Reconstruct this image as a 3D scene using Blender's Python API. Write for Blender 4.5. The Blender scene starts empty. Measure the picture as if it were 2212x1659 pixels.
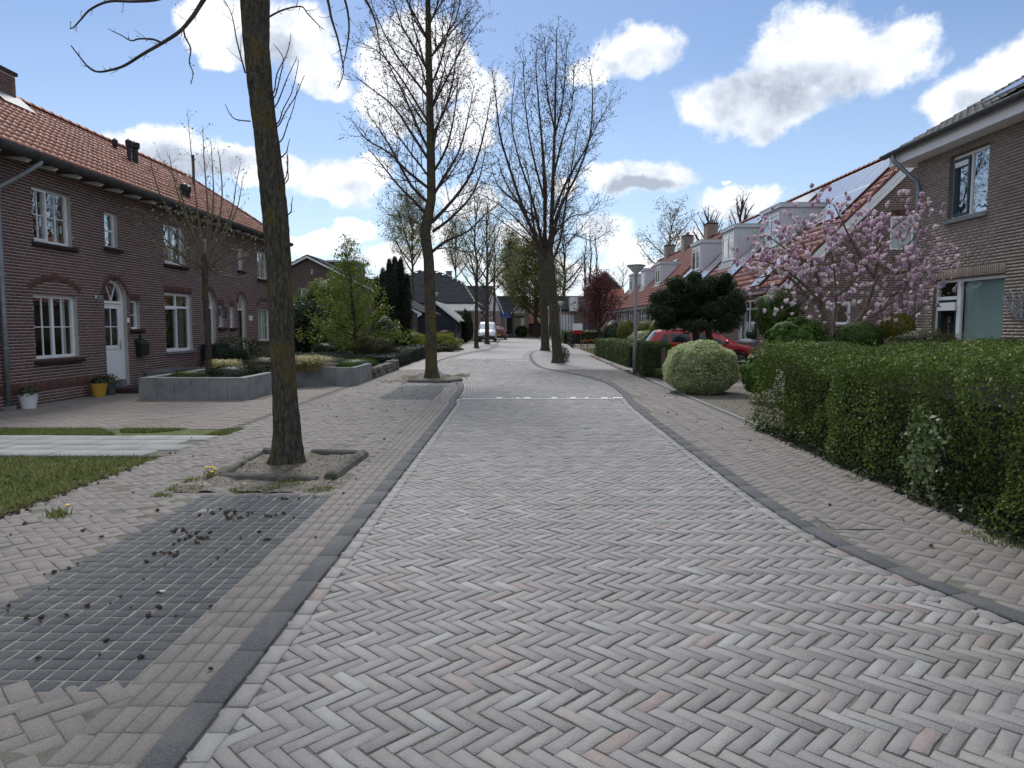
import bpy, math, random
import numpy as np
from math import sin, cos, pi, radians, sqrt, atan, atan2, tan
from mathutils import Matrix, Vector, noise as mnoise
R = random.Random(7)
NR = np.random.default_rng(11)
scene = bpy.context.scene
COL = scene.collection

# ------------------------------------------------------------------ camera
CAM_H = 1.65
FPX, CX, CY = 1566.0, 1106.0, 829.5          # focal length in units of a 2212 px wide picture
PITCH = atan(128.5 / FPX)
YAW = atan(12.0 / FPX)
cam_data = bpy.data.cameras.new('street_camera')
cam = bpy.data.objects.new('street_camera', cam_data)
COL.objects.link(cam)
cam.location = (0, 0, CAM_H)
cam.rotation_euler = (pi / 2 - PITCH, 0, YAW)
cam_data.sensor_fit = 'HORIZONTAL'
cam_data.sensor_width = 36.0
cam_data.lens = 36.0 * FPX / 2212.0
cam_data.clip_start = 0.05
cam_data.clip_end = 3000
scene.camera = cam

def ray(px, py):
    x, f, u = px - CX, FPX, -(py - CY)
    dy = f * cos(PITCH) + u * sin(PITCH)
    dz = u * cos(PITCH) - f * sin(PITCH)
    return (x * cos(YAW) - dy * sin(YAW), x * sin(YAW) + dy * cos(YAW), dz)
def G(px, py, z=0.0):                         # point on the ground seen at a spot of the photo
    d = ray(px, py); t = (z - CAM_H) / d[2]
    return (d[0] * t, d[1] * t, z)
def AY(px, py, Y):                            # point at a known distance
    d = ray(px, py); t = Y / d[1]
    return (d[0] * t, Y, CAM_H + d[2] * t)
def AX(px, py, X):                            # point in a known facade plane
    d = ray(px, py); t = X / d[0]
    return (X, d[1] * t, CAM_H + d[2] * t)

# ------------------------------------------------------------------ world: blue sky with cumulus clouds
SUN_EL, SUN_AZ = radians(47), radians(-12)
world = bpy.data.worlds.new('World')
scene.world = world
world.use_nodes = True
def build_world():
    nt = world.node_tree; nt.nodes.clear(); N = nt.nodes.new; L = nt.links.new
    out = N('ShaderNodeOutputWorld'); bg = N('ShaderNodeBackground')
    sky = N('ShaderNodeTexSky'); sky.sky_type = 'NISHITA'; sky.sun_disc = False
    sky.sun_elevation = SUN_EL; sky.sun_rotation = SUN_AZ
    sky.air_density = 1.0; sky.dust_density = 0.25; sky.ozone_density = 2.5; sky.altitude = 0
    tc = N('ShaderNodeTexCoord')
    V = tc.outputs['Generated']
    def math_(op, a, b=None, c=None, clamp=False):
        m = N('ShaderNodeMath'); m.operation = op; m.use_clamp = clamp
        for i, v in enumerate((a, b, c)):
            if v is None: continue
            if isinstance(v, (int, float)): m.inputs[i].default_value = v
            else: L(v, m.inputs[i])
        return m.outputs[0]
    # warp the direction a little so outlines are ragged
    def noise(vec, scale, detail, rough=.55, dist=0.0):
        n = N('ShaderNodeTexNoise'); n.inputs['Scale'].default_value = scale
        n.inputs['Detail'].default_value = detail; n.inputs['Roughness'].default_value = rough
        n.inputs['Distortion'].default_value = dist
        L(vec, n.inputs['Vector']); return n
    def vadd(a, b):
        v = N('ShaderNodeVectorMath'); v.operation = 'ADD'; L(a, v.inputs[0])
        if isinstance(b, tuple): v.inputs[1].default_value = b
        else: L(b, v.inputs[1])
        return v.outputs[0]
    nz = noise(V, 9.0, 6, .6)
    w = N('ShaderNodeVectorMath'); w.operation = 'MULTIPLY_ADD'
    L(nz.outputs['Color'], w.inputs[0]); w.inputs[1].default_value = (.10, .10, .07); w.inputs[2].default_value = (-.05, -.05, -.035)
    W = vadd(V, w.outputs[0])
    # clouds as (px, py, half width, half height) of the 2212 px photo, turned into directions
    blobs = [(1590,220,140,62),(1770,135,160,105),(1890,140,125,80),(1680,250,100,45),
             (2150,205,110,70),(2230,150,100,75),(1390,115,110,62),(1300,150,60,40),
             (1390,388,120,38),(1600,440,100,50),(1650,415,60,36),(1700,470,60,30),(480,60,85,70),(620,70,100,60),(460,120,40,40),
             (660,110,60,50),(690,175,60,40),(310,312,80,34),(390,325,110,50),(500,345,80,38),(590,380,60,36),
             (740,400,105,52),(800,375,60,36),(850,230,100,70),(930,150,100,90),(990,260,80,60),
             (830,130,60,60),(1050,200,60,60),(1320,500,80,50),(1360,540,70,40),(780,500,55,22),(680,530,80,22),(1020,440,80,40),(1130,510,90,40),
             (1560,388,14,8),(1240,410,40,28),(940,500,70,26),
             (900,560,140,36),(1180,590,200,40),(1420,590,80,30),(1500,520,60,26)]
    mx = None; mc = None
    for (px, py, hw, hh) in blobs:
        d = Vector(ray(px, py)).normalized()
        mp = N('ShaderNodeMapping'); a = 1.02 * hw / FPX; b = 1.02 * hh / FPX
        sc = (1 / a, 1 / (1.3 * a), 1 / b)
        mp.inputs['Scale'].default_value = sc
        mp.inputs['Location'].default_value = (-d.x * sc[0], -d.y * sc[1], -d.z * sc[2])
        L(W, mp.inputs['Vector'])
        ln = N('ShaderNodeVectorMath'); ln.operation = 'LENGTH'; L(mp.outputs[0], ln.inputs[0])
        v = math_('SUBTRACT', 1.0, ln.outputs['Value'])
        if mx is None: mx = v
        else:
            s = N('ShaderNodeMath'); s.operation = 'SMOOTH_MAX'; L(mx, s.inputs[0]); L(v, s.inputs[1]); s.inputs[2].default_value = .07; mx = s.outputs[0]
    # thick grey bellies of the larger clouds, lower than their centres
    for (px, py, hw, hh) in [(1720,205,210,85),(1400,135,95,50),(2170,225,90,60),(1390,402,100,26),(1600,462,70,30),(430,352,160,45),(745,428,110,42),(560,115,90,55),(905,260,90,60)]:
        d = Vector(ray(px, py)).normalized(); mp = N('ShaderNodeMapping'); sc = (FPX / hw, FPX / hw * .8, FPX / hh)
        mp.inputs['Scale'].default_value = sc; mp.inputs['Location'].default_value = (-d.x * sc[0], -d.y * sc[1], -d.z * sc[2])
        L(W, mp.inputs['Vector']); ln = N('ShaderNodeVectorMath'); ln.operation = 'LENGTH'; L(mp.outputs[0], ln.inputs[0])
        v = math_('SUBTRACT', 1.0, ln.outputs['Value']); mc = v if mc is None else math_('MAXIMUM', mc, v)
    # the rest of the sky, outside the picture, carries added clouds, thickened for fill light
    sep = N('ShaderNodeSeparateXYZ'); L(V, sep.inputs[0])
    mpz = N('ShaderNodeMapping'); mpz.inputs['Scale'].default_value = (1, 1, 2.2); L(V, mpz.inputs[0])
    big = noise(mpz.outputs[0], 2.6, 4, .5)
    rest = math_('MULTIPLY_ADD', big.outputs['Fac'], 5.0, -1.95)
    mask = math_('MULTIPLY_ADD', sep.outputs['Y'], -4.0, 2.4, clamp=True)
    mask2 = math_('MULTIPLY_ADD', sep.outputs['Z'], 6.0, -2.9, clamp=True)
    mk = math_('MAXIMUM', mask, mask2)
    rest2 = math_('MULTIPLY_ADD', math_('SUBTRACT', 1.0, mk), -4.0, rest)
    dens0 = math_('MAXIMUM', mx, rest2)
    fine = noise(V, 17.0, 12, .68, .25)
    med0 = noise(V, 6.0, 5, .55, .3)
    dens = math_('MULTIPLY_ADD', math_('SUBTRACT', fine.outputs['Fac'], .5), .95, math_('MULTIPLY_ADD', math_('SUBTRACT', med0.outputs['Fac'], .5), 1.1, dens0))
    cov = N('ShaderNodeMapRange'); cov.interpolation_type = 'SMOOTHSTEP'
    L(dens, cov.inputs['Value']); cov.inputs['From Min'].default_value = .0; cov.inputs['From Max'].default_value = .36
    # shading: thick cores and undersides are grey, edges towards the sun white
    sh = vadd(V, (-.012, 0, .034))
    fine2 = noise(sh, 16.0, 8, .6, .2)
    med = noise(V, 7.0, 6, .55); med2 = noise(sh, 7.0, 6, .55)
    rel = math_('ADD', math_('MULTIPLY', math_('SUBTRACT', fine.outputs['Fac'], fine2.outputs['Fac']), 1.5),
                math_('MULTIPLY', math_('SUBTRACT', med.outputs['Fac'], med2.outputs['Fac']), 2.6))
    core = N('ShaderNodeMapRange'); core.interpolation_type = 'SMOOTHSTEP'
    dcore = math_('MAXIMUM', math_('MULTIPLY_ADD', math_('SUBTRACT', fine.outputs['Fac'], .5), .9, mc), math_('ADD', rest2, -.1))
    L(dcore, core.inputs['Value']); core.inputs['From Min'].default_value = .08; core.inputs['From Max'].default_value = .60
    lit = math_('ADD', math_('MULTIPLY_ADD', core.outputs[0], -.75, .92), rel, clamp=True)
    ramp = N('ShaderNodeValToRGB'); L(lit, ramp.inputs[0])
    ramp.color_ramp.elements[0].position = 0.0; ramp.color_ramp.elements[0].color = (2.5, 2.8, 3.4, 1)
    ramp.color_ramp.elements[1].position = 1.0; ramp.color_ramp.elements[1].color = (5.9, 6.05, 6.3, 1)
    e = ramp.color_ramp.elements.new(.45); e.color = (4.0, 4.35, 4.9, 1)
    # thin milky air low down
    low = N('ShaderNodeMapRange'); L(sep.outputs['Z'], low.inputs['Value'])
    low.inputs['From Min'].default_value = 0.0; low.inputs['From Max'].default_value = .34
    low.inputs['To Min'].default_value = .44; low.inputs['To Max'].default_value = 0.0
    gain = N('ShaderNodeMix'); gain.data_type = 'RGBA'; gain.blend_type = 'MULTIPLY'; gain.inputs[0].default_value = 1.0
    L(sky.outputs[0], gain.inputs[6]); gain.inputs[7].default_value = (.575, .58, .61, 1)
    milk = N('ShaderNodeMix'); milk.data_type = 'RGBA'; L(low.outputs[0], milk.inputs[0]); L(gain.outputs[2], milk.inputs[6])
    milk.inputs[7].default_value = (4.0, 4.9, 6.0, 1)
    mixc = N('ShaderNodeMix'); mixc.data_type = 'RGBA'
    L(cov.outputs[0], mixc.inputs[0]); L(milk.outputs[2], mixc.inputs[6]); L(ramp.outputs[0], mixc.inputs[7])
    L(mixc.outputs[2], bg.inputs['Color']); bg.inputs['Strength'].default_value = 0.1
    L(bg.outputs[0], out.inputs[0])
build_world()

sun_d = bpy.data.lights.new('sun', 'SUN'); sun_d.energy = 1.45; sun_d.angle = radians(14); sun_d.color = (1, .97, .93)
sun = bpy.data.objects.new('sun', sun_d); COL.objects.link(sun)
sv = Vector((sin(SUN_AZ) * cos(SUN_EL), cos(SUN_AZ) * cos(SUN_EL), sin(SUN_EL)))
sun.rotation_euler = sv.to_track_quat('Z', 'Y').to_euler()
sun.location = (0, 0, 60)
scene.view_settings.view_transform = 'Standard'
scene.view_settings.look = 'None'
scene.view_settings.exposure = 0.98
scene.view_settings.gamma = 1.0
scene.view_settings.use_curve_mapping = False

# ------------------------------------------------------------------ object helpers
def tag(o, label=None, cat=None, group=None, kind=None):
    if label: o['label'] = label
    if cat: o['category'] = cat
    if group: o['group'] = group
    if kind: o['kind'] = kind
    return o
def empty(name, loc, label=None, cat=None, group=None):
    o = bpy.data.objects.new(name, None); COL.objects.link(o)
    o.empty_display_size = .2; o.location = loc
    return tag(o, label, cat, group)
def root_loc(p):
    v = Vector((0, 0, 0))
    while p is not None:
        v += p.location; p = p.parent
    return v
def np_mesh(name, verts, faces, smooth=False):
    """faces: (N,k) int array, or list of such arrays"""
    if not isinstance(faces, (list, tuple)): faces = [faces]
    faces = [f for f in faces if len(f)]
    me = bpy.data.meshes.new(name)
    verts = np.asarray(verts, dtype=np.float32).reshape(-1, 3)
    me.vertices.add(len(verts)); me.vertices.foreach_set('co', verts.ravel())
    if faces:
        idx = np.concatenate([f.ravel() for f in faces]).astype(np.int32)
        tot = np.concatenate([np.full(len(f), f.shape[1], dtype=np.int32) for f in faces])
        start = np.concatenate([[0], np.cumsum(tot)[:-1]]).astype(np.int32)
        me.loops.add(len(idx)); me.loops.foreach_set('vertex_index', idx)
        me.polygons.add(len(tot)); me.polygons.foreach_set('loop_start', start); me.polygons.foreach_set('loop_total', tot)
        if smooth: me.polygons.foreach_set('use_smooth', np.ones(len(tot), dtype=bool))
    me.update(calc_edges=True)
    return me
def link_mesh(name, me, mat, parent=None, loc=(0, 0, 0)):
    o = bpy.data.objects.new(name, me); COL.objects.link(o); o.location = loc
    if mat is not None and not me.materials:
        for m in (mat if isinstance(mat, (list, tuple)) else [mat]): me.materials.append(m)
    if parent is not None: o.parent = parent
    return o

class MB:
    """collects shapes in WORLD coordinates; build() links them as one mesh object under a parent"""
    def __init__(s): s.v = []; s.f = []; s.m = []; s.mi = 0
    def add(s, vs, fs):
        b = len(s.v); s.v.extend(vs); s.f.extend([tuple(b + i for i in f) for f in fs]); s.m.extend([s.mi] * len(fs))
    def box(s, x0, x1, y0, y1, z0, z1):
        v = [(x0,y0,z0),(x1,y0,z0),(x1,y1,z0),(x0,y1,z0),(x0,y0,z1),(x1,y0,z1),(x1,y1,z1),(x0,y1,z1)]
        s.add(v, [(0,3,2,1),(4,5,6,7),(0,1,5,4),(1,2,6,5),(2,3,7,6),(3,0,4,7)])
    def hexa(s, v):
        s.add(v, [(0,3,2,1),(4,5,6,7),(0,1,5,4),(1,2,6,5),(2,3,7,6),(3,0,4,7)])
    def fbox(s, F, u0, u1, n0, n1, z0, z1):        # box in a facade frame
        s.hexa([F(u0,n0,z0),F(u1,n0,z0),F(u1,n1,z0),F(u0,n1,z0),F(u0,n0,z1),F(u1,n0,z1),F(u1,n1,z1),F(u0,n1,z1)])
    def bar(s, a, b, w, h, up=(0, 0, 1)):
        a = Vector(a); b = Vector(b); d = (b - a).normalized(); sd = d.cross(Vector(up))
        if sd.length < 1e-4: sd = Vector((1, 0, 0))
        sd.normalize(); u2 = sd.cross(d)
        vs = []
        for p in (a, b):
            for (i, j) in ((-1,-1),(1,-1),(1,1),(-1,1)): vs.append(tuple(p + sd * i * w / 2 + u2 * j * h / 2))
        s.add(vs, [(0,1,2,3),(7,6,5,4),(0,4,5,1),(1,5,6,2),(2,6,7,3),(3,7,4,0)])
    def tube(s, pts, rad, n=8, cap=True):
        pts = [Vector(p) for p in pts]
        if not isinstance(rad, (list, tuple)): rad = [rad] * len(pts)
        b = len(s.v); ref = None
        for i, p in enumerate(pts):
            d = (pts[min(i+1, len(pts)-1)] - pts[max(i-1, 0)]).normalized()
            if ref is None:
                ref = Vector((1, 0, 0)) if abs(d.x) < .8 else Vector((0, 1, 0))
            ref = (ref - d * ref.dot(d)).normalized(); o = d.cross(ref)
            r = rad[i]
            for k in range(n):
                a = 2 * pi * k / n; q = p + ref * (cos(a) * r) + o * (sin(a) * r); s.v.append((q.x, q.y, q.z))
        for i in range(len(pts) - 1):
            for k in range(n):
                k2 = (k + 1) % n
                s.f.append((b+i*n+k, b+i*n+k2, b+(i+1)*n+k2, b+(i+1)*n+k)); s.m.append(s.mi)
        if cap:
            s.f.append(tuple(b + k for k in range(n))[::-1]); s.m.append(s.mi)
            e = b + (len(pts)-1)*n; s.f.append(tuple(e + k for k in range(n))); s.m.append(s.mi)
    def lathe(s, c, prof, n=20):                   # prof: (radius, z)
        b = len(s.v)
        for (r, z) in prof:
            for k in range(n):
                a = 2*pi*k/n; s.v.append((c[0]+r*cos(a), c[1]+r*sin(a), c[2]+z))
        for i in range(len(prof)-1):
            for k in range(n):
                k2 = (k+1) % n
                s.f.append((b+i*n+k, b+i*n+k2, b+(i+1)*n+k2, b+(i+1)*n+k)); s.m.append(s.mi)
        s.f.append(tuple(b+k for k in range(n))[::-1]); s.m.append(s.mi)
        e = b+(len(prof)-1)*n; s.f.append(tuple(e+k for k in range(n))); s.m.append(s.mi)
    def prism(s, poly, ext):                       # polygon extruded along a vector
        n = len(poly); e = Vector(ext)
        v = [tuple(p) for p in poly] + [tuple(Vector(p) + e) for p in poly]
        s.add(v, [tuple(range(n))[::-1], tuple(range(n, 2*n))] + [(i, (i+1) % n, n+(i+1) % n, n+i) for i in range(n)])
    def quad(s, a, b, c, d): s.add([tuple(a), tuple(b), tuple(c), tuple(d)], [(0,1,2,3)])
    def ellipsoid(s, c, r, nu=14, nv=8, jit=0.0, rng=R):
        b = len(s.v)
        for j in range(nv+1):
            t = pi*j/nv
            for i in range(nu):
                a = 2*pi*i/nu; k = 1 + jit*(rng.random()-.5)*2
                s.v.append((c[0]+r[0]*k*sin(t)*cos(a), c[1]+r[1]*k*sin(t)*sin(a), c[2]+r[2]*k*cos(t)))
        for j in range(nv):
            for i in range(nu):
                i2 = (i+1) % nu
                s.f.append((b+j*nu+i, b+(j+1)*nu+i, b+(j+1)*nu+i2, b+j*nu+i2)); s.m.append(s.mi)
    def build(s, name, mat, parent=None, smooth=False, bevel=0, label=None, kind=None):
        me = bpy.data.meshes.new(name)
        off = root_loc(parent)
        ox, oy, oz = off
        me.from_pydata([(v[0]-ox, v[1]-oy, v[2]-oz) for v in s.v], [], s.f)
        for m in (mat if isinstance(mat, (list, tuple)) else [mat]): me.materials.append(m)
        if any(s.m): me.polygons.foreach_set('material_index', s.m)
        if smooth: me.polygons.foreach_set('use_smooth', [True]*len(s.f))
        me.update()
        o = bpy.data.objects.new(name, me); COL.objects.link(o)
        if parent is not None: o.parent = parent
        if bevel:
            b = o.modifiers.new('bevel', 'BEVEL'); b.width = bevel; b.segments = 2; b.limit_method = 'ANGLE'; b.harden_normals = False
        if smooth == 'auto': pass
        if label: o['label'] = label
        if kind: o['kind'] = kind
        return o

_cam_pos = np.array([0, 0, CAM_H])
def view_score(P):
    """smaller = larger in the photo; points out of the frame get a penalty"""
    d = P - _cam_pos
    c, s_ = cos(YAW), sin(YAW)
    x = d[:, 0]*c + d[:, 1]*s_; y = -d[:, 0]*s_ + d[:, 1]*c; z = d[:, 2]
    f = y*cos(PITCH) - z*sin(PITCH); u = z*cos(PITCH) + y*sin(PITCH)
    dist = np.linalg.norm(d, axis=1)
    ok = (f > .1) & (np.abs(x)/np.maximum(f, .1) < .715) & (np.abs(u)/np.maximum(f, .1) < .54)
    return np.where(ok, dist, dist + 1e4)
def scatter(name, variants, mats4, mat, parent, limit=300, kindname=None, ids=None):
    """variants: list of (verts Nx3, faces array Mx4). mats4: (K,4,4) world matrices.
    The largest in view become parts that share mesh data, the others one part marked as stuff."""
    K = len(mats4)
    if K == 0: return
    off = np.array(root_loc(parent)) if parent is not None else np.zeros(3)
    mats4 = np.array(mats4, dtype=float); mats4[:, :3, 3] -= off
    sc = view_score(mats4[:, :3, 3] + off)
    order = np.argsort(sc)
    big = [i for i in order[:limit] if sc[i] < 1e4]
    bigset = np.zeros(K, bool); bigset[big] = True
    if ids is None: ids = NR.integers(0, len(variants), K)
    meshes = []
    for (v, f) in variants:
        me = np_mesh(name, v, f); me.materials.append(mat); meshes.append(me)
    for i in big:
        o = bpy.data.objects.new(name, meshes[ids[i]]); COL.objects.link(o)
        if parent is not None: o.parent = parent
        o.matrix_local = Matrix([list(r) for r in mats4[i]])
    rest = np.where(~bigset)[0]
    if len(rest):
        VV, FF, base = [], [], 0
        for k, (v, f) in enumerate(variants):
            sel = rest[ids[rest] == k]
            if not len(sel): continue
            v = np.asarray(v, float); f = np.asarray(f)
            M = mats4[sel]
            P = np.einsum('kij,nj->kni', M[:, :3, :3], v) + M[:, None, :3, 3]
            VV.append(P.reshape(-1, 3))
            FF.append((f[None] + (base + np.arange(len(sel)) * len(v))[:, None, None]).reshape(-1, f.shape[1]))
            base += len(sel) * len(v)
        me = np_mesh(kindname or name + '_mass', np.concatenate(VV), np.concatenate(FF)); me.materials.append(mat)
        o = bpy.data.objects.new(kindname or name + '_mass', me); COL.objects.link(o)
        if parent is not None: o.parent = parent
        o['kind'] = 'stuff'
def trs(loc, ang=0.0, scale=(1, 1, 1), tilt=(0, 0)):
    """stack of matrices from arrays: loc (K,3), rotation about z (K), scale (K,3) or tuple, small tilts"""
    loc = np.asarray(loc, float); K = len(loc)
    a = np.broadcast_to(np.asarray(ang, float), (K,)); sc = np.broadcast_to(np.asarray(scale, float), (K, 3))
    M = np.zeros((K, 4, 4)); c, s = np.cos(a), np.sin(a)
    tx = np.broadcast_to(np.asarray(tilt[0], float), (K,)); ty = np.broadcast_to(np.asarray(tilt[1], float), (K,))
    M[:, 0, 0] = c*sc[:, 0]; M[:, 0, 1] = -s*sc[:, 1]; M[:, 1, 0] = s*sc[:, 0]; M[:, 1, 1] = c*sc[:, 1]
    M[:, 2, 0] = tx*sc[:, 0]; M[:, 2, 1] = ty*sc[:, 1]; M[:, 2, 2] = sc[:, 2]
    M[:, :3, 3] = loc; M[:, 3, 3] = 1
    return M
def paver_variants(l, w, h, bev, jit, n=8, seed=3):
    """worn stones: centre at the top face, chamfered upper edges, uneven outline"""
    g = np.random.default_rng(seed); out = []
    for _ in range(n):
        def ring(ins, z, j):
            x, y = l/2-ins, w/2-ins
            p = np.array([(-x,-y,z),(-x*.1,-y,z),(x,-y,z),(x,y,z),(x*.15,y,z),(-x,y,z)], float)
            p[:, :2] += g.normal(0, j, (6, 2)); return p
        r0 = ring(0, -h, 0); r1 = ring(0, -bev*1.3, jit); r2 = r1.copy()
        r2[:, 0] -= np.sign(r2[:, 0])*bev*np.where(np.abs(r2[:, 0]) > l*.3, 1, 0); r2[:, 1] -= np.sign(r2[:, 1])*bev
        r2[:, 2] = g.normal(0, jit*.10, 6)
        r0[:, :2] = r1[:, :2]
        v = np.concatenate([r0, r1, r2]); f = []
        for k in range(6):
            k2 = (k+1) % 6
            f += [(k, k2, 6+k2, 6+k), (6+k, 6+k2, 12+k2, 12+k)]
        f += [(12, 13, 16, 17), (13, 14, 15, 16)]
        out.append((v, np.array(f)))
    return out
def box_variant():
    v = np.array([(-.5,-.5,-.5),(.5,-.5,-.5),(.5,.5,-.5),(-.5,.5,-.5),(-.5,-.5,.5),(.5,-.5,.5),(.5,.5,.5),(-.5,.5,.5)], float)
    f = np.array([(0,3,2,1),(4,5,6,7),(0,1,5,4),(1,2,6,5),(2,3,7,6),(3,0,4,7)])
    return [(v, f)]
def in_poly(P, poly):
    x, y = P[:, 0], P[:, 1]; ins = np.zeros(len(P), bool); n = len(poly)
    for i in range(n):
        x0, y0 = poly[i][:2]; x1, y1 = poly[(i+1) % n][:2]
        c = ((y0 > y) != (y1 > y)) & (x < (x1-x0)*(y-y0)/((y1-y0) if y1 != y0 else 1e-9)+x0)
        ins ^= c
    return ins

# ------------------------------------------------------------------ materials
def nmat(name):
    m = bpy.data.materials.new(name); m.use_nodes = True; nt = m.node_tree
    b = nt.nodes['Principled BSDF']; return m, nt, b
def rgb(c): return (c[0], c[1], c[2], 1)
def piece_random(nt):
    g = nt.nodes.new('ShaderNodeNewGeometry'); o = nt.nodes.new('ShaderNodeObjectInfo')
    a = nt.nodes.new('ShaderNodeMath'); a.operation = 'ADD'
    nt.links.new(g.outputs['Random Per Island'], a.inputs[0]); nt.links.new(o.outputs['Random'], a.inputs[1])
    f = nt.nodes.new('ShaderNodeMath'); f.operation = 'FRACT'; nt.links.new(a.outputs[0], f.inputs[0])
    return f.outputs[0]
def ramp_node(nt, cols, inp):
    r = nt.nodes.new('ShaderNodeValToRGB'); el = r.color_ramp.elements
    n = len(cols)
    for i, c in enumerate(cols):
        pos = c[3] if len(c) > 3 else i/max(1, n-1)
        if i < 2: e = el[i]; e.position = pos
        else: e = el.new(pos)
        e.color = rgb(c)
    nt.links.new(inp, r.inputs[0]); return r.outputs[0]
def mk(name, cols, rough=.8, scale=8, detail=6, var=.5, bump=0.0, bscale=60, piece=None, spec=.3, metal=0.0, stain=None, coat=0, stretch=None, nrough=.6):
    """object-space noise mottles the colours; piece = colours chosen per stone/tile/leaf"""
    m, nt, b = nmat(name); N = nt.nodes.new; L = nt.links.new
    tc = N('ShaderNodeTexCoord'); geo = N('ShaderNodeNewGeometry')
    vec = geo.outputs['Position']
    if stretch:
        mp = N('ShaderNodeMapping'); mp.inputs['Scale'].default_value = stretch; L(vec, mp.inputs[0]); vec = mp.outputs[0]
    nz = N('ShaderNodeTexNoise'); nz.inputs['Scale'].default_value = scale; nz.inputs['Detail'].default_value = detail
    nz.inputs['Roughness'].default_value = nrough
    L(vec, nz.inputs['Vector'])
    ct = N('ShaderNodeMapRange'); L(nz.outputs['Fac'], ct.inputs['Value']); ct.inputs['From Min'].default_value = .28; ct.inputs['From Max'].default_value = .72
    col = ramp_node(nt, cols, ct.outputs[0]) if len(cols) > 1 else None
    if piece:
        pc = ramp_node(nt, piece, piece_random(nt))
        if col is None: col = pc
        else:
            mx = N('ShaderNodeMix'); mx.data_type = 'RGBA'; mx.inputs[0].default_value = var
            L(col, mx.inputs[6]); L(pc, mx.inputs[7]); col = mx.outputs[2]
    if stain:                                   # (colour, scale, low, high, amount)
        sn = N('ShaderNodeTexNoise'); sn.inputs['Scale'].default_value = stain[1]; sn.inputs['Detail'].default_value = 5
        L(geo.outputs['Position'], sn.inputs['Vector'])
        mr = N('ShaderNodeMapRange'); L(sn.outputs['Fac'], mr.inputs['Value']); mr.inputs['From Min'].default_value = stain[2]; mr.inputs['From Max'].default_value = stain[3]
        mr.inputs['To Max'].default_value = stain[4]
        mx = N('ShaderNodeMix'); mx.data_type = 'RGBA'; L(mr.outputs[0], mx.inputs[0])
        if col is None: mx.inputs[6].default_value = rgb(cols[0])
        else: L(col, mx.inputs[6])
        mx.inputs[7].default_value = rgb(stain[0]); col = mx.outputs[2]
    if col is None: b.inputs['Base Color'].default_value = rgb(cols[0])
    else: L(col, b.inputs['Base Color'])
    b.inputs['Roughness'].default_value = rough; b.inputs['Metallic'].default_value = metal
    b.inputs['Specular IOR Level'].default_value = spec
    if coat: b.inputs['Coat Weight'].default_value = coat; b.inputs['Coat Roughness'].default_value = .06
    if bump:
        bn = N('ShaderNodeTexNoise'); bn.inputs['Scale'].default_value = bscale; bn.inputs['Detail'].default_value = 5; L(vec, bn.inputs['Vector'])
        bp = N('ShaderNodeBump'); bp.inputs['Strength'].default_value = min(1, bump); bp.inputs['Distance'].default_value = .01*max(1, bump)
        L(bn.outputs['Fac'], bp.inputs['Height']); L(bp.outputs[0], b.inputs['Normal'])
    return m
def leaf_mat(name, cols, trans=.35, rough=.5, spec=.35):
    m, nt, b = nmat(name); N = nt.nodes.new; L = nt.links.new
    g = N('ShaderNodeNewGeometry')
    nz = N('ShaderNodeTexNoise'); nz.inputs['Scale'].default_value = 1.7; nz.inputs['Detail'].default_value = 3; L(g.outputs['Position'], nz.inputs['Vector'])
    a = N('ShaderNodeMath'); a.operation = 'MULTIPLY_ADD'; L(nz.outputs['Fac'], a.inputs[0]); a.inputs[1].default_value = .9; a.inputs[2].default_value = -.45
    s = N('ShaderNodeMath'); s.operation = 'ADD'; s.use_clamp = True; L(a.outputs[0], s.inputs[0]); L(piece_random(nt), s.inputs[1])
    col = ramp_node(nt, cols, s.outputs[0])
    L(col, b.inputs['Base Color']); b.inputs['Roughness'].default_value = rough; b.inputs['Specular IOR Level'].default_value = spec
    tr = N('ShaderNodeBsdfTranslucent'); L(col, tr.inputs['Color'])
    mx = N('ShaderNodeMixShader'); mx.inputs[0].default_value = trans
    out = nt.nodes['Material Output']
    L(b.outputs[0], mx.inputs[1]); L(tr.outputs[0], mx.inputs[2]); L(mx.outputs[0], out.inputs['Surface'])
    return m
def glass_mat(name, tint=(.85, .92, .92), wav=.002, base=.10):
    m, nt, b = nmat(name); N = nt.nodes.new; L = nt.links.new; nt.nodes.remove(b)
    tr = N('ShaderNodeBsdfTransparent'); tr.inputs[0].default_value = rgb(tint)
    gl = N('ShaderNodeBsdfGlossy'); gl.inputs['Roughness'].default_value = .01; gl.inputs['Color'].default_value = (.95, .97, 1, 1)
    lw = N('ShaderNodeLayerWeight'); lw.inputs['Blend'].default_value = .5; pw = N('ShaderNodeMath'); pw.operation = 'POWER'; L(lw.outputs['Facing'], pw.inputs[0]); pw.inputs[1].default_value = 3.0
    mr = N('ShaderNodeMath'); mr.operation = 'MULTIPLY_ADD'; L(pw.outputs[0], mr.inputs[0]); mr.inputs[1].default_value = .8; mr.inputs[2].default_value = base; mr.use_clamp = True
    g = N('ShaderNodeNewGeometry'); nz = N('ShaderNodeTexNoise'); nz.inputs['Scale'].default_value = 3.0; nz.inputs['Detail'].default_value = 1; L(g.outputs['Position'], nz.inputs['Vector'])
    bp = N('ShaderNodeBump'); bp.inputs['Strength'].default_value = 1; bp.inputs['Distance'].default_value = wav; L(nz.outputs['Fac'], bp.inputs['Height'])
    L(bp.outputs[0], gl.inputs['Normal'])
    mx = N('ShaderNodeMixShader'); L(mr.outputs[0], mx.inputs[0]); L(tr.outputs[0], mx.inputs[1]); L(gl.outputs[0], mx.inputs[2])
    L(mx.outputs[0], nt.nodes['Material Output'].inputs['Surface'])
    return m
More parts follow.
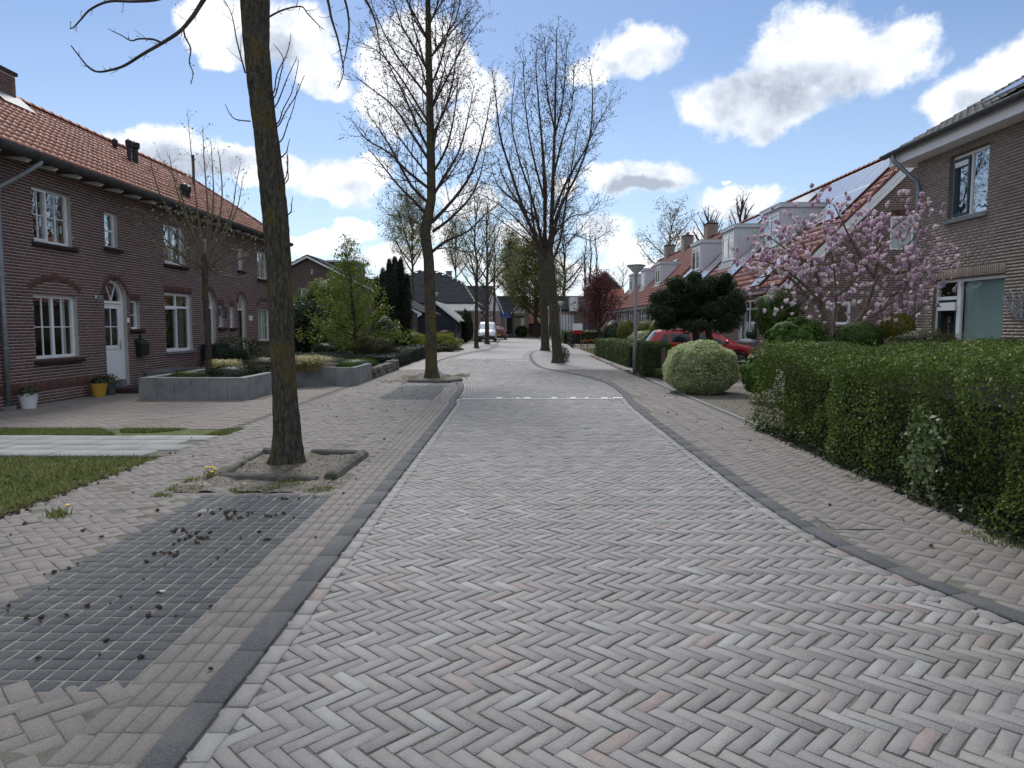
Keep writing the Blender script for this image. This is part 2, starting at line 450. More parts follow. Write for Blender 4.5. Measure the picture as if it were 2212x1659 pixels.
# ------------------------------------------------------------------ materials in use
M = {}
M['clinker'] = mk('clinker_brick', [(.145,.14,.135),(.215,.207,.20),(.262,.252,.243)], rough=.66, scale=22, var=.62, bump=.6, bscale=90, spec=.45,
    piece=[(.15,.143,.136,0),(.198,.190,.180,.16),(.218,.206,.200,.36),(.242,.235,.215,.55),(.192,.182,.190,.70),(.245,.238,.23,.84),(.33,.33,.32,.94),(.25,.195,.175,.975),(.22,.155,.135,1)],
    stain=((.13,.13,.115),1.3,.45,.8,.45))
M['joint'] = mk('joint_sand', [(.10,.094,.08),(.155,.145,.125),(.10,.11,.065)], rough=.95, scale=14, bump=1, bscale=120)
M['joint_light'] = mk('joint_pale_sand', [(.19,.185,.155),(.37,.36,.31)], rough=.95, scale=9, bump=1, bscale=120)
M['paver'] = mk('pink_grey_paver', [(.13,.118,.11),(.28,.255,.238),(.46,.43,.40)], rough=.85, scale=85, var=.55, bump=1.5, bscale=220,
    piece=[(.25,.226,.214),(.305,.276,.256),(.335,.30,.276),(.275,.252,.238)], stain=((.19,.175,.15),.9,.5,.8,.4))
M['grid_paver'] = mk('dark_grey_paver', [(.07,.076,.082),(.13,.137,.143),(.22,.225,.225)], rough=.85, scale=90, var=.45, bump=1.5, bscale=220,
    piece=[(.09,.097,.103),(.12,.127,.133),(.15,.155,.16)], stain=((.20,.19,.165),1.2,.52,.75,.5))
M['drive_paver'] = mk('driveway_paver', [(.20,.175,.16),(.28,.25,.23)], rough=.85, scale=12, var=.5, bump=1, bscale=160,
    piece=[(.24,.21,.19),(.31,.265,.24),(.33,.29,.255),(.28,.24,.235)], stain=((.15,.16,.11),.7,.5,.75,.5))
M['slab'] = mk('grey_slab', [(.24,.255,.25),(.34,.355,.35)], rough=.8, scale=6, var=.4, bump=1, bscale=150,
    piece=[(.25,.265,.26),(.33,.345,.34)], stain=((.20,.19,.15),1.5,.5,.75,.6))
M['kerb'] = mk('dark_kerb', [(.06,.064,.068),(.12,.125,.13),(.24,.245,.25)], rough=.8, scale=110, var=.3, bump=1.5, bscale=200, piece=[(.105,.107,.11),(.155,.157,.16)], stain=((.22,.21,.195),3,.5,.75,.45))
M['soil'] = mk('bare_soil', [(.07,.06,.048),(.17,.15,.125),(.27,.245,.21)], rough=.95, scale=18, bump=3, bscale=40)
M['lawn'] = mk('lawn_base', [(.05,.075,.02),(.09,.11,.035),(.17,.15,.07)], rough=.95, scale=5, bump=2, bscale=60)
M['earth'] = mk('garden_earth', [(.045,.05,.022),(.09,.085,.045)], rough=.95, scale=2, bump=2, bscale=30)
M['grass'] = leaf_mat('grass_blade', [(.07,.10,.022),(.11,.15,.032),(.16,.19,.05),(.30,.27,.13)], .3, .6)
M['white_paint'] = mk('road_paint', [(.55,.56,.56),(.8,.8,.8)], rough=.6, scale=25, stain=((.3,.3,.3),30,.5,.7,.7))
M['cone'] = mk('cone_brown', [(.07,.042,.032),(.17,.11,.08)], rough=.9, scale=150, bump=2, bscale=300)
M['litter'] = leaf_mat('dead_leaf', [(.05,.035,.02),(.12,.08,.045),(.22,.17,.10)], .1, .8)
def brick_sheet(name, c1, c2, mort, scale, rowh, bw, ang=0.0):
    m, nt, b = nmat(name); N = nt.nodes.new; L = nt.links.new
    g = N('ShaderNodeNewGeometry'); mp = N('ShaderNodeMapping'); L(g.outputs['Position'], mp.inputs[0]); mp.inputs['Rotation'].default_value = (0, 0, ang)
    br = N('ShaderNodeTexBrick'); L(mp.outputs[0], br.inputs['Vector']); br.inputs['Scale'].default_value = scale
    br.inputs['Brick Width'].default_value = bw; br.inputs['Row Height'].default_value = rowh; br.inputs['Mortar Size'].default_value = .006
    br.inputs['Color1'].default_value = rgb(c1); br.inputs['Color2'].default_value = rgb(c2); br.inputs['Mortar'].default_value = rgb(mort)
    nz = N('ShaderNodeTexNoise'); nz.inputs['Scale'].default_value = .8; nz.inputs['Detail'].default_value = 8; L(g.outputs['Position'], nz.inputs['Vector'])
    mr = N('ShaderNodeMapRange'); L(nz.outputs['Fac'], mr.inputs['Value']); mr.inputs['To Min'].default_value = .75; mr.inputs['To Max'].default_value = 1.2
    mx = N('ShaderNodeMix'); mx.data_type = 'RGBA'; mx.blend_type = 'MULTIPLY'; mx.inputs[0].default_value = 1; L(br.outputs['Color'], mx.inputs[6]); L(mr.outputs[0], mx.inputs[7])
    L(mx.outputs[2], b.inputs['Base Color']); b.inputs['Roughness'].default_value = .65
    return m
M['far_clinker'] = brick_sheet('far_clinker', (.205,.198,.196), (.262,.255,.252), (.14,.135,.13), 1, .08, .21, radians(45))
M['far_paver'] = brick_sheet('far_paver', (.165,.148,.138), (.22,.197,.184), (.115,.103,.095), 1, .11, .21)

# ------------------------------------------------------------------ street outlines
def catmull(P, n=6):
    P = [np.array(p[:2], float) for p in P]; out = []
    for i in range(len(P)-1):
        p0 = P[max(i-1, 0)]; p1 = P[i]; p2 = P[i+1]; p3 = P[min(i+2, len(P)-1)]
        for k in range(n):
            t = k/n
            out.append(.5*((2*p1)+(-p0+p2)*t+(2*p0-5*p1+4*p2-p3)*t*t+(-p0+3*p1-3*p2+p3)*t**3))
    out.append(P[-1]); return np.array(out)
LK = catmull([(-1.27,-4),(-1.27,5),(-1.27,14.2),G(984,866),G(999,846),G(1001,831),G(992,822),G(972,814),G(952,803),G(943,790),G(950,780),
              G(974,772),G(1015,762),G(1045,757.5),G(1062,753),G(1070,747),G(1084,733.5)])
RK = catmull([(6.0,-4),(4.2,1.2),(3.2,2.9),(2.76,3.94),(2.42,5.0),(2.27,6.1),(2.24,8.8),(2.30,14.2),G(1349,858),G(1331,842),G(1308,828),G(1280,819),G(1250,811),
              G(1200,802),G(1164,793),G(1150,783),G(1143,770),G(1146,763),G(1158,758),G(1186,753.5),G(1189,749),G(1160,733.5)])
def resample(P, step):
    seg = np.linalg.norm(np.diff(P, axis=0), axis=1); s = np.concatenate([[0], np.cumsum(seg)])
    n = max(2, int(s[-1]/step)); t = np.linspace(0, s[-1], n+1)
    return np.stack([np.interp(t, s, P[:, 0]), np.interp(t, s, P[:, 1])], 1)
def offset(P, d):                                 # to the left of travel for positive d
    t = np.gradient(P, axis=0); t /= np.linalg.norm(t, axis=1)[:, None] + 1e-9
    return P + np.stack([-t[:, 1], t[:, 0]], 1)*d
LKf = resample(LK, .25); RKf = resample(RK, .25)
def sheet(name, poly, z, mat, parent=None, kind='structure'):
    mb = MB(); mb.add([(p[0], p[1], z) for p in poly], [tuple(range(len(poly)))])
    o = mb.build(name, mat, parent)
    if kind: o['kind'] = kind
    return o
def ribbon(name, A, B, z, mat, parent=None, kind='structure'):
    n = len(A); v = np.concatenate([np.c_[A, np.full(n, z)], np.c_[B, np.full(n, z)]])
    f = np.array([(i, i+1, n+i+1, n+i) for i in range(n-1)])
    me = np_mesh(name, v, f[:, ::-1]); me.materials.append(mat)
    o = bpy.data.objects.new(name, me); COL.objects.link(o); o.parent = parent
    if kind: o['kind'] = kind
    return o

PZ = .014                                            # pavement height
mb = MB(); mb.quad((-900,-60,-.12), (900,-60,-.12), (900,1500,-.12), (-900,1500,-.12)); mb.build('ground', M['earth'], kind='structure')
# both kerb lines resampled to the same count so that a ribbon spans the road
nn = 400
def at_y(P, ys):
    o = np.argsort(P[:, 1], kind='stable'); return np.interp(ys, P[o, 1], P[o, 0])
ys = np.linspace(-3.5, 80.5, nn)
lx, rx = at_y(LK, ys), at_y(RK, ys)
road = empty('road', (0, 0, 0)); road['kind'] = 'structure'
m0 = ys <= 35.2; m1 = ys >= 35.0
ribbon('joint_bed', np.c_[lx[m0]-.1, ys[m0]], np.c_[rx[m0]+.1, ys[m0]], -.0065, M['joint'], road, None)
ribbon('distant_paving', np.c_[lx[m1]-.1, ys[m1]], np.c_[rx[m1]+.1, ys[m1]], -.001, M['far_clinker'], road, None)
mb = MB(); mb.quad((-45,80.4,.0), (45,80.4,.0), (45,90,.0), (-45,90,.0)); mb.build('side_road', M['far_clinker'], kind='structure')
# herringbone clinkers
BW, BL = .0725, .2175
def herringbone(x0, x1, y0, y1, w, n, ang, gap=.0):
    """centres and angles of herringbone stones, rotated by ang"""
    cx, cy = (x0+x1)/2, (y0+y1)/2; rad = sqrt((x1-x0)**2+(y1-y0)**2)/2 + .5
    A = int(rad/(w*1.414))+2; B = int(rad/(w*n*1.414))+2
    P, T = [], []
    a = np.arange(-A, A+1); b = np.arange(-B, B+1)
    aa, bb = np.meshgrid(a, b); aa = aa.ravel(); bb = bb.ravel()
    for (ox, oy, t) in ((n/2, .5, 0.0), (n+.5, 1-n/2, pi/2)):
        x = (aa + bb*n + ox)*w; y = (aa - bb*n + oy)*w
        X = cx + x*cos(ang) - y*sin(ang); Y = cy + x*sin(ang) + y*cos(ang)
        P.append(np.c_[X, Y]); T.append(np.full(len(X), t+ang))
    P = np.concatenate(P); T = np.concatenate(T)
    k = (P[:, 0] > x0) & (P[:, 0] < x1) & (P[:, 1] > y0) & (P[:, 1] < y1)
    return P[k], T[k]
P, T = herringbone(-3.6, 4.5, 1.7, 35.0, BW, 3, -pi/4)
xl, xr = at_y(LK, P[:, 1]), at_y(RK, P[:, 1])
GUT = np.where(P[:, 1] > 16.2, .34, .11)
k = (P[:, 0] > xl+GUT-.05) & (P[:, 0] < xr-GUT+.05) & (np.abs(P[:, 1]-16.15) > .16)
P, T = P[k], T[k]
n = len(P)
und = np.array([mnoise.noise((p[0]*.9, p[1]*.45, 3.3)) for p in P])*.003
Mx = trs(np.c_[P + NR.normal(0, .0022, (n, 2)), und+NR.normal(0, .0012, n)], T + NR.normal(0, .012, n) + pi*NR.integers(0, 2, n), (1, 1, 1), (NR.normal(0, .007, n), NR.normal(0, .014, n)))
scatter('clinker', paver_variants(BL-.0065, BW-.0065, .03, .0016, .0030, 16), Mx, M['clinker'], road, 300, 'clinker_field')
# straight courses along the kerbs
def course(P, off, l, w, name, mat, parent, y0, y1, limit, z=0.0, gap=.008, variants=None, wob=1.0):
    C = resample(offset(P, off), l)
    mid = (C[1:]+C[:-1])/2; d = C[1:]-C[:-1]; a = np.arctan2(d[:, 1], d[:, 0]); ln = np.linalg.norm(d, axis=1)
    k = (mid[:, 1] > y0) & (mid[:, 1] < y1); mid, a, ln = mid[k], a[k], ln[k]; n = len(mid)
    if not n: return
    Mm = trs(np.c_[mid + wob*NR.normal(0, .0015, (n, 2)), z + wob*NR.normal(0, .0012, n)], a + wob*NR.normal(0, .008, n), np.c_[ln/l, np.ones(n), np.ones(n)], (wob*NR.normal(0, .006, n), wob*NR.normal(0, .015, n)))
    scatter(name, variants or paver_variants(l-gap, w-gap, .05, .005, .002, 6, 5), Mm, mat, parent, limit, name + '_course')
course(LK, -.055, .20, .10, 'edge_clinker', M['clinker'], road, 1.5, 16.0, 70, .006)
course(RK, .055, .20, .10, 'edge_clinker', M['clinker'], road, 1.5, 16.0, 70, .006)
for q in range(4):
    course(LK, -.05-q*.085, .20, .085, 'gutter_clinker', M['clinker'], road, 16.35, 60, 26, .004)
    course(RK, .05+q*.085, .20, .085, 'gutter_clinker', M['clinker'], road, 16.35, 60, 26, .004)
# kerbs
kerb = empty('kerb', (0, 0, 0)); kerb['kind'] = 'structure'
kv = paver_variants(.494, .143, .16, .005, .0012, 6, 9)
course(LK, .076, .5, .145, 'kerb_stone', M['kerb'], kerb, -3, 82, 180, PZ+.001, variants=kv, wob=.25)
course(RK, -.076, .5, .145, 'kerb_stone', M['kerb'], kerb, -3, 82, 180, PZ+.001, variants=kv, wob=.25)
# pavements
PLX, PRX = -4.42, 3.87
pav_l = empty('left_pavement', (0, 0, 0)); pav_l['kind'] = 'structure'
pav_r = empty('right_pavement', (0, 0, 0)); pav_r['kind'] = 'structure'
ribbon('joint_bed', np.c_[np.full(nn, PLX), ys][ys < 26.2], np.c_[lx-.08, ys][ys < 26.2], PZ-.0038, M['joint'], pav_l, None)
ribbon('distant_paving', np.c_[np.full(nn, PLX-.1), ys][ys >= 26], np.c_[lx-.08, ys][ys >= 26], PZ, M['far_paver'], pav_l, None)
ribbon('joint_bed', np.c_[rx+.08, ys][ys < 26.2], np.c_[np.full(nn, PRX), ys][ys < 26.2], PZ-.0038, M['joint'], pav_r, None)
ribbon('distant_paving', np.c_[rx+.08, ys][ys >= 26], np.c_[np.full(nn, PRX+.25), ys][ys >= 26], PZ, M['far_paver'], pav_r, None)
PW = .100
# left: herringbone field, straight strip by the kerb, dark grid patches
patch1 = [(-3.02, 3.1), (-1.77, 3.1), (-1.77, 6.85), (-3.02, 6.85)]
patch2 = [(-3.02, 15.8), (-1.86, 15.8), (-1.86, 19.4), (-3.1, 19.4)]
pit1 = (-3.22, -1.98, 7.45, 9.05)
pit2 = (-3.35, -1.75, 20.3, 23.6)
P, T = herringbone(PLX-.1, -1.0, 1.2, 26, PW, 2, -pi/4)
xl = at_y(LK, P[:, 1]) - .14
strip = np.where(P[:, 1] < 19, .35, .06)
k = (P[:, 0] > PLX+.03) & (P[:, 0] < xl-strip) & ~in_poly(P, [(-3.01,3.10),(-1.7,3.10),(-1.7,6.86),(-3.01,6.86)]) & ~in_poly(P, patch2)
for pt in (pit1, pit2):
    k &= ~((P[:, 0] > pt[0]) & (P[:, 0] < pt[1]) & (P[:, 1] > pt[2]) & (P[:, 1] < pt[3]))
k &= P[:, 0] < xl-strip-.01
P, T = P[k], T[k]; n = len(P)
sink = -.002*np.exp(-((P[:, 1]-7.3)**2)/.5)
Mx = trs(np.c_[P + NR.normal(0, .002, (n, 2)), PZ + sink + NR.normal(0, .0018, n)], T + NR.normal(0, .012, n), (1, 1, 1), (NR.normal(0, .012, n), NR.normal(0, .02, n)))
pv = paver_variants(2*PW-.005, PW-.005, .03, .002, .0012, 8, 6)
scatter('paver', pv, Mx, M['paver'], pav_l, 300, 'paver_field')
for q in range(4):
    course(LK, .145+.045+q*.0895, .205, .0895, 'strip_paver', M['paver'], pav_l, 1.4, 19, 40, PZ, gap=.006)
def grid_patch(poly, w, name):
    x0, x1 = min(p[0] for p in poly), max(p[0] for p in poly); y0, y1 = min(p[1] for p in poly), max(p[1] for p in poly)
    X, Y = np.meshgrid(np.arange(x0+w/2, x1, w), np.arange(y0+w/2, y1, w)); P = np.c_[X.ravel(), Y.ravel()]; n = len(P)
    pt = empty(name, (0, 0, 0)); pt.parent = pav_l
    o = sheet('joint_bed', [(x0, y0), (x1, y0), (x1, y1), (x0, y1)], PZ-.0035, M['joint_light'], pt, None)
    Mx = trs(np.c_[P + NR.normal(0, .0015, (n, 2)), PZ + NR.normal(0, .0012, n)], NR.normal(0, .012, n), (1, 1, 1), (NR.normal(0, .01, n), NR.normal(0, .01, n)))
    scatter('grid_paver', paver_variants(w-.011, w-.007, .03, .003, .0012, 6, 8), Mx, M['grid_paver'], pt, 300, 'grid_paver_field')
grid_patch(patch1, .104, 'grid_paving')
grid_patch(patch2, .104, 'grid_paving')
# right
P, T = herringbone(1.5, PRX+.05, 1.4, 26, PW, 2, pi/4)
xr = at_y(RK, P[:, 1]) + .15
k = (P[:, 0] > xr+.03) & (P[:, 0] < PRX)
P, T = P[k], T[k]; n = len(P)
Mx = trs(np.c_[P + NR.normal(0, .002, (n, 2)), PZ + NR.normal(0, .0015, n)], T + NR.normal(0, .01, n), (1, 1, 1), (NR.normal(0, .01, n), NR.normal(0, .016, n)))
scatter('paver', pv, Mx, M['paver'], pav_r, 300, 'paver_field')
mb = MB(); mb.box(PRX+.01, PRX+.07, 9.8, 21, -.05, PZ+.012); mb.build('edging', M['slab'], pav_r)
M['far_grid'] = brick_sheet('far_grid_paving', (.10,.106,.112), (.14,.146,.152), (.20,.195,.175), 1, .10, .10)
sheet('grid_paving_far', [(1.35,32.5),(2.55,32.5),(2.55,43.5),(1.35,43.5)], PZ+.004, M['far_grid'], pav_r, None)
sheet('grid_paving_far', [(-2.75,54),(-1.75,54),(-1.75,60),(-2.75,60)], PZ+.004, M['far_grid'], pav_l, None)
# private ground on the right
sheet('soil_bed', [(PRX+.05,9.5),(16,9.5),(16,19.6),(PRX+.05,19.6)], PZ-.012, M['soil'])
sheet('driveway_right', [(PRX+.05,19.6),(9.6,19.6),(9.6,21),(9.6,31),(PRX+.2,31)], PZ-.014, M['far_paver'])
sheet('hedge_bed', [(PRX+.01,-3.5),(16,-3.5),(16,9.5),(PRX+.01,9.5)], PZ-.013, M['soil'])
# left private ground
sheet('lawn', [(-26,-3.5),(PLX,-3.5),(PLX,8.93),(-26,8.93)], PZ-.03, M['lawn'])
slabs = empty('slab_path', (0, 0, 0)); slabs['kind'] = 'structure'
sheet('joint_bed', [(-26,8.93),(PLX,8.93),(PLX,10.62),(-26,10.62)], PZ-.012, M['joint'], slabs, None)
sheet('grass_verge', [(-26,10.62),(PLX,10.62),(PLX,11.28),(-26,11.28)], PZ-.012, M['lawn'])
drive = empty('driveway', (0, 0, 0)); drive['kind'] = 'structure'
sheet('joint_bed', [(-26,11.28),(PLX,11.28),(PLX,19.3),(-26,19.3)], PZ-.012, M['joint'], drive, None)
rows = []
for j, y in enumerate(np.arange(8.93+.21, 10.6, .415)):
    for x in np.arange(-12.9+(j % 2)*.3+R.random()*.1, PLX, .605): rows.append((x, y))
P = np.array(rows); P = P[P[:, 0] < PLX-.25]; n = len(P)
scatter('slab', paver_variants(.595, .405, .04, .004, .002, 4, 12), trs(np.c_[P, PZ+NR.normal(0, .003, n)], NR.normal(0, .004, n), (1, 1, 1), (NR.normal(0, .004, n), NR.normal(0, .006, n))), M['slab'], slabs, 120, 'slab_field')
rows = []
for j, y in enumerate(np.arange(11.28+.055, 19.3, .108)):
    for x in np.arange(-10.1+(j % 2)*.108, PLX, .216): rows.append((x, y))
P = np.array(rows); P = P[(P[:, 0] < PLX-.07) & ~((P[:, 0] > -8.25) & (P[:, 0] < -5.6) & (P[:, 1] > 15.55))]; n = len(P)
scatter('paver', pv, trs(np.c_[P, PZ+NR.normal(0, .0015, n)], NR.normal(0, .008, n), (1, 1, 1), (NR.normal(0, .008, n), NR.normal(0, .012, n))), M['drive_paver'], drive, 300, 'paver_field')
sheet('garden_soil_left', [(-26,19.3),(PLX,19.3),(PLX,80),(-26,80)], PZ-.013, M['soil'])
sheet('garden_soil_right', [(PRX+.22,31),(30,31),(30,80),(PRX+.22,80)], PZ-.013, M['soil'])
# threshold across the road: pale bar with white blocks
mark = empty('road_marking', (0, 0, 0)); mark['kind'] = 'structure'
xa, xb = at_y(LK, np.array([16.15]))[0]+.1, at_y(RK, np.array([16.15]))[0]-.1
bx = np.arange(xa+.05, xb, .1); n = len(bx)
scatter('threshold_stone', paver_variants(.20, .092, .05, .005, .002, 4, 14), trs(np.c_[bx, np.full(n, 16.21), np.full(n, .004)], pi/2 + NR.normal(0, .01, n)), M['clinker'], mark, 60, 'threshold_row')
mb = MB()
for i in range(int((xb-xa)/.2)): mb.box(xa+i*.2+.003, xa+(i+1)*.2-.003, 16.0, 16.075, -.05, .014)
mb.build('white_bar', M['white_paint'], mark)
blk = MB()
for (x, w) in ((-.62,.12),(.02,.14),(.62,.12),(1.05,.14),(1.75,.14),(2.05,.2),(-.2,.07),(1.35,.06)):
    q = MB(); q.box(x-w/2+.2, x+w/2+.2, 16.10, 16.31, -.02, .012); q.build('white_block', M['white_paint'], mark)
for i in range(7):
    q = MB(); x = -.75+i*.55; q.add([(x,76.5,.012),(x+.3,76.5,.012),(x+.15,78.6,.012)], [(0,1,2)]); q.build('white_block', M['white_paint'], mark)
for i in range(5):
    q = MB(); x = -1.0+i*.22+.9; q.box(x-.45, x-.29, 33.0, 33.2, -.02, .006); q.build('white_block', M['white_paint'], mark)

# grass blades
def blades(name, P, z, hmin, hmax, mat, parent=None, seed=1, wd=.006, lean=.5):
    g = np.random.default_rng(seed); n = len(P); a = g.uniform(0, 2*pi, n); h = g.uniform(hmin, hmax, n)
    d = np.c_[np.cos(a), np.sin(a)]*wd; b = g.normal(0, lean, (n, 2))*h[:, None]
    z0 = np.full(n, z)
    v = np.stack([np.c_[P-d, z0], np.c_[P+d, z0], np.c_[P+d*.6+b*.45, z0+h*.6], np.c_[P-d*.6+b*.45, z0+h*.6], np.c_[P+b, z0+h]], 1)
    i = np.arange(n)[:, None]*5
    me = np_mesh(name, v.reshape(-1, 3), [np.c_[i, i+1, i+2, i+3], np.c_[i+3, i+2, i+4]]); me.materials.append(mat)
    o = bpy.data.objects.new(name, me); COL.objects.link(o); o.parent = parent; o['kind'] = 'stuff'; return o
def patchy(P, sc, thr, seed=0.0):
    return np.array([mnoise.noise((p[0]*sc+seed, p[1]*sc, seed)) > thr for p in P])
P = np.c_[NR.uniform(-9.6, PLX+.05, 42000), NR.uniform(4.0, 8.95, 42000)]
P = P[(P[:, 0] < PLX + .04*np.sin(P[:, 1]*5)) & (P[:, 0] > -0.78*P[:, 1]-1.0)]
tag(blades('lawn_grass', P, PZ-.03, .025, .065, M['grass'], seed=2), 'short green lawn grass beside the slab path', 'grass')
P = np.c_[NR.uniform(-10, PLX+.12, 26000), NR.uniform(10.6, 11.3, 26000)]; P = P[patchy(P, .9, -.22, 3)]
tag(blades('verge_grass', P, PZ-.012, .02, .05, M['grass'], seed=3), 'thin strip of grass between slab path and driveway', 'grass')
P = np.c_[NR.uniform(-3.5, -1.7, 6000), NR.uniform(6.75, 7.6, 6000)]; P = P[patchy(P, 3.6, .08, 8)]
P2 = np.c_[NR.uniform(-3.2, -2.0, 2500), NR.uniform(7.5, 9, 2500)]; P2 = P2[patchy(P2, 2.5, .3, 9)]
tag(blades('pit_grass', np.concatenate([P, P2]), PZ-.012, .015, .05, M['grass'], seed=4), 'sparse grass tufts round the foot of the nearest tree', 'grass')
P = np.c_[NR.uniform(-3.9, -1.5, 3000), NR.uniform(20, 24.2, 3000)]; P = P[patchy(P, 2, .15, 5)]
tag(blades('pit_grass', P, PZ-.012, .03, .08, M['grass'], seed=5), 'sparse weeds in the tree pit beyond the grid paving', 'grass')
# moss in the joints of the road and tufts along the hedge
P = np.c_[NR.uniform(PRX-.35, PRX+.3, 9000), NR.uniform(3, 11.2, 9000)]; P = P[patchy(P, 1.6, .22, 5)]
tag(blades('edge_grass', P, PZ-.01, .02, .06, M['grass'], seed=6), 'weeds and grass at the foot of the big hedge', 'grass')

# worn soil in the tree pits
def mound(name, x0, x1, y0, y1, z, h, seed):
    nx, ny = 40, 44; X, Y = np.meshgrid(np.linspace(x0, x1, nx), np.linspace(y0, y1, ny))
    Z = np.array([mnoise.fractal((x*4+seed, y*4, 0), 1, 2, 4) for x, y in zip(X.ravel(), Y.ravel())]).reshape(X.shape)*h + z
    v = np.c_[X.ravel(), Y.ravel(), Z.ravel()]
    i = np.arange(nx*ny).reshape(ny, nx); f = np.stack([i[:-1,:-1], i[:-1,1:], i[1:,1:], i[1:,:-1]], -1).reshape(-1, 4)
    me = np_mesh(name, v, f, True); me.materials.append(M['soil']); o = bpy.data.objects.new(name, me); COL.objects.link(o); o['kind'] = 'structure'
mound('tree_pit_soil', pit1[0]-.15, pit1[1]+.03, pit1[2]-.5, pit1[3]+.03, PZ+.004, .03, 1)
mound('tree_pit_soil', pit2[0]-.3, pit2[1], pit2[2]-.1, pit2[3], PZ+.0, .03, 7)
M['pit_kerb'] = mk('weathered_concrete', [(.06,.06,.055),(.13,.125,.115),(.17,.165,.15)], rough=.9, scale=9, bump=2, bscale=90, stain=((.05,.06,.025),4,.5,.7,.7))
def pit_kerbs(segs, label):
    e = empty('tree_pit_edging', tuple(segs[0][0][:2])+(0,), label, 'edging')
    for (a, b, r) in segs:
        mb = MB(); a = Vector(a+(PZ+.01,)) if len(a) == 2 else Vector(a); b = Vector(b+(PZ+.01,)) if len(b) == 2 else Vector(b)
        pts = [a.lerp(b, t) for t in (0, .02, .25, .5, .75, .98, 1)]
        mb.tube([(p.x, p.y, p.z) for p in pts], [r*.8, r, r*1.03, r, r*1.02, r, r*.8], 10)
        mb.build('edging_stone', M['pit_kerb'], e, smooth=False)
pit_kerbs([((-1.99,7.55),(-1.93,8.95),.075),((-3.18,7.62),(-2.1,7.48),.05),((-2.0,9.02),(-2.62,9.1),.05),((-2.9,9.12),(-3.25,9.15),.06),((-3.25,9.05),(-3.22,8.3),.035),((-3.22,8.25),(-3.2,7.7),.045)],
          'worn round-topped concrete edging around the nearest tree')
pit_kerbs([((-3.1,20.4),(-2.0,20.35),.08),((-1.95,20.4),(-1.65,21.1),.07)], 'mossy concrete edging at the second tree on the left')

# fallen seed cones
def cone_mesh(seed):
    g = random.Random(seed); mb = MB()
    mb.ellipsoid((0,0,0), (.016+.003*g.random(), .011, .009), 7, 5, .22, g)
    me = bpy.data.meshes.new('seed_cone'); me.from_pydata(mb.v, [], mb.f); me.materials.append(M['cone']); return me
cmesh = [cone_mesh(i) for i in range(5)]
def cones(pts, label, group, s0=1.0, z=PZ+.008):
    for (x, y) in pts:
        o = bpy.data.objects.new('seed_cone', cmesh[R.randrange(5)]); COL.objects.link(o)
        s = s0*R.uniform(.6, 1.25); o.location = (x, y, z+.004); o.rotation_euler = (R.uniform(-.3,.3), R.uniform(-.3,.3), R.uniform(0, 6.28)); o.scale = (s, s, s)
        tag(o, label, 'seed cone', group)
def crop_pts(L): return [G(.3906*x, 864+.3906*y, PZ)[:2] for (x, y) in L]
def cluster(c, n, sx, sy):
    p = crop_pts([c])[0]; return [(p[0]+R.gauss(0, sx), p[1]+R.gauss(0, sy)) for _ in range(n)]
pts = cluster((1230,625),14,.09,.06)+cluster((1290,660),6,.06,.04)+cluster((1350,645),6,.07,.07)+cluster((1510,635),5,.06,.06)+cluster((1080,775),16,.055,.05)+cluster((990,730),6,.05,.05)
pts += cluster((920,855),9,.06,.035)+cluster((1060,740),5,.07,.04)+cluster((220,1215),3,.02,.02)+cluster((1490,780),3,.03,.02)+cluster((1580,550),3,.05,.03)
pts += crop_pts([(820,1200),(725,1158),(610,1135),(667,1097),(485,1145),(370,1198),(150,1208),(45,1175),(875,1075),(795,1003),(913,920),(810,900),(1165,1150),(588,1338),(553,1420),(212,1437),(1165,918),(1205,880),(1253,838),(1625,655),(1435,735),(1330,770),(270,1052),(975,1203),(880,1155)])
cones(pts, 'small dark brown seed cone lying on the dark grid paving', 'seed cones scattered on the grid paving')
pts = crop_pts([(382,938),(246,972),(300,958),(137,688),(503,648),(460,728),(562,763),(1070,315),(960,342),(970,297),(1465,108),(738,517),(1118,485),(1745,765),(1780,615),(1925,583),(1975,365),(870,615),(60,750),(1900,520),(50,1145),(780,1430),(1165,1497),(430,913),(680,198),(1060,212),(2060,50),(2125,220)])
cones(pts, 'small dark brown seed cone lying on the pinkish pavement', 'seed cones scattered on the left pavement')
pts = [(PLX + R.gauss(.02, .05), R.triangular(5.6, 9.1, 6.2)) for _ in range(75)] + [(PLX - abs(R.gauss(0, .7)), R.uniform(6, 8.7)) for _ in range(16)]
cones(pts, 'dark seed cone caught along the edge of the lawn', 'seed cones along the lawn edge', 1.15)
pts = [(R.uniform(-4.2, -1.6), R.uniform(12, 20)) for _ in range(34)] + [(R.uniform(-3.2, -1.9), R.uniform(16, 19)) for _ in range(10)]
cones(pts, 'tiny dark seed cone on the pavement near the second tree', 'seed cones near the second tree')
pts = [(R.uniform(2.6, 3.8), R.uniform(3.5, 20)) for _ in range(22)]
cones(pts, 'tiny dark seed cone on the right pavement', 'seed cones on the right pavement')
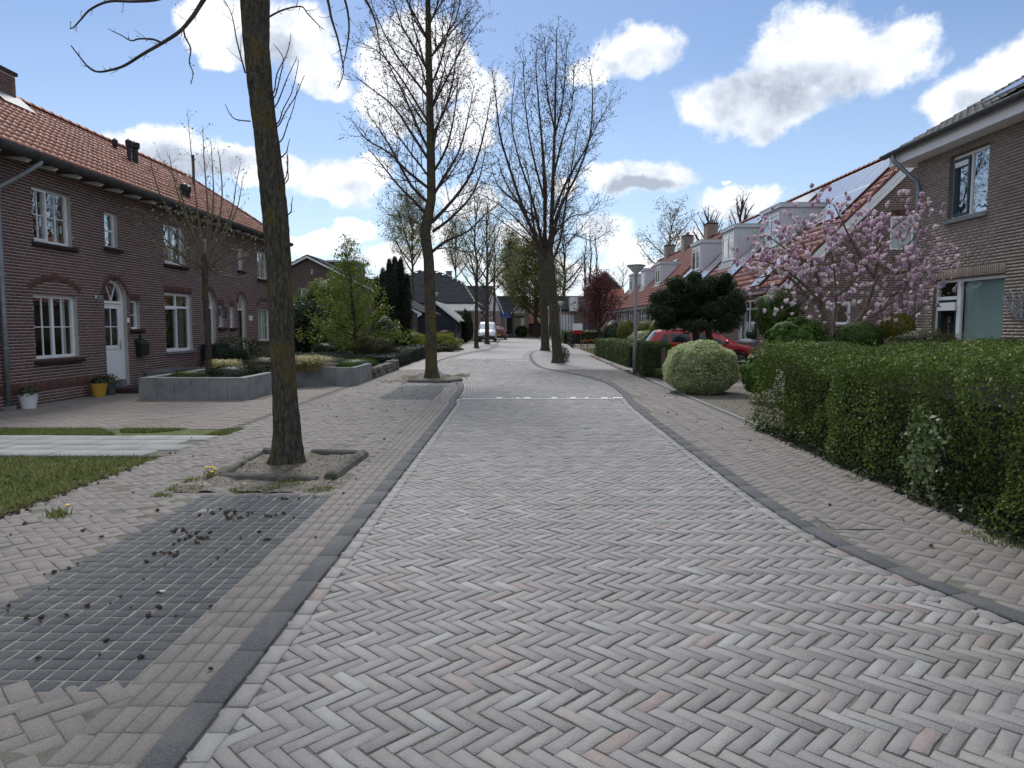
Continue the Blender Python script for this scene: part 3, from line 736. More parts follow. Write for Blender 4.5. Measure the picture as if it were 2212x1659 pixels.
# pale feather and dandelions
mb = MB(); p = G(350, 1281, PZ); mb.ellipsoid((p[0], p[1], PZ+.012), (.022, .010, .006), 8, 5, .2); mb.build('feather', M['white_paint']);
tag(bpy.data.objects['feather'], 'tiny white feather lying on the dark grid paving', 'feather')
M['yellow'] = mk('dandelion_yellow', [(.75,.5,.01),(.85,.62,.03)], rough=.7, scale=90)
M['stem'] = mk('green_stem', [(.08,.13,.03)], rough=.6)
def dandelion(p, n, label):
    e = empty('dandelion', (p[0], p[1], PZ), label, 'flower')
    st = MB(); hd = MB()
    for i in range(n):
        dx, dy, h = R.gauss(0, .035), R.gauss(0, .03), R.uniform(.07, .11)
        st.tube([(p[0], p[1], PZ), (p[0]+dx*.7, p[1]+dy*.7, PZ+h*.6), (p[0]+dx, p[1]+dy, PZ+h)], .003, 5)
        hd.lathe((p[0]+dx, p[1]+dy, PZ+h), [(.004,0),(.017,.006),(.019,.011),(.008,.016)], 10)
    g = blades('leaf_rosette', np.c_[NR.normal(p[0], .05, 60), NR.normal(p[1], .04, 60)], PZ, .03, .09, M['grass'], None, 7, .008)
    g.parent = e; g.location = (-p[0], -p[1], -PZ)
    st.build('stem', M['stem'], e); hd.build('flower_head', M['yellow'], e)
dandelion(G(458,1031,PZ), 5, 'yellow dandelions flowering at the corner of the tree pit')
dandelion(G(127,1114,PZ), 1, 'single yellow dandelion on the pavement beside the lawn')
# leaf litter under the hedge
def litter(name, P, z, s, label, seed):
    g = np.random.default_rng(seed); n = len(P); a = g.uniform(0, 2*pi, n); s = s*g.uniform(.5, 1.3, n)
    u = np.c_[np.cos(a), np.sin(a), g.normal(0, .35, n)]*s[:, None]; w = np.c_[-np.sin(a), np.cos(a), g.normal(0, .35, n)]*s[:, None]*.5
    c = np.c_[P, z + g.uniform(.002, .025, n)]
    v = np.stack([c-u, c+w, c+u, c-w], 1).reshape(-1, 3); i = np.arange(n)[:, None]*4
    me = np_mesh(name, v, np.c_[i, i+1, i+2, i+3]); me.materials.append(M['litter'])
    o = bpy.data.objects.new(name, me); COL.objects.link(o); tag(o, label, 'leaf litter', kind='stuff')
P = np.c_[PRX + np.abs(NR.normal(0, .14, 7000)) - .12, NR.uniform(3, 11.2, 7000)]
litter('leaf_litter', P, PZ-.012, .022, 'dry brown leaves and twigs along the foot of the big hedge', 1)
P = np.c_[NR.uniform(3.95, 6, 900), NR.uniform(11, 19, 900)]
litter('leaf_litter', P, PZ-.012, .02, 'dry leaves on the bare soil beside the variegated bush', 2)
P = np.c_[3.8 + np.abs(NR.normal(0, .12, 900)) - .1, NR.uniform(22, 38, 900)]
litter('leaf_litter', P, PZ-.0, .03, 'dry leaves along the foot of the clipped hedges', 3)
P = np.c_[NR.uniform(-3.4, -1.8, 1500), NR.uniform(6.9, 9, 1500)]
litter('leaf_litter', P, PZ+.005, .014, 'bits of leaf and twig on the soil around the nearest trunk', 4)
P = np.c_[NR.uniform(-9, -4.4, 700), NR.uniform(4.5, 8.9, 700)]
litter('leaf_litter', P, PZ, .012, 'pale leaf bits scattered over the lawn', 5)
# ------------------------------------------------------------------ building materials
M['brick_red'] = mk('dark_red_brick', [(.08,.042,.038),(.14,.07,.058)], rough=.85, scale=20, var=.7, bump=1, bscale=120,
    piece=[(.105,.062,.056),(.165,.083,.071),(.21,.10,.076),(.13,.067,.062),(.18,.105,.092)])
M['mortar_red'] = mk('grey_mortar', [(.36,.34,.33),(.46,.44,.42)], rough=.95, scale=3)
M['brick_brown'] = mk('brown_grey_brick', [(.24,.195,.17),(.36,.295,.255)], rough=.88, scale=18, var=.65, bump=1, bscale=120,
    piece=[(.23,.19,.17),(.31,.255,.22),(.38,.31,.265),(.28,.235,.215),(.35,.30,.265)])
M['mortar_brown'] = mk('brown_mortar', [(.14,.128,.115),(.19,.172,.155)], rough=.95, scale=3)
M['brick_maroon'] = mk('maroon_brick', [(.08,.035,.03),(.12,.055,.045)], rough=.85, scale=18, var=.6, bump=1, bscale=120,
    piece=[(.07,.034,.03),(.11,.05,.04),(.13,.06,.05)])
M['mortar_pale'] = mk('pale_mortar', [(.45,.43,.41),(.52,.50,.48)], rough=.95, scale=3)
M['brick_dark'] = mk('dark_brick', [(.03,.02,.018),(.06,.04,.035)], rough=.9, scale=20, piece=[(.03,.02,.018),(.06,.04,.035)])  # dark brick of sills, chimney caps, doorstep and one far wall
M['tile_orange'] = mk('orange_pantile', [(.30,.105,.06),(.40,.16,.10)], rough=.62, scale=5, var=.55, bump=.6, bscale=60, spec=.5,
    piece=[(.28,.10,.062),(.36,.135,.085),(.42,.17,.11),(.33,.12,.075)], stain=((.20,.12,.09),.8,.5,.85,.5))
M['tile_red'] = mk('red_tile', [(.20,.062,.043),(.27,.09,.06)], rough=.62, scale=5, var=.5, bump=.6, bscale=60, spec=.5,
    piece=[(.19,.06,.042),(.24,.08,.055),(.28,.10,.07)], stain=((.16,.08,.06),.8,.5,.85,.5))
M['tile_black'] = mk('black_tile', [(.035,.037,.042),(.07,.072,.08)], rough=.7, scale=5, var=.5, bump=.6, bscale=60, spec=.5, piece=[(.035,.037,.042),(.055,.058,.065),(.085,.088,.095)])
M['white'] = mk('white_paint', [(.72,.73,.74),(.80,.81,.82)], rough=.45, scale=3, spec=.5)
M['cream'] = mk('cream_paint', [(.62,.60,.52),(.70,.68,.60)], rough=.5, scale=3)
M['grey_board'] = mk('pale_grey_board', [(.52,.54,.58),(.60,.62,.66)], rough=.55, scale=2)
M['zinc'] = mk('zinc_metal', [(.17,.19,.21),(.28,.30,.32)], rough=.5, scale=6, metal=.5)
M['gutter'] = mk('dark_zinc_gutter', [(.05,.055,.06),(.10,.105,.11)], rough=.5, scale=5, metal=.3)
M['black'] = mk('black_plastic', [(.012,.012,.014),(.03,.03,.032)], rough=.5, scale=10)
M['wood_dark'] = mk('brown_wood', [(.07,.05,.035),(.13,.10,.07)], rough=.8, scale=6, stretch=(8,8,1))
M['soffit'] = mk('dark_soffit', [(.04,.03,.026),(.07,.05,.045)], rough=.8, scale=5)
M['green_door'] = mk('green_door', [(.012,.04,.04),(.02,.055,.055)], rough=.35, scale=4)
M['curtain'] = mk('white_curtain', [(.55,.55,.53),(.70,.70,.68)], rough=.9, scale=3, stretch=(9,9,.4))
M['curtain_tan'] = mk('tan_curtain', [(.16,.13,.10),(.26,.22,.17)], rough=.9, scale=3, stretch=(9,9,.4))
M['blind'] = mk('pale_green_blind', [(.36,.46,.43),(.42,.52,.49)], rough=.8, scale=.8)
M['room'] = mk('room_shade', [(.02,.02,.022),(.05,.045,.04)], rough=.9, scale=1.5)
M['glass'] = glass_mat('window_glass')
M['glass_wavy'] = glass_mat('wavy_window_glass', (.75,.85,.85), .0022, .36)
M['frosted'] = mk('frosted_glass', [(.28,.31,.32),(.38,.41,.42)], rough=.25, scale=4, stain=((.55,.56,.55),9,.6,.8,.6), spec=.8)
M['panel'] = mk('solar_cells', [(.03,.036,.05),(.04,.048,.065)], rough=.30, scale=3, spec=1.0, coat=1.0)
M['alu'] = mk('aluminium_edge', [(.35,.36,.38),(.5,.51,.53)], rough=.4, scale=5, metal=.6)
M['concrete'] = mk('grey_concrete', [(.14,.15,.15),(.21,.22,.22),(.26,.27,.265)], rough=.85, scale=3.5, bump=1, bscale=60, stain=((.40,.42,.43),3.2,.6,.8,.6))
M['lead'] = mk('lead_flashing', [(.16,.17,.18),(.26,.27,.28)], rough=.6, scale=5, metal=.3)
M['render_beige'] = mk('beige_brick_wall', [(.26,.215,.18),(.34,.29,.25)], rough=.9, scale=9)

def frame_x(X, sgn):                                # wall facing +X (sgn 1) or -X (sgn -1); u runs along Y
    return lambda u, n, z: (X + sgn*n, u, z)
def frame_y(Y):                                     # wall facing the camera; u runs along X
    return lambda u, n, z: (u, Y - n, z)
def axes(F):
    o = Vector(F(0, 0, 0)); return o, Vector(F(1, 0, 0)) - o, Vector(F(0, 1, 0)) - o
def piece_mats(F, us, ns, zs, lens, deps, hts, rot=None):
    o, U, Nn = axes(F); us = np.asarray(us, float); K = len(us); Mx = np.zeros((K, 4, 4))
    ns = np.broadcast_to(ns, (K,)); zs = np.broadcast_to(zs, (K,)); lens = np.broadcast_to(lens, (K,)); deps = np.broadcast_to(deps, (K,)); hts = np.broadcast_to(hts, (K,))
    r = np.zeros(K) if rot is None else np.asarray(rot, float)
    Uv = np.array(U); Nv = np.array(Nn); Zv = np.array([0, 0, 1.0])
    Mx[:, :3, 0] = (np.cos(r)[:, None]*Uv + np.sin(r)[:, None]*Zv)*lens[:, None]
    Mx[:, :3, 1] = Nv*deps[:, None]
    Mx[:, :3, 2] = (-np.sin(r)[:, None]*Uv + np.cos(r)[:, None]*Zv)*hts[:, None]
    Mx[:, :3, 3] = np.array(o) + us[:, None]*Uv + ns[:, None]*Nv + zs[:, None]*Zv
    Mx[:, 3, 3] = 1; return Mx
def hole_span(h, z):
    u0, u1, z0, z1 = h[:4]; rise = h[4] if len(h) > 4 else 0
    if z < z0 or z > z1 + rise: return None
    if z <= z1 or not rise: return (u0, u1) if z <= z1 else None
    c = (u0+u1)/2; w = (u1-u0)/2; Rr = (w*w+rise*rise)/(2*rise); dz = z-(z1+rise-Rr)
    hw = sqrt(max(0, Rr*Rr-dz*dz)); return (c-hw, c+hw)
def subtract(iv, holes):
    out = [iv]
    for (a, b) in holes:
        nx = []
        for (p, q) in out:
            if b <= p or a >= q: nx.append((p, q)); continue
            if a > p: nx.append((p, a))
            if b < q: nx.append((b, q))
        out = nx
    return out
BOXV = box_variant()
def brick_wall(parent, F, u0, u1, z0, z1, holes, mat, mortar, gable=None, limit=300, bl=.222, ch=.0625, seed=1, name='wall', back=True):
    g = random.Random(seed); mb = MB(); us, zs, ls = [], [], []
    nc = int((z1-z0)/ch)+1
    for k in range(nc):
        za = z0+k*ch; zb = min(za+ch, z1); zc = za+ch/2
        if zb - za < .01: continue
        a, b = (u0, u1) if gable is None else gable(zc)
        if b-a < .05: continue
        hs = [s for s in (hole_span(h, zc) for h in holes) if s]
        for (p, q) in subtract((a, b), hs):
            mb.quad(F(p, 0, za), F(q, 0, za), F(q, 0, zb), F(p, 0, zb))
            x = u0 + ((k % 2)*.5 + (.25 if (k//2) % 3 == 1 else 0))*bl - bl*2
            while x < q:
                l = bl
                s, e = max(x, p), min(x+l, q)
                if e-s > .035: us.append((s+e)/2); zs.append(zc); ls.append(e-s-.011)
                x += l
    for h in holes:                                 # reveals
        a, b, c, d = h[:4]; D = -.16
        mb.quad(F(a, -.008, c), F(a, D, c), F(a, D, d), F(a, -.008, d)); mb.quad(F(b, -.008, c), F(b, -.008, d), F(b, D, d), F(b, D, c))
        mb.quad(F(a, -.008, c), F(b, -.008, c), F(b, D, c), F(a, D, c))
        if len(h) <= 4: mb.quad(F(a, -.008, d), F(a, D, d), F(b, D, d), F(b, -.008, d))
        else:
            pts = []
            for i in range(13):
                w = (b-a)/2; rise = h[4]; Rr = (w*w+rise*rise)/(2*rise); th = math.asin(min(1, w/Rr))*(i/6-1); pts.append(((a+b)/2+Rr*sin(th), d+rise-Rr+Rr*cos(th)))
            for i in range(12): mb.quad(F(pts[i][0], 0, pts[i][1]), F(pts[i][0], D, pts[i][1]), F(pts[i+1][0], D, pts[i+1][1]), F(pts[i+1][0], 0, pts[i+1][1]))
    w = mb.build(name, mortar, parent)
    n = len(us)
    ns = -.0465 + NR.normal(0, .0008, n)
    scatter('brick', BOXV, piece_mats(F, us, ns, zs, ls, .1, ch-.0145, NR.normal(0, .003, n)), mat, w, limit, 'brick_field')
    return w
def soldier_row(parent, F, u0, u1, z0, z1, mat, n0=-.1, n1=.010, name='soldier_brick', bw=.062):
    k = max(1, round((u1-u0)/bw)); w = (u1-u0)/k
    us = u0+(np.arange(k)+.5)*w
    scatter(name, BOXV, piece_mats(F, us, (n0+n1)/2+NR.normal(0, .001, k), (z0+z1)/2, w-.011, n1-n0, z1-z0-.01), mat, parent, 60)
def arch_row(parent, F, u0, u1, zs, rise, mat, h=.2, bw=.068, n1=.011):
    w = (u1-u0)/2; Rr = (w*w+rise*rise)/(2*rise); th = math.asin(min(1, w/Rr))
    k = int(2*th*(Rr+h*.5)/bw); c = (u0+u1)/2; t = (np.arange(k)+.5)/k*2*th-th; zc = zs+rise-Rr
    us = c+(Rr+h/2)*np.sin(t); zz = zc+(Rr+h/2)*np.cos(t)
    scatter('arch_brick', BOXV, piece_mats(F, us, n1-.05, zz, bw-.012, .1, h, -t), mat, parent, 60)
def window(parent, F, u0, u1, z0, z1, rec=.09, fw=.06, verts=(), horiz=(), sash=(), bars=None, mat=None, glass=None, sill=None, curtain=None, name='window', rise=0, blindz=None, depth=.06):
    """verts/horiz: mullion positions as fractions; bars = (nx, nz) thin glazing bars per light"""
    mat = mat or M['white']; glass = glass or M['glass']; mb = MB(); n0, n1 = -rec-depth, -rec
    mb.fbox(F, u0, u0+fw, n0, n1, z0, z1); mb.fbox(F, u1-fw, u1, n0, n1, z0, z1)
    mb.fbox(F, u0+fw, u1-fw, n0, n1+.01, z0, z0+fw*1.1)
    if not rise: mb.fbox(F, u0+fw, u1-fw, n0, n1, z1-fw, z1)
    U = [u0+fw] + [u0+(u1-u0)*v for v in verts] + [u1-fw]; Z = [z0+fw] + [z0+(z1-z0)*h for h in horiz] + [z1-(0 if rise else fw)]
    for v in U[1:-1]: mb.fbox(F, v-fw*.45, v+fw*.45, n0, n1-.004, z0+fw, z1-(0 if rise else fw))
    for h in Z[1:-1]: mb.fbox(F, u0+fw, u1-fw, n0, n1-.002, h-fw*.45, h+fw*.45)
    if bars:
        t = .009
        for i in range(len(U)-1):
            a, b = U[i], U[i+1]
            for k in range(1, bars[0]): x = a+(b-a)*k/bars[0]; mb.fbox(F, x-t, x+t, n1-.04, n1-.012, z0+fw, z1-(0 if rise else fw))
            for k in range(1, bars[1]):
                z = z0+fw+(z1-z0-2*fw)*k/bars[1]; mb.fbox(F, a, b, n1-.042, n1-.014, z-t, z+t)
    if rise:
        w = (u1-u0)/2; Rr = (w*w+rise*rise)/(2*rise); th = math.asin(min(1, w/Rr)); c = (u0+u1)/2; zc = z1+rise-Rr; pts = []
        for i in range(15):
            t = th*(i/7-1); pts.append((sin(t), cos(t)))
        for i in range(14):
            (s0, c0), (s1, c1) = pts[i], pts[i+1]; ri = Rr-fw
            mb.hexa([F(c+ri*s0,n0,zc+ri*c0),F(c+Rr*s0,n0,zc+Rr*c0),F(c+Rr*s0,n1,zc+Rr*c0),F(c+ri*s0,n1,zc+ri*c0),
                     F(c+ri*s1,n0,zc+ri*c1),F(c+Rr*s1,n0,zc+Rr*c1),F(c+Rr*s1,n1,zc+Rr*c1),F(c+ri*s1,n1,zc+ri*c1)])
    fr = mb.build(name, mat, parent)
    zt = [(F(u0+.01, -rec-.03, z0+.01)), (F(u1-.01, -rec-.03, z0+.01)), (F(u1-.01, -rec-.03, z1-.01)), (F(u0+.01, -rec-.03, z1-.01))]
    if rise:
        poly = [zt[0], zt[1]] + [F(c+(Rr-.02)*p[0], -rec-.03, zc+(Rr-.02)*p[1]) for p in reversed(pts)]
        gb = MB(); gb.add(poly, [tuple(range(len(poly)))]); gb.build('glass_pane', glass, fr)
    else:
        for i in range(len(U)-1):
            for j in range(len(Z)-1):
                gb = MB(); gb.quad(F(U[i],-rec-.03,Z[j]), F(U[i+1],-rec-.03,Z[j]), F(U[i+1],-rec-.03,Z[j+1]), F(U[i],-rec-.03,Z[j+1])); gb.build('glass_pane', glass, fr)
    for (a, b, c_, d) in sash:                       # opening casements standing proud of the frame
        sb = MB(); a = u0+(u1-u0)*a; b = u0+(u1-u0)*b; c_ = z0+(z1-z0)*c_; d = z0+(z1-z0)*d; s = .045
        for q in ((a, a+s, c_, d), (b-s, b, c_, d), (a+s, b-s, c_, c_+s), (a+s, b-s, d-s, d)): sb.fbox(F, q[0], q[1], n1-.01, n1+.022, q[2], q[3])
        sb.build('sash', mat, fr)
    if curtain:
        for (a, b, m_) in curtain:
            cb = MB(); x0_ = u0+(u1-u0)*a; x1_ = u0+(u1-u0)*b; k = max(3, int((x1_-x0_)/.05)); vs = []
            for i in range(k+1):
                u = x0_+(x1_-x0_)*i/k; nn_ = -rec-.17+.02*(-1)**i; vs += [F(u, nn_, z0+.02), F(u, nn_, z1)]
            cb.add(vs, [(2*i, 2*i+2, 2*i+3, 2*i+1) for i in range(k)]); cb.build('curtain', m_, fr)
    if sill == 'brick':
        k = max(2, round((u1-u0+.16)/.075)); w = (u1-u0+.16)/k; us = u0-.08+(np.arange(k)+.5)*w
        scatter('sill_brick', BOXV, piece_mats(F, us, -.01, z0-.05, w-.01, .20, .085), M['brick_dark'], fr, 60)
    elif sill == 'stone':
        sb = MB(); sb.fbox(F, u0-.06, u1+.06, -.12, .06, z0-.07, z0-.005); sb.build('sill', M['lead'], fr)
    return fr
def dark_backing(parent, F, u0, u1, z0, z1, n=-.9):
    mb = MB(); mb.quad(F(u0, n, z0), F(u1, n, z0), F(u1, n, z1), F(u0, n, z1)); mb.build('room_shade_panel', M['room'], parent)  # added sheet behind the windows, painted near-black as room shade

# ------------------------------------------------------------------ roofs
def tile_variants(w, h, th=.022, amp=.022, flat=False, n=3):
    xs = [-.5, -.34, -.05, .2, .38, .5]
    zz = [.6, 0, -.35, 0, 1.0, .75] if not flat else [.25, .0, .0, .0, .0, .25]
    out = []
    for k in range(n):
        g = np.random.default_rng(k+20); v = []
        for x, z in zip(xs, zz): v.append((x*w*1.04, 0, z*amp+th+.004*g.random()))
        for x, z in zip(xs, zz): v.append((x*w*1.04, h*1.12, z*amp))
        for x, z in zip(xs, zz): v.append((x*w*1.04, .004, z*amp-.004))
        f = [(i, i+1, 7+i, 6+i) for i in range(5)] + [(12+i, 13+i, i+1, i) for i in range(5)]
        out.append((np.array(v), np.array(f)))
    return out
def tiled_slope(parent, A, B, C, mat, w=.21, h=.30, lim=None, limit=300, flat=False, name='roof', clip=None, under=None):
    """A-B: the eave line; C: the point on the ridge above A. lim(s)->(u0,u1) trims hips and verges (s = metres up the slope)"""
    A, B, C = Vector(A), Vector(B), Vector(C); L_ = (B-A).length; U = (B-A).normalized(); S = (C-A); S = S - U*S.dot(U); SL = S.length; S.normalize(); Nn = U.cross(S).normalized()
    if Nn.z < 0: Nn = -Nn
    lim = lim or (lambda s: (0, L_))
    P = []; nr = int(SL/h)
    for j in range(nr):
        s = j*SL/nr; a, b = lim(s+h*.5)
        if b-a < w*.5: continue
        k = max(1, int((b-a)/w))
        for i in range(k):
            u = a+(i+.5)*(b-a)/k
            p = A+U*u+S*s
            if clip and clip(u, s): continue
            P.append((p, (b-a)/k/w))
    K = len(P); Mx = np.zeros((K, 4, 4)); Ua, Sa, Na = np.array(U), np.array(S), np.array(Nn)
    loc = np.array([tuple(p[0]) for p in P]) + Na*.03; sc = np.array([p[1] for p in P])
    t = NR.normal(0, .006, K)
    Mx[:, :3, 0] = Ua*sc[:, None]; Mx[:, :3, 1] = Sa + Na*t[:, None]; Mx[:, :3, 2] = Na; Mx[:, :3, 3] = loc + Na*NR.normal(0, .0015, K)[:, None]; Mx[:, 3, 3] = 1
    a0, b0 = lim(0); a1, b1 = lim(SL)
    mb = MB(); q = [A+U*a0, A+U*b0, A+U*b1+S*SL, A+U*a1+S*SL]
    if not under: 
        mb.quad(*q); mb.quad(*[p - Nn*.12 for p in q])
    else:
        for (s0, s1) in under: mb.quad(A+U*lim(s0)[0]+S*s0, A+U*lim(s0)[1]+S*s0, A+U*lim(s1)[1]+S*s1, A+U*lim(s1)[0]+S*s1)
    r = mb.build(name, M['soffit'], parent)
    scatter('roof_tile', tile_variants(w, SL/nr, flat=flat), Mx, mat, r, limit, 'roof_tile_field')
    return r, (A, U, S, Nn, SL)
def ridge_caps(parent, a, b, mat, r=.11, l=.38, name='ridge_tile', limit=80):
    a, b = Vector(a), Vector(b); d = b-a; n = max(1, int(d.length/l)); D = d.normalized(); side = D.cross(Vector((0,0,1))).normalized(); up = side.cross(D)
    v = []
    for (x, rr) in ((-.52, r*1.1), (-.38, r*1.12), (-.36, r), (.52, r*.94)):
        for k in range(7):
            t = pi*k/6; v.append((x, rr*cos(t), rr*.75*sin(t)))
    f = [(j*7+k, j*7+k+1, (j+1)*7+k+1, (j+1)*7+k) for j in range(3) for k in range(6)] + [(0,1,2,3),(3,4,5,6),(0,3,6,6)]
    f = [x if len(set(x)) == 4 else (0, 3, 5, 6) for x in f]
    Mx = np.zeros((n, 4, 4)); st = d.length/n
    for i in range(n):
        p = a+D*(i+.5)*st
        Mx[i, :3, 0] = np.array(D)*st; Mx[i, :3, 1] = np.array(side); Mx[i, :3, 2] = np.array(up); Mx[i, :3, 3] = np.array(p); Mx[i, 3, 3] = 1
    scatter(name, [(np.array(v), np.array(f))], Mx, mat, parent, limit)
def gutter(parent, a, b, r=.085, mat=None, joints=True):
    a, b = Vector(a), Vector(b); d = (b-a).normalized(); side = d.cross(Vector((0,0,1))).normalized(); mb = MB()
    prof = [(r*cos(t), r*sin(t)) for t in [pi+pi*k/8 for k in range(9)]]
    n = len(prof); vs = []
    for p in (a, b):
        for (x, z) in prof: vs.append(tuple(p+side*x+Vector((0,0,z))))
    mb.add(vs, [(i, i+1, n+i+1, n+i) for i in range(n-1)] + [tuple(range(n)), tuple(range(n, 2*n))[::-1]])
    if joints:
        L_ = (b-a).length; k = int(L_/1.0)
        for i in range(1, k):
            q = a+d*i*1.0
            vs = []
            for dd in (-.012, .012):
                for (x, z) in prof: vs.append(tuple(q+d*dd+side*x*1.08+Vector((0,0,z*1.08))))
            mb.add(vs, [(i_, i_+1, n+i_+1, n+i_) for i_ in range(n-1)])
    mb.build('gutter', mat or M['gutter'], parent, smooth=False)

# ------------------------------------------------------------------ LEFT TERRACE
XL = -9.8
FL = frame_x(XL, 1)
def uz(px, py, X=XL):
    p = AX(px, py, X); return p[1], p[2]
def rect(pl, pr, pt, pb, X=XL):                     # left/right columns, top/bottom rows read at the left edge
    u0, z1 = uz(pl, pt, X); _, z0 = uz(pl, pb, X); u1, _ = uz(pr, pt, X); return (u0, u1, z0, z1)
UP = [rect(67,150,397,520), rect(224,252.6,456,533), rect(352.5,397,479.5,568), rect(436.6,453,514,566), rect(513,524,535,583), rect(555,577,541,601)]
W1 = rect(71,165.5,634,779); D1 = rect(224,273,640,824); S1 = rect(281,301,649,711); W2 = rect(355,413,631,761)
D2 = rect(439.5,465,652,790); S2 = rect(471,483,660,708); S3 = rect(496,505.5,662,708); D3 = rect(513,531,655,765); W3 = rect(557,583,666,738)
terr = empty('terraced_house', (XL, 20, 0), 'long dark red brick terrace with orange pantile roof on the left of the street', 'house')
doors = [D1, D2, D3]; ris = [(d[1]-d[0])*.42 for d in doors]
holes = [w for w in UP] + [W1, S1, W2, S2, S3, W3] + [(d[0], d[1], .1, d[3], r) for d, r in zip(doors, ris)]
LU0, LU1, LZ = 11.5, 29.5, 4.86
wall = brick_wall(terr, FL, LU0, LU1, -.05, LZ, holes, M['brick_red'], M['mortar_red'], seed=2)
soldier_row(wall, FL, LU0+.1, D1[0]-.25, .30, .50, M['brick_red'], n1=.006)
for k, w in enumerate(UP):
    if k in (0, 5): window(terr, FL, *w, verts=(.42,) if k == 0 else (.5,), bars=(2, 2) if k == 0 else (2, 3), sill='brick', curtain=[(.02,.98,M['curtain'])] if k == 5 else [(.75,.98,M['curtain'])], glass=M['glass_wavy'], sash=[(.03,.43,.04,.96)] if k == 0 else (), mat=M['cream'] if k == 5 else None)
    elif k == 2: window(terr, FL, *w, verts=(.5,), sill='brick', glass=M['glass_wavy'], sash=[(.05,.5,.05,.95)], curtain=[(.6,.95,M['curtain'])])
    else: window(terr, FL, *w, horiz=(.5,) if k == 1 else (), bars=(1, 2), fw=.05, sill='brick', glass=M['glass_wavy'], curtain=[(.1,.9,M['curtain'])])
window(terr, FL, *W1, verts=(.5,), bars=(2, 2), fw=.075, sill='brick', curtain=[(.02,.10,M['curtain']),(.86,.99,M['curtain'])])
arch_row(terr, FL, W1[0]-.10, W1[1]+.12, W1[3]+.06, .24, M['brick_red'], h=.13, bw=.064, n1=.010)
window(terr, FL, *W2, verts=(.5,), horiz=(.76,), fw=.07, sill='stone', curtain=[(.72,.98,M['curtain_tan'])], sash=[(.04,.5,.03,.75)])
soldier_row(terr, FL, W2[0]-.05, W2[1]+.05, W2[3]+.01, W2[3]+.21, M['brick_red'])
for s in (S1, S2, S3):
    window(terr, FL, *s, bars=(1, 2), fw=.05, sill='brick', curtain=[(.05,.95,M['curtain'])]); soldier_row(terr, FL, s[0]-.05, s[1]+.05, s[3]+.01, s[3]+.19, M['brick_red'])
window(terr, FL, *W3, verts=(.5,), bars=(2, 2), fw=.06, sill='brick', curtain=[(.0,1,M['curtain'])], mat=M['cream'])
arch_row(terr, FL, W3[0]-.1, W3[1]+.12, W3[3]+.06, .24, M['brick_red'], h=.13, bw=.064, n1=.010)
def house_door(d, rise, mat, leafmat, glazed, label=None):
    u0, u1, _, z1 = d; zb = .13; zt = 2.16 if z1 > 2.3 else z1-.12; fw = .075; rec = .10
    mb = MB(); n0, n1 = -rec-.08, -rec
    mb.fbox(FL, u0, u0+fw, n0, n1, zb, z1); mb.fbox(FL, u1-fw, u1, n0, n1, zb, z1); mb.fbox(FL, u0+fw, u1-fw, n0, n1, zt, zt+.06)
    w = (u1-u0)/2; Rr = (w*w+rise*rise)/(2*rise); th = math.asin(min(1, w/Rr)); c = (u0+u1)/2; zc = z1+rise-Rr
    for i in range(14):
        t0, t1 = th*(i/7-1), th*((i+1)/7-1); ri = Rr-fw
        mb.hexa([FL(c+ri*sin(t0),n0,zc+ri*cos(t0)),FL(c+Rr*sin(t0),n0,zc+Rr*cos(t0)),FL(c+Rr*sin(t0),n1,zc+Rr*cos(t0)),FL(c+ri*sin(t0),n1,zc+ri*cos(t0)),
                 FL(c+ri*sin(t1),n0,zc+ri*cos(t1)),FL(c+Rr*sin(t1),n0,zc+Rr*cos(t1)),FL(c+Rr*sin(t1),n1,zc+Rr*cos(t1)),FL(c+ri*sin(t1),n1,zc+ri*cos(t1))])
    # V shaped glazing bars of the fanlight
    for s in (-1, 1): mb.bar(FL(c, n1-.02, zt+.06), FL(c+s*w*.45, n1-.02, z1+rise*.82), .02, .02)
    fr = mb.build('door', mat, terr)
    gp = MB(); poly = [FL(u0+.03, n1-.035, zt), FL(u1-.03, n1-.035, zt)] + [FL(c+(Rr-.02)*sin(th*(1-i/6)), n1-.035, zc+(Rr-.02)*cos(th*(1-i/6))) for i in range(13)]
    gp.add(poly, [tuple(range(len(poly)))]); gp.build('fanlight', M['glass'], fr)
    lf = MB(); a, b = u0+fw+.005, u1-fw-.005; m0, m1 = n0+.01, n1-.03; z_s = zb+.92
    lf.fbox(FL, a, a+.11, m0, m1, zb, zt-.01); lf.fbox(FL, b-.11, b, m0, m1, zb, zt-.01); lf.fbox(FL, a+.11, b-.11, m0, m1, zt-.12, zt-.01)
    lf.fbox(FL, a+.11, b-.11, m0, m1, z_s, z_s+.09); lf.fbox(FL, a+.11, b-.11, m0, m1, zb, zb+.16); lf.fbox(FL, a+.11, b-.11, m0, m1-.018, zb+.16, z_s)
    lf.fbox(FL, a+.17, b-.17, m0, m1-.006, zb+.22, z_s-.07)
    for k in range(1, 2): lf.fbox(FL, (a+b)/2-.011, (a+b)/2+.011, m0+.01, m1-.01, z_s+.09, zt-.12)
    lf.fbox(FL, a+.11, b-.11, m0+.012, m1-.012, (z_s+zt)/2-.02, (z_s+zt)/2+.002)
    lf.build('door_leaf', leafmat, fr)
    g = MB(); g.quad(FL(a+.1, m0+.02, z_s+.05), FL(b-.1, m0+.02, z_s+.05), FL(b-.1, m0+.02, zt-.1), FL(a+.1, m0+.02, zt-.1)); g.build('glass_pane', M['glass'], fr)
    h = MB(); h.tube([FL(b-.05, m1+.03, zb+1.0), FL(b-.16, m1+.045, zb+1.0)], .011, 6); h.fbox(FL, b-.075, b-.035, m1, m1+.012, zb+.9, zb+1.12); h.build('handle', M['alu'], fr)
    arch_row(terr, FL, u0-.02, u1+.02, z1+.02, rise, M['brick_red'], h=.12)
house_door(D1, ris[0], M['white'], M['white'], True)
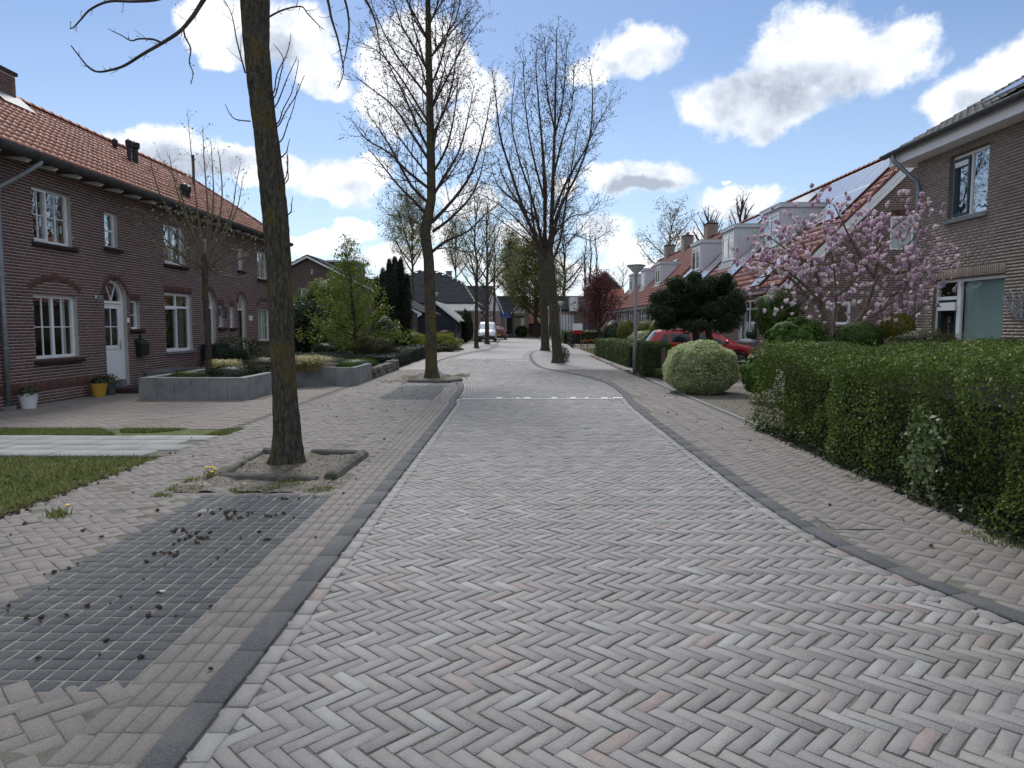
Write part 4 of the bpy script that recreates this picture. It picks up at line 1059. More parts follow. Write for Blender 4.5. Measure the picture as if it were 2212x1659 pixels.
house_door(D2, ris[1], M['white'], mk('navy_door', [(.015,.02,.035),(.02,.028,.045)], rough=.4), True)
house_door(D3, ris[2], M['cream'], mk('black_brown_door', [(.02,.014,.011),(.03,.02,.016)], rough=.4), True)
dark_backing(terr, FL, LU0, LU1, 0, LZ, -1.6)
# far end wall, back and floor plate so that rooms stay dark
mb = MB(); mb.quad((XL-.02, LU1, 0), (-15, LU1, 0), (-15, LU1, LZ), (XL-.02, LU1, LZ)); mb.quad((XL-.02, LU0, 0), (-15, LU0, 0), (-15, LU0, LZ), (XL-.02, LU0, LZ)); mb.quad((-15, LU0, 0), (-15, LU1, 0), (-15, LU1, LZ), (-15, LU0, LZ))
mb.quad((-15, LU0, 2.5), (XL-.2, LU0, 2.5), (XL-.2, LU1, 2.5), (-15, LU1, 2.5)); mb.build('rear_wall', M['brick_red'], terr)
EZ, EX, RX, RZ = 4.97, -9.38, -12.4, 7.14
SLn = sqrt((EX-RX)**2+(RZ-EZ)**2); HL = 2.1
rf, pl = tiled_slope(terr, (EX, LU0-.4, EZ), (EX, LU1+.35, EZ), (RX, LU0-.4, RZ), M['tile_orange'], w=.205, h=.285, lim=lambda s: (0, (LU1-LU0)+.75-HL*s/SLn))
ridge_caps(rf, (RX, LU0-.4, RZ+.05), (RX, LU1+.35-HL, RZ+.05), M['tile_orange'])
ridge_caps(rf, (RX, LU1+.35-HL, RZ+.05), (EX, LU1+.35, EZ+.07), M['tile_orange'], r=.09)
mb = MB(); mb.quad((RX, LU0-.4, RZ), (-15.4, LU0-.4, EZ), (-15.4, LU1+.35, EZ), (RX, LU1+.35-HL, RZ)); mb.add([(EX, LU1+.35, EZ), (-15.4, LU1+.35, EZ), (RX, LU1+.35-HL, RZ)], [(0,1,2)])
mb.add([(EX, LU0-.4, EZ), (-15.4, LU0-.4, EZ), (RX, LU0-.4, RZ)], [(0,1,2)])
mb.build('rear_roof', M['tile_orange'], terr)
mb = MB(); mb.quad((XL-.01, LU0-.3, LZ), (EX+.02, LU0-.3, LZ), (EX+.02, LU1+.3, LZ), (XL-.01, LU1+.3, LZ)); mb.box(EX-.02, EX+.01, LU0-.4, LU1+.35, LZ-.02, EZ+.0); mb.build('soffit', M['soffit'], terr)
gutter(terr, (EX+.12, LU0-.4, EZ-.03), (EX+.12, LU1+.4, EZ-.03), .125)
for y in np.arange(LU0+.2, LU1, .82):
    mb = MB(); mb.prism([(XL, y-.045, LZ-.005), (XL+.36, y-.045, LZ-.005), (XL+.44, y-.045, LZ-.05), (XL+.36, y-.045, LZ-.10), (XL+.30, y-.045, LZ-.09), (XL+.02, y-.045, LZ-.02)], (0, .09, 0)); mb.build('eave_bracket', M['white'], terr)
# rain pipes
def rainpipe(parent, pts, r=.045, mat=None):
    mb = MB(); mb.tube(pts, r, 10); mb.build('rain_pipe', mat or M['zinc'], parent, smooth=True)
yp = uz(7, 800)[0]
rainpipe(terr, [(EX+.11, yp+.62, EZ-.1), (EX+.11, yp+.6, EZ-.2), (XL+.3, yp+.35, EZ-.48), (XL+.08, yp+.04, EZ-.75), (XL+.07, yp, EZ-.95), (XL+.07, yp, 2.0), (XL+.07, yp, .08)], .05)
mb = MB(); mb.box(XL, XL+.16, yp-.08, yp+.08, 0, .09); mb.build('pipe_foot', M['concrete'], terr)
for z in (1.2, 2.6, 3.8):
    mb = MB(); mb.tube([(XL+.07, yp, z-.02), (XL+.07, yp, z+.02)], .058, 10); mb.build('pipe_clip', M['zinc'], terr)
# chimney at the left edge of the picture
def chimney(parent, x, y, z0, z1, w, d, mat, pots=0, mortar=None):
    mb = MB(); mb.box(x-w/2+.006, x+w/2-.006, y-d/2+.006, y+d/2-.006, z0, z1); c = mb.build('chimney', mortar or M['mortar_brown'], parent)
    us, zs, ls, ms = [], [], [], []
    for (F, a, b) in ((lambda u, n, z: (u, y-d/2-n, z), x-w/2, x+w/2), (lambda u, n, z: (x-w/2-n, u, z), y-d/2, y+d/2), (lambda u, n, z: (x+w/2+n, u, z), y-d/2, y+d/2)):
        U_, Z_, L2 = [], [], []
        for k in range(int((z1-z0)/.0625)):
            p = a - (k % 2)*.11
            while p < b-.02:
                s, e = max(a, p), min(b, p+.222)
                if e-s > .03: U_.append((s+e)/2); Z_.append(z0+k*.0625+.031); L2.append(e-s-.01)
                p += .222
        ms.append(piece_mats(F, U_, -.04, Z_, L2, .08, .05))
    scatter('brick', BOXV, np.concatenate(ms), mat, c, 40, 'brick_field')
    mb = MB(); mb.box(x-w/2-.04, x+w/2+.04, y-d/2-.04, y+d/2+.04, z1, z1+.08); mb.build('chimney_cap', M['brick_dark'], c)
    for i in range(pots):
        yy = y-d/2+d*(i+.5)/pots; q = MB(); q.lathe((x, yy, z1+.08), [(.10,0),(.085,.05),(.085,.22),(.10,.24)], 10); q.build('chimney_pot', M['concrete'], c)
    f = MB(); f.box(x-w/2-.12, x+w/2+.12, y-d/2-.12, y+d/2+.12, z0-.2, z0+.10)
    return c
ch = chimney(terr, RX+.05, 17.5, RZ-.35, RZ+.45, .55, .75, M['brick_red'], 0, M['mortar_red'])
mb = MB(); mb.quad((RX+.65, 17.0, RZ-.36), (RX+.65, 18.1, RZ-.36), (RX+.28, 18.1, RZ-.02), (RX+.28, 17.0, RZ-.02)); mb.build('flashing', M['lead'], terr)
mb = MB(); mb.tube([(RX+.05, 17.35, RZ+.53), (RX+.05, 17.35, RZ+.9)], .09, 10); mb.lathe((RX+.05, 17.35, RZ+.9), [(.1,0),(.14,.03),(.02,.12)], 10); mb.build('chimney_pot', M['black'], ch)
# flues and vents on the roof: pixel spots give the place on the slope
def roof_pt(px, py):
    A, U, S, Nn, SL = pl; d = Vector(ray(px, py)); o = Vector((0, 0, CAM_H)); t = (A-o).dot(Nn)/d.dot(Nn); return o+d*t
def flue(px, py, h, r, cowl, name='flue_pipe'):
    p = roof_pt(px, py); mb = MB(); mb.tube([p-Vector((0,0,.15)), p+Vector((0,0,h))], r, 10)
    if cowl: mb.lathe(tuple(p+Vector((0,0,h))), [(r,-.1),(r*1.5,-.08),(r*1.6,.02),(r*1.6,.08),(r*.3,.14)], 12)
    mb.build(name, M['black'], terr)
flue(280, 352, .55, .06, True); flue(293, 356, .55, .085, True); flue(249, 325, .22, .05, True); flue(419, 402, 1.1, .05, False); flue(398, 428, .32, .07, True); flue(406, 431, .3, .07, True)
p = roof_pt(277, 405); mb = MB(); mb.prism([(p.x+.12, p.y-.2, p.z-.06), (p.x-.16, p.y-.2, p.z+.13), (p.x+.10, p.y-.2, p.z+.07)], (0, .4, 0)); mb.build('roof_vent', M['tile_orange'], terr)

# things fixed to or standing by the terrace
def yz_on(px, py): return uz(px, py)
M['letterbox'] = mk('dark_green_iron', [(.008,.018,.016),(.02,.035,.03)], rough=.4, scale=8)
u, z = yz_on(301, 752)
mbx = empty('letter_box', (XL, u, z-.2), 'dark green ornate letter box mounted under the small window', 'letter box')
mb = MB(); mb.box(XL+.005, XL+.17, u-.19, u+.19, z-.20, z+.10); mb.build('box_body', M['letterbox'], mbx, bevel=.008)
mb = MB(); mb.prism([(XL+.005, u-.22, z+.10), (XL+.20, u-.22, z+.10), (XL+.005, u-.22, z+.24)], (0, .44, 0)); mb.lathe((XL+.04, u, z+.22), [(.03,0),(.02,.05),(.035,.08),(.01,.14)], 8); mb.build('lid', M['letterbox'], mbx)
mb = MB(); mb.box(XL+.172, XL+.182, u-.13, u+.13, z-.13, z+.03); mb.tube([(XL+.18, u-.08, z-.05),(XL+.20, u, z-.02),(XL+.18, u+.08, z-.05)], .008, 6); mb.build('ornament', M['black'], mbx)
def lamp_wall(px, py, label, kind):
    u, z = yz_on(px, py); e = empty('wall_lamp', (XL, u, z), label, 'wall lamp'); mb = MB()
    if kind == 'spot':
        mb.box(XL+.003, XL+.03, u-.04, u+.04, z-.04, z+.04); mb.build('mount', M['white'], e); q = MB(); q.tube([(XL+.03, u, z), (XL+.10, u-.03, z+.02), (XL+.16, u-.10, z-.06)], [.02, .03, .05], 10); q.build('lamp_head', M['alu'], e)
    else:
        mb.box(XL+.003, XL+.02, u-.05, u+.05, z-.1, z+.12); mb.tube([(XL+.02, u, z+.1), (XL+.16, u, z+.16)], .012, 6); mb.build('bracket', M['black'], e)
        q = MB()
        for (i, j) in ((-1,-1),(1,-1),(1,1),(-1,1)): q.box(XL+.16+i*.055-.008, XL+.16+i*.055+.008, u+j*.055-.008, u+j*.055+.008, z-.14, z+.12)
        q.lathe((XL+.16, u, z+.12), [(.10,0),(.06,.05),(.01,.09)], 8); q.box(XL+.09, XL+.23, u-.07, u+.07, z-.15, z-.13); q.build('lantern_cage', M['black'], e)
        g = MB(); g.box(XL+.12, XL+.20, u-.04, u+.04, z-.12, z+.11); g.build('lamp_glass', M['glass'], e)
lamp_wall(207, 642, 'small pale wall spotlight between the large window and the white door', 'spot')
lamp_wall(474, 676, 'black lantern on the wall beside the second front door', 'lantern')
u, z = yz_on(541, 687); mb = MB(); mb.box(XL+.004, XL+.02, u-.17, u+.17, z-.09, z+.09); tag(mb.build('name_plate', M['cream']), 'small cream plate beside the dark third door', 'plate')
u, z = yz_on(276, 692); mb = MB(); mb.box(XL+.004, XL+.02, u-.05, u+.05, z-.06, z+.06); tag(mb.build('house_number', M['white']), 'small white number tile right of the white front door', 'plate')
mb = MB(); mb.box(XL+.02, XL+.75, D1[0]-.15, D1[1]+.35, -.02, .11); mb.box(XL+.02, XL+.62, D1[0]-.1, D1[1]+.3, .11, .135)
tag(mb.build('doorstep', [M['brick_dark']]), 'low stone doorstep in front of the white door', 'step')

M['pot_white'] = mk('white_pot', [(.60,.62,.64),(.70,.72,.74)], rough=.5, scale=5)
M['pot_yellow'] = mk('yellow_pot', [(.42,.24,.03),(.52,.31,.05)], rough=.5, scale=5)
M['pot_green'] = mk('grey_green_pot', [(.05,.075,.07),(.08,.10,.095)], rough=.5, scale=5)
def plant_pot(px, py, r, h, mat, label, leaf, seed, spread=1.0, dens=700):
    p = AX(px, py, XL+.27); p = (XL+.27, p[1], PZ); e = empty('plant_pot', (p[0], p[1], PZ), label, 'plant pot')
    mb = MB(); mb.lathe((p[0], p[1], PZ), [(r*.68,0),(r*.72,.01),(r*.93,h*.80),(r,h*.80),(r*1.02,h),(r*.92,h),(r*.88,h*.9)], 24); mb.build('pot', mat, e, smooth=False)
    g = np.random.default_rng(seed); d = g.normal(size=(dens, 3)); d /= np.linalg.norm(d, axis=1)[:, None]; d[:, 2] = np.abs(d[:, 2])
    c = np.array([p[0], p[1], PZ+h*.9]) + d*np.array([r*1.15, r*1.15, r*1.1])*spread*g.uniform(.3, 1.05, (dens, 1))
    leaf_cloud('plant', c, .028, leaf, e, seed, d)
    return e
def leaf_cloud(name, P, size, mat, parent=None, seed=1, nrm=None, aspect=.5, up=.3, fold=.25, kind='stuff'):
    """one small folded leaf (a bent quad) at each point"""
    g = np.random.default_rng(seed); n = len(P)
    a = g.normal(size=(n, 3))
    if nrm is not None: a = a + nrm*1.3
    a[:, 2] += up; a /= np.linalg.norm(a, axis=1)[:, None]
    b = g.normal(size=(n, 3)); b -= a*(a*b).sum(1)[:, None]; b /= np.linalg.norm(b, axis=1)[:, None]
    c = np.cross(a, b)
    s = (size*g.uniform(.6, 1.35, n) if np.isscalar(size) else size)[:, None]
    # leaf lies in plane (b, c), normal a
    v = np.stack([P-b*s, P+c*s*aspect+a*s*fold, P+b*s, P-c*s*aspect+a*s*fold], 1)
    off = np.array(root_loc(parent)) if parent is not None else 0
    i = np.arange(n)[:, None]*4
    me = np_mesh(name, (v-off).reshape(-1, 3), np.c_[i, i+1, i+2, i+3]); me.materials.append(mat)
    o = bpy.data.objects.new(name, me); COL.objects.link(o); o.parent = parent
    o['kind'] = 'stuff'
    return o
L_dark = leaf_mat('dark_leaf', [(.018,.035,.012),(.03,.055,.018),(.045,.075,.022)], .25, .45, .5)
L_olive = leaf_mat('olive_leaf', [(.05,.06,.025),(.09,.10,.045),(.14,.13,.07)], .3)
L_mid = leaf_mat('mid_green_leaf', [(.035,.07,.014),(.06,.11,.022),(.09,.15,.035)], .35, .55, .25)
plant_pot(62, 872, .17, .30, M['pot_white'], 'white plant pot with olive herbs by the rain pipe', L_olive, 1)
plant_pot(214, 846, .175, .31, M['pot_yellow'], 'yellow plant pot left of the white door', L_dark, 2, .85)
plant_pot(236, 841, .17, .30, M['pot_green'], 'grey-green plant pot with olive plant by the white door', L_olive, 3, 1.2)
p = G(362/2.212*1.0, 0) if False else G(194, 846, PZ)
mb = MB(); mb.box(XL+.03, XL+.16, p[1]-.02, p[1]+.18, PZ, PZ+.30); tag(mb.build('meter_box', M['lead']), 'small grey box against the wall behind the yellow pot', 'box')
# dark storage box and wooden planter further along the wall
M['navy'] = mk('navy_plastic', [(.012,.02,.035),(.02,.03,.05)], rough=.4, scale=5)
u0 = uz(473, 760, XL+.6)[0]; u1 = u0+1.0
e = empty('parcel_box', (XL+.3, u0, PZ), 'dark navy storage box against the terrace wall', 'box')
mb = MB(); mb.box(XL+.08, XL+.55, u0, u1, PZ, .98); mb.build('box_body', M['navy'], e, bevel=.01)
mb = MB(); mb.box(XL+.06, XL+.58, u0-.02, u1+.02, .982, 1.03)
for k in range(4): mb.box(XL+.551, XL+.56, u0+.03, u1-.03, .15+k*.2, .33+k*.2)
mb.build('lid', M['navy'], e)
u0 = uz(555, 740, XL+.3)[0]
e = empty('wooden_planter', (XL+.3, u0, PZ), 'weathered wooden box under the far window of the terrace', 'planter')
mb = MB(); mb.box(XL+.08, XL+.5, u0, u0+.6, PZ, 1.0); mb.build('box_body', M['wood_dark'], e, bevel=.008)
mb = MB(); mb.box(XL+.04, XL+.54, u0-.04, u0+.64, 1.002, 1.05); mb.build('top_board', M['wood_dark'], e)

# ------------------------------------------------------------------ RIGHT NEAR HOUSE (C)
XC = 9.2; FC = frame_x(XC, -1)
cy1 = AX(1976, 500, XC)[1]; CU0 = 7.2; CZ = AX(1976, 345, XC)[2]
def rr(pl, pr, pt, pb, X): # columns run towards the camera on the right side; rows read at the left (far) edge
    a = AX(pl, pt, X); b = AX(pr, pt, X); c = AX(pl, pb, X); return (b[1], a[1], c[2], a[2])
hc = empty('brick_house', (XC+3, 11, 0), 'brown brick house at the right edge with white fascia and black gutter', 'house')
CW1 = rr(2053, 2137, 341, 476, XC); CW2 = rr(2066, 2171, 602, 770, XC); CW2 = (CW2[0], CW2[1], .35, CW2[3]); CD = rr(2018, 2060, 600, 800, XC); CD = (CW2[1]+.0, CD[1], .08, CW2[3])
wc = brick_wall(hc, FC, CU0, cy1, -.05, CZ+.25, [CW1, (CW2[0], CD[1], .08, CW2[3])], M['brick_brown'], M['mortar_brown'], seed=5)
soldier_row(wc, FC, CW2[0]-.02, CD[1]+.05, CW2[3]+.01, CW2[3]+.22, M['brick_brown'])
soldier_row(wc, FC, CW1[0]-.02, CW1[1]+.05, CW1[3]+.01, CW1[3]+.22, M['brick_brown'])
M['teal_frame'] = mk('dark_teal_frame', [(.03,.06,.075),(.05,.085,.10)], rough=.4)
w = window(hc, FC, *CW1, verts=(.52,), fw=.055, sill='stone', glass=M['glass_wavy'])
a, b = CW1[0]+(CW1[1]-CW1[0])*.55, CW1[1]-.06; sb = MB()
for q in ((a, a+.045, CW1[2]+.07, CW1[3]-.07), (b-.045, b, CW1[2]+.07, CW1[3]-.07), (a+.045, b-.045, CW1[2]+.07, CW1[2]+.115), (a+.045, b-.045, CW1[3]-.115, CW1[3]-.07)): sb.fbox(FC, q[0], q[1], -.12, -.06, q[2], q[3])
sb.build('sash', M['teal_frame'], w); sb = MB(); sb.fbox(FC, a+.04, b-.04, -.10, -.05, CW1[3]-.24, CW1[3]-.14); sb.build('vent_grille', M['white'], w)
w = window(hc, FC, *CW2, fw=.065, rec=.07)
mb = MB(); mb.quad(FC(CW2[0]+.06,-.17,CW2[2]), FC(CW2[1]-.06,-.17,CW2[2]), FC(CW2[1]-.06,-.17,CW2[3]), FC(CW2[0]+.06,-.17,CW2[3])); mb.build('blind', M['blind'], w)
mb = MB(); d0, d1 = CD[0], CD[1]
mb.fbox(FC, d0, d0+.06, -.13, -.07, .08, CD[3]); mb.fbox(FC, d1-.06, d1, -.13, -.07, .08, CD[3]); mb.fbox(FC, d0+.06, d1-.06, -.13, -.07, CD[3]-.06, CD[3]); mb.fbox(FC, d0+.06, d1-.06, -.13, -.07, 2.18, 2.25)
dr = mb.build('door', M['white'], hc)
mb = MB(); q0, q1 = d0+.065, d1-.065
for q in ((q0, q0+.09, .1, 2.17), (q1-.09, q1, .1, 2.17), (q0+.09, q1-.09, 2.05, 2.17), (q0+.09, q1-.09, .1, .7)): mb.fbox(FC, q[0], q[1], -.125, -.085, q[2], q[3])
mb.build('door_leaf', M['green_door'], dr)
mb = MB(); mb.quad(FC(q0,-.11,.7), FC(q1,-.11,.7), FC(q1,-.11,2.1), FC(q0,-.11,2.1)); mb.quad(FC(q0,-.1,2.25), FC(q1,-.1,2.25), FC(q1,-.1,CD[3]-.06), FC(q0,-.1,CD[3]-.06)); mb.build('glass_pane', M['glass'], dr)
mb = MB(); mb.fbox(FC, q0+.02, q1-.02, -.085, -.04, 1.95, 2.12); mb.build('vent_grille', M['white'], dr)
mb = MB(); c = (q0+q1)/2; 
for k in range(5):
    t0, t1 = 2*pi*k/5+.3, 2*pi*(k+2)/5+.3; mb.bar(FC(c+.09*sin(t0), -.13, 1.75+.09*cos(t0)), FC(c+.09*sin(t1), -.13, 1.75+.09*cos(t1)), .008, .008)
mb.tube([FC(c, -.13, 1.66), FC(c, -.13, 1.35)], .003, 4)
for z in (1.6, 1.52, 1.45, 1.38): mb.ellipsoid(FC(c, -.13, z), (.018,.018,.018), 8, 5)
tag(mb.build('star_ornament', M['alu']), 'wire star ornament hanging inside the green door', 'ornament')
# end (gable) wall of C, facing away from the camera, and the room box
mb = MB(); mb.quad((XC, cy1, 0), (XC+7, cy1, 0), (XC+7, cy1, CZ+.3), (XC, cy1, CZ+.3)); mb.add([(XC, cy1, CZ+.2), (XC+7, cy1, CZ+.2), (XC+3.5, cy1, CZ+2.2)], [(0,1,2)])
mb.quad((XC+7, CU0, 0), (XC+7, cy1, 0), (XC+7, cy1, CZ), (XC+7, CU0, CZ)); mb.quad((XC, CU0, 0), (XC+7, CU0, 0), (XC+7, CU0, CZ), (XC, CU0, CZ)); mb.build('rear_wall', M['brick_brown'], hc)
dark_backing(hc, FC, CU0, cy1, 0, CZ, -1.5)
eY1 = cy1+.55; eX = XC-.42; eZ = CZ+.17
rC, plC = tiled_slope(hc, (eX, CU0-.3, eZ), (eX, eY1, eZ), (eX+4.0, CU0-.3, eZ+2.3), M['tile_black'], w=.25, h=.33, limit=120)
mb = MB(); mb.quad((eX+4, CU0-.3, eZ+2.3), (eX+8, CU0-.3, eZ), (eX+8, eY1, eZ), (eX+4, eY1, eZ+2.3)); mb.build('rear_roof', M['tile_black'], hc)
mb = MB(); mb.box(eX+.03, eX+.055, CU0-.3, eY1-.05, eZ-.27, eZ-.02); mb.box(eX+.055, XC, CU0-.3, eY1-.05, eZ-.27, eZ-.245)
mb.box(eX+.03, XC+.3, eY1-.06, eY1-.03, eZ-.27, eZ+.02); mb.build('fascia', M['white'], hc)
gutter(hc, (eX-.08, CU0-.3, eZ+.0), (eX-.08, eY1+.08, eZ+.0), .085, M['gutter'])
yp = cy1-.22
rainpipe(hc, [(eX-.08, yp+.35, eZ-.05), (eX-.08, yp+.33, eZ-.2), (eX+.05, yp+.2, eZ-.4), (XC-.10, yp+.02, eZ-.75), (XC-.07, yp, eZ-.95), (XC-.07, yp, 3.0), (XC-.07, yp, .05)], .048)
def panel(parent, pl_, u0, u1, s0, s1, lift=.11):
    A, U, S, Nn, SL = pl_; mb = MB(); t = .035
    def pt(u, s, n): return tuple(A+U*u+S*s+Nn*n)
    mb.hexa([pt(u0,s0,lift),pt(u1,s0,lift),pt(u1,s1,lift),pt(u0,s1,lift),pt(u0,s0,lift+t),pt(u1,s0,lift+t),pt(u1,s1,lift+t),pt(u0,s1,lift+t)])
    p = mb.build('solar_panel', M['alu'], parent); f = MB(); e = .022
    f.quad(pt(u0+e,s0+e,lift+t+.003),pt(u1-e,s0+e,lift+t+.003),pt(u1-e,s1-e,lift+t+.003),pt(u0+e,s1-e,lift+t+.003)); f.build('cell_face', M['panel'], p)
for i in range(7): panel(hc, plC, .5+i*1.03, .5+i*1.03+1.0, .35, 2.0, .13)
for i in range(7): panel(hc, plC, .5+i*1.03, .5+i*1.03+1.0, 2.03, 3.68, .13)
# wire butterflies on the wall
def butterfly(px, py, s, label):
    p = AX(px, py, XC-.03); u, z = p[1], p[2]; e = empty('wall_butterfly', (XC-.03, u, z), label, 'wall ornament')
    for sg in (-1, 1):
        mb = MB()
        for (cx_, cz_, rx_, rz_) in ((.11, .09, .11, .13), (.08, -.09, .07, .09)):
            ring = [FC(u+sg*s*(cx_+rx_*cos(t)), .03, z+s*(cz_+rz_*sin(t)+.3*rx_*cos(t))) for t in [2*pi*k/14 for k in range(15)]]; mb.tube(ring, .007*s, 5)
            ring = [FC(u+sg*s*(cx_+.55*rx_*cos(t)), .03, z+s*(cz_+.5*rz_*sin(t)+.2*rx_*cos(t))) for t in [2*pi*k/10 for k in range(11)]]; mb.tube(ring, .005*s, 5)
        mb.build('wing', M['alu'], e)
    mb = MB(); mb.tube([FC(u, .03, z-.14*s), FC(u, .03, z+.10*s)], .014*s, 6); mb.tube([FC(u, .03, z+.10*s), FC(u+.05*s, .04, z+.24*s)], .004*s, 4); mb.tube([FC(u, .03, z+.10*s), FC(u-.05*s, .04, z+.24*s)], .004*s, 4); mb.build('butterfly_body', M['alu'], e)
butterfly(2188, 657, 1.2, 'silver wire butterfly on the brick wall, the upper left of the pair')
butterfly(2207, 668, 1.1, 'silver wire butterfly on the brick wall, cut by the picture edge')

# ------------------------------------------------------------------ RIGHT ROWS B (near) and A (far)
XB = 9.7; zE, zR, XR = 3.34, 8.12, 14.5
def row_house(Y0, Y1, label, brick, mortar, tile, windows, gable_holes, dormers, lim1):
    h = empty('row_house', (XB+2, (Y0+Y1)/2, 0), label, 'house'); F = frame_x(XB, -1); Fg = frame_y(Y0)
    brick_wall(h, F, Y0, Y1, -.05, zE-.1, windows, brick, mortar, seed=int(Y0), limit=lim1)
    sl = (zR-zE)/(XR-XB)
    def gab(z):
        if z < zE: return (XB, 2*XR-XB)
        d = (z-zE)/sl; return (XB+d, 2*XR-XB-d)
    if gable_holes is not None:
        brick_wall(h, Fg, XB, 2*XR-XB, -.05, zR-.08, gable_holes, brick, mortar, gable=gab, seed=int(Y0)+1, limit=lim1, name='gable_wall')
        dark_backing(h, Fg, XB+.5, 2*XR-XB-.5, 0, 3.3, -1.2); dark_backing(h, Fg, 12.2, 16.5, 3.3, 5.6, -1.2)
    mb = MB(); mb.quad((XB+.02, Y1, 0), (2*XR-XB, Y1, 0), (2*XR-XB, Y1, zE), (XB+.02, Y1, zE)); mb.add([(XB+.02, Y1, zE), (2*XR-XB, Y1, zE), (XR, Y1, zR-.05)], [(0,1,2)])
    mb.quad((2*XR-XB, Y0, 0), (2*XR-XB, Y1, 0), (2*XR-XB, Y1, zE), (2*XR-XB, Y0, zE))
    if gable_holes is None: mb.quad((XB+.02, Y0, 0), (2*XR-XB, Y0, 0), (2*XR-XB, Y0, zE), (XB+.02, Y0, zE)); mb.add([(XB+.02, Y0, zE), (2*XR-XB, Y0, zE), (XR, Y0, zR-.05)], [(0,1,2)])
    mb.build('rear_wall', brick, h)
    dark_backing(h, F, Y0+.3, Y1-.3, 0, zE, -1.4)
    e0 = .32; ex, ez = XB-e0, zE-e0*sl
    r, P_ = tiled_slope(h, (ex, Y0-.12, ez), (ex, Y1+.1, ez), (XR, Y0-.12, zR), tile, w=.24, h=.33)
    mb = MB(); mb.quad((XR, Y0-.12, zR), (2*XR-ex, Y0-.12, ez), (2*XR-ex, Y1+.1, ez), (XR, Y1+.1, zR)); mb.build('rear_roof', tile, h)
    ridge_caps(r, (XR, Y0-.12, zR+.06), (XR, Y1+.1, zR+.06), tile, r=.13, l=.42)
    ridge_caps(r, (XR, Y0-.1, zR+.02), (ex, Y0-.1, ez+.05), tile, r=.11, l=.38, name='verge_tile')
    mb = MB(); s = Vector((XR-ex, 0, zR-ez)); s.normalize(); nn_ = Vector((-s.z, 0, s.x))
    a, b = Vector((ex, Y0-.14, ez)), Vector((XR, Y0-.14, zR))
    for (o, w_) in ((-.03, .17), (-.21, .13)):
        mb.prism([a+nn_*o, b+nn_*o, b+nn_*(o-w_), a+nn_*(o-w_)], (0, .03 if o > -.1 else .06, 0))
    mb.build('barge_board', M['white'], h)
    mb = MB(); mb.box(ex+.05, XB, Y0-.1, Y1+.1, ez-.16, ez-.02); mb.build('fascia', M['white'], h)
    gutter(h, (ex-.05, Y0-.1, ez-.0), (ex-.05, Y1+.1, ez-.0), .07, M['zinc'])
    for (ya, yb, zb, zt, nw) in dormers:
        xf = 11.1; zroof = zE+(xf-XB)*sl; xt = XB+(zt-zE)/sl
        d = MB(); d.box(xf, xt+.1, ya, yb, zb-.5, zt-.16); d.box(xf-.10, xt+.35, ya-.08, yb+.08, zt-.16, zt); dm = d.build('dormer', M['grey_board'], h, bevel=.006)
        tr_ = MB(); tr_.box(xf-.11, xt+.3, ya-.09, yb+.09, zt+.001, zt+.035); tr_.box(xf-.012, xf-.002, ya, yb, zt-.17, zt-.16); tr_.build('roof_edge', M['alu'], dm)
        Fd = frame_x(xf-.025, -1); w_ = yb-ya
        for i in range(nw):
            u0_ = ya+.22+(w_-.44)*i/nw; u1_ = ya+.22+(w_-.44)*(i+1)/nw
            q = MB(); 
            for (p0, p1, q0_, q1_) in ((u0_, u0_+.09, zb, zt-.32), (u1_-.09, u1_, zb, zt-.32), (u0_+.09, u1_-.09, zb, zb+.10), (u0_+.09, u1_-.09, zt-.42, zt-.32), (u0_+.09, u1_-.09, zt-.60, zt-.54)): q.fbox(Fd, p0, p1, -.02, .03, q0_, q1_)
            q.build('window_frame', M['white'], dm)
            g = MB(); g.quad(Fd(u0_+.09, .006, zb+.1), Fd(u1_-.09, .006, zb+.1), Fd(u1_-.09, .006, zt-.42), Fd(u0_+.09, .006, zt-.42)); g.build('glass_pane', M['dormer_glass'], dm)
        lf = MB(); lf.box(xf-.35, xf-.02, ya-.05, yb+.05, zb-.50+.0, zb-.44); 
        f2 = MB(); f2.prism([(xf-.02, ya-.05, zb-.03), (xf-.30, ya-.05, zroof-.30+.05), (xf-.30, ya-.05, zroof-.36), (xf-.02, ya-.05, zb-.2)], (0, w_+.1, 0)); f2.build('flashing', M['lead'], dm)
    return h, P_, F, Fg
M['dormer_glass'] = mk('dark_reflecting_glass', [(.015,.017,.02),(.06,.05,.045)], rough=.03, scale=2, spec=1, coat=1)
def wn(pl, pr, pt, pb): return rr(pl, pr, pt, pb, XB)
BW_ = [wn(1596, 1636, 650, 736), wn(1536, 1556, 660, 735), wn(1502, 1520, 664, 730)]
BG = [(AY(1923, 500, 26.4)[0], AY(1974, 500, 26.4)[0], AY(1923, 541, 26.4)[2], AY(1923, 466, 26.4)[2]), (AY(1803, 600, 26.4)[0], AY(1840, 600, 26.4)[0], AY(1803, 701, 26.4)[2], AY(1803, 650, 26.4)[2])]
hb, plB, FB, FBg = row_house(26.4, 49.8, 'nearer red tiled row house with white dormers, solar panels and maroon brick gable', M['brick_maroon'], M['mortar_pale'], M['tile_red'], BW_, BG,
    [(31.0, 33.5, 5.0, 6.72, 2), (37.4, 39.9, 5.0, 6.72, 2), (44.3, 46.8, 5.0, 6.72, 2)], 300)
for w in BW_: window(hb, FB, *w, verts=(.5,) if w[1]-w[0] > 1.5 else (), horiz=(.78,), fw=.08, sill='stone', curtain=[(0,.25,M['curtain']),(.8,1,M['curtain'])])
window(hb, FBg, *BG[0], fw=.07, rec=.03, glass=M['frosted']); soldier_row(hb, FBg, BG[0][0], BG[0][1], BG[0][3]+.01, BG[0][3]+.22, M['brick_maroon'])
window(hb, FBg, *BG[1], fw=.08, rec=.05, sill='stone', curtain=[(0,.4,M['curtain_tan'])])
s_top = plB[4]-.35
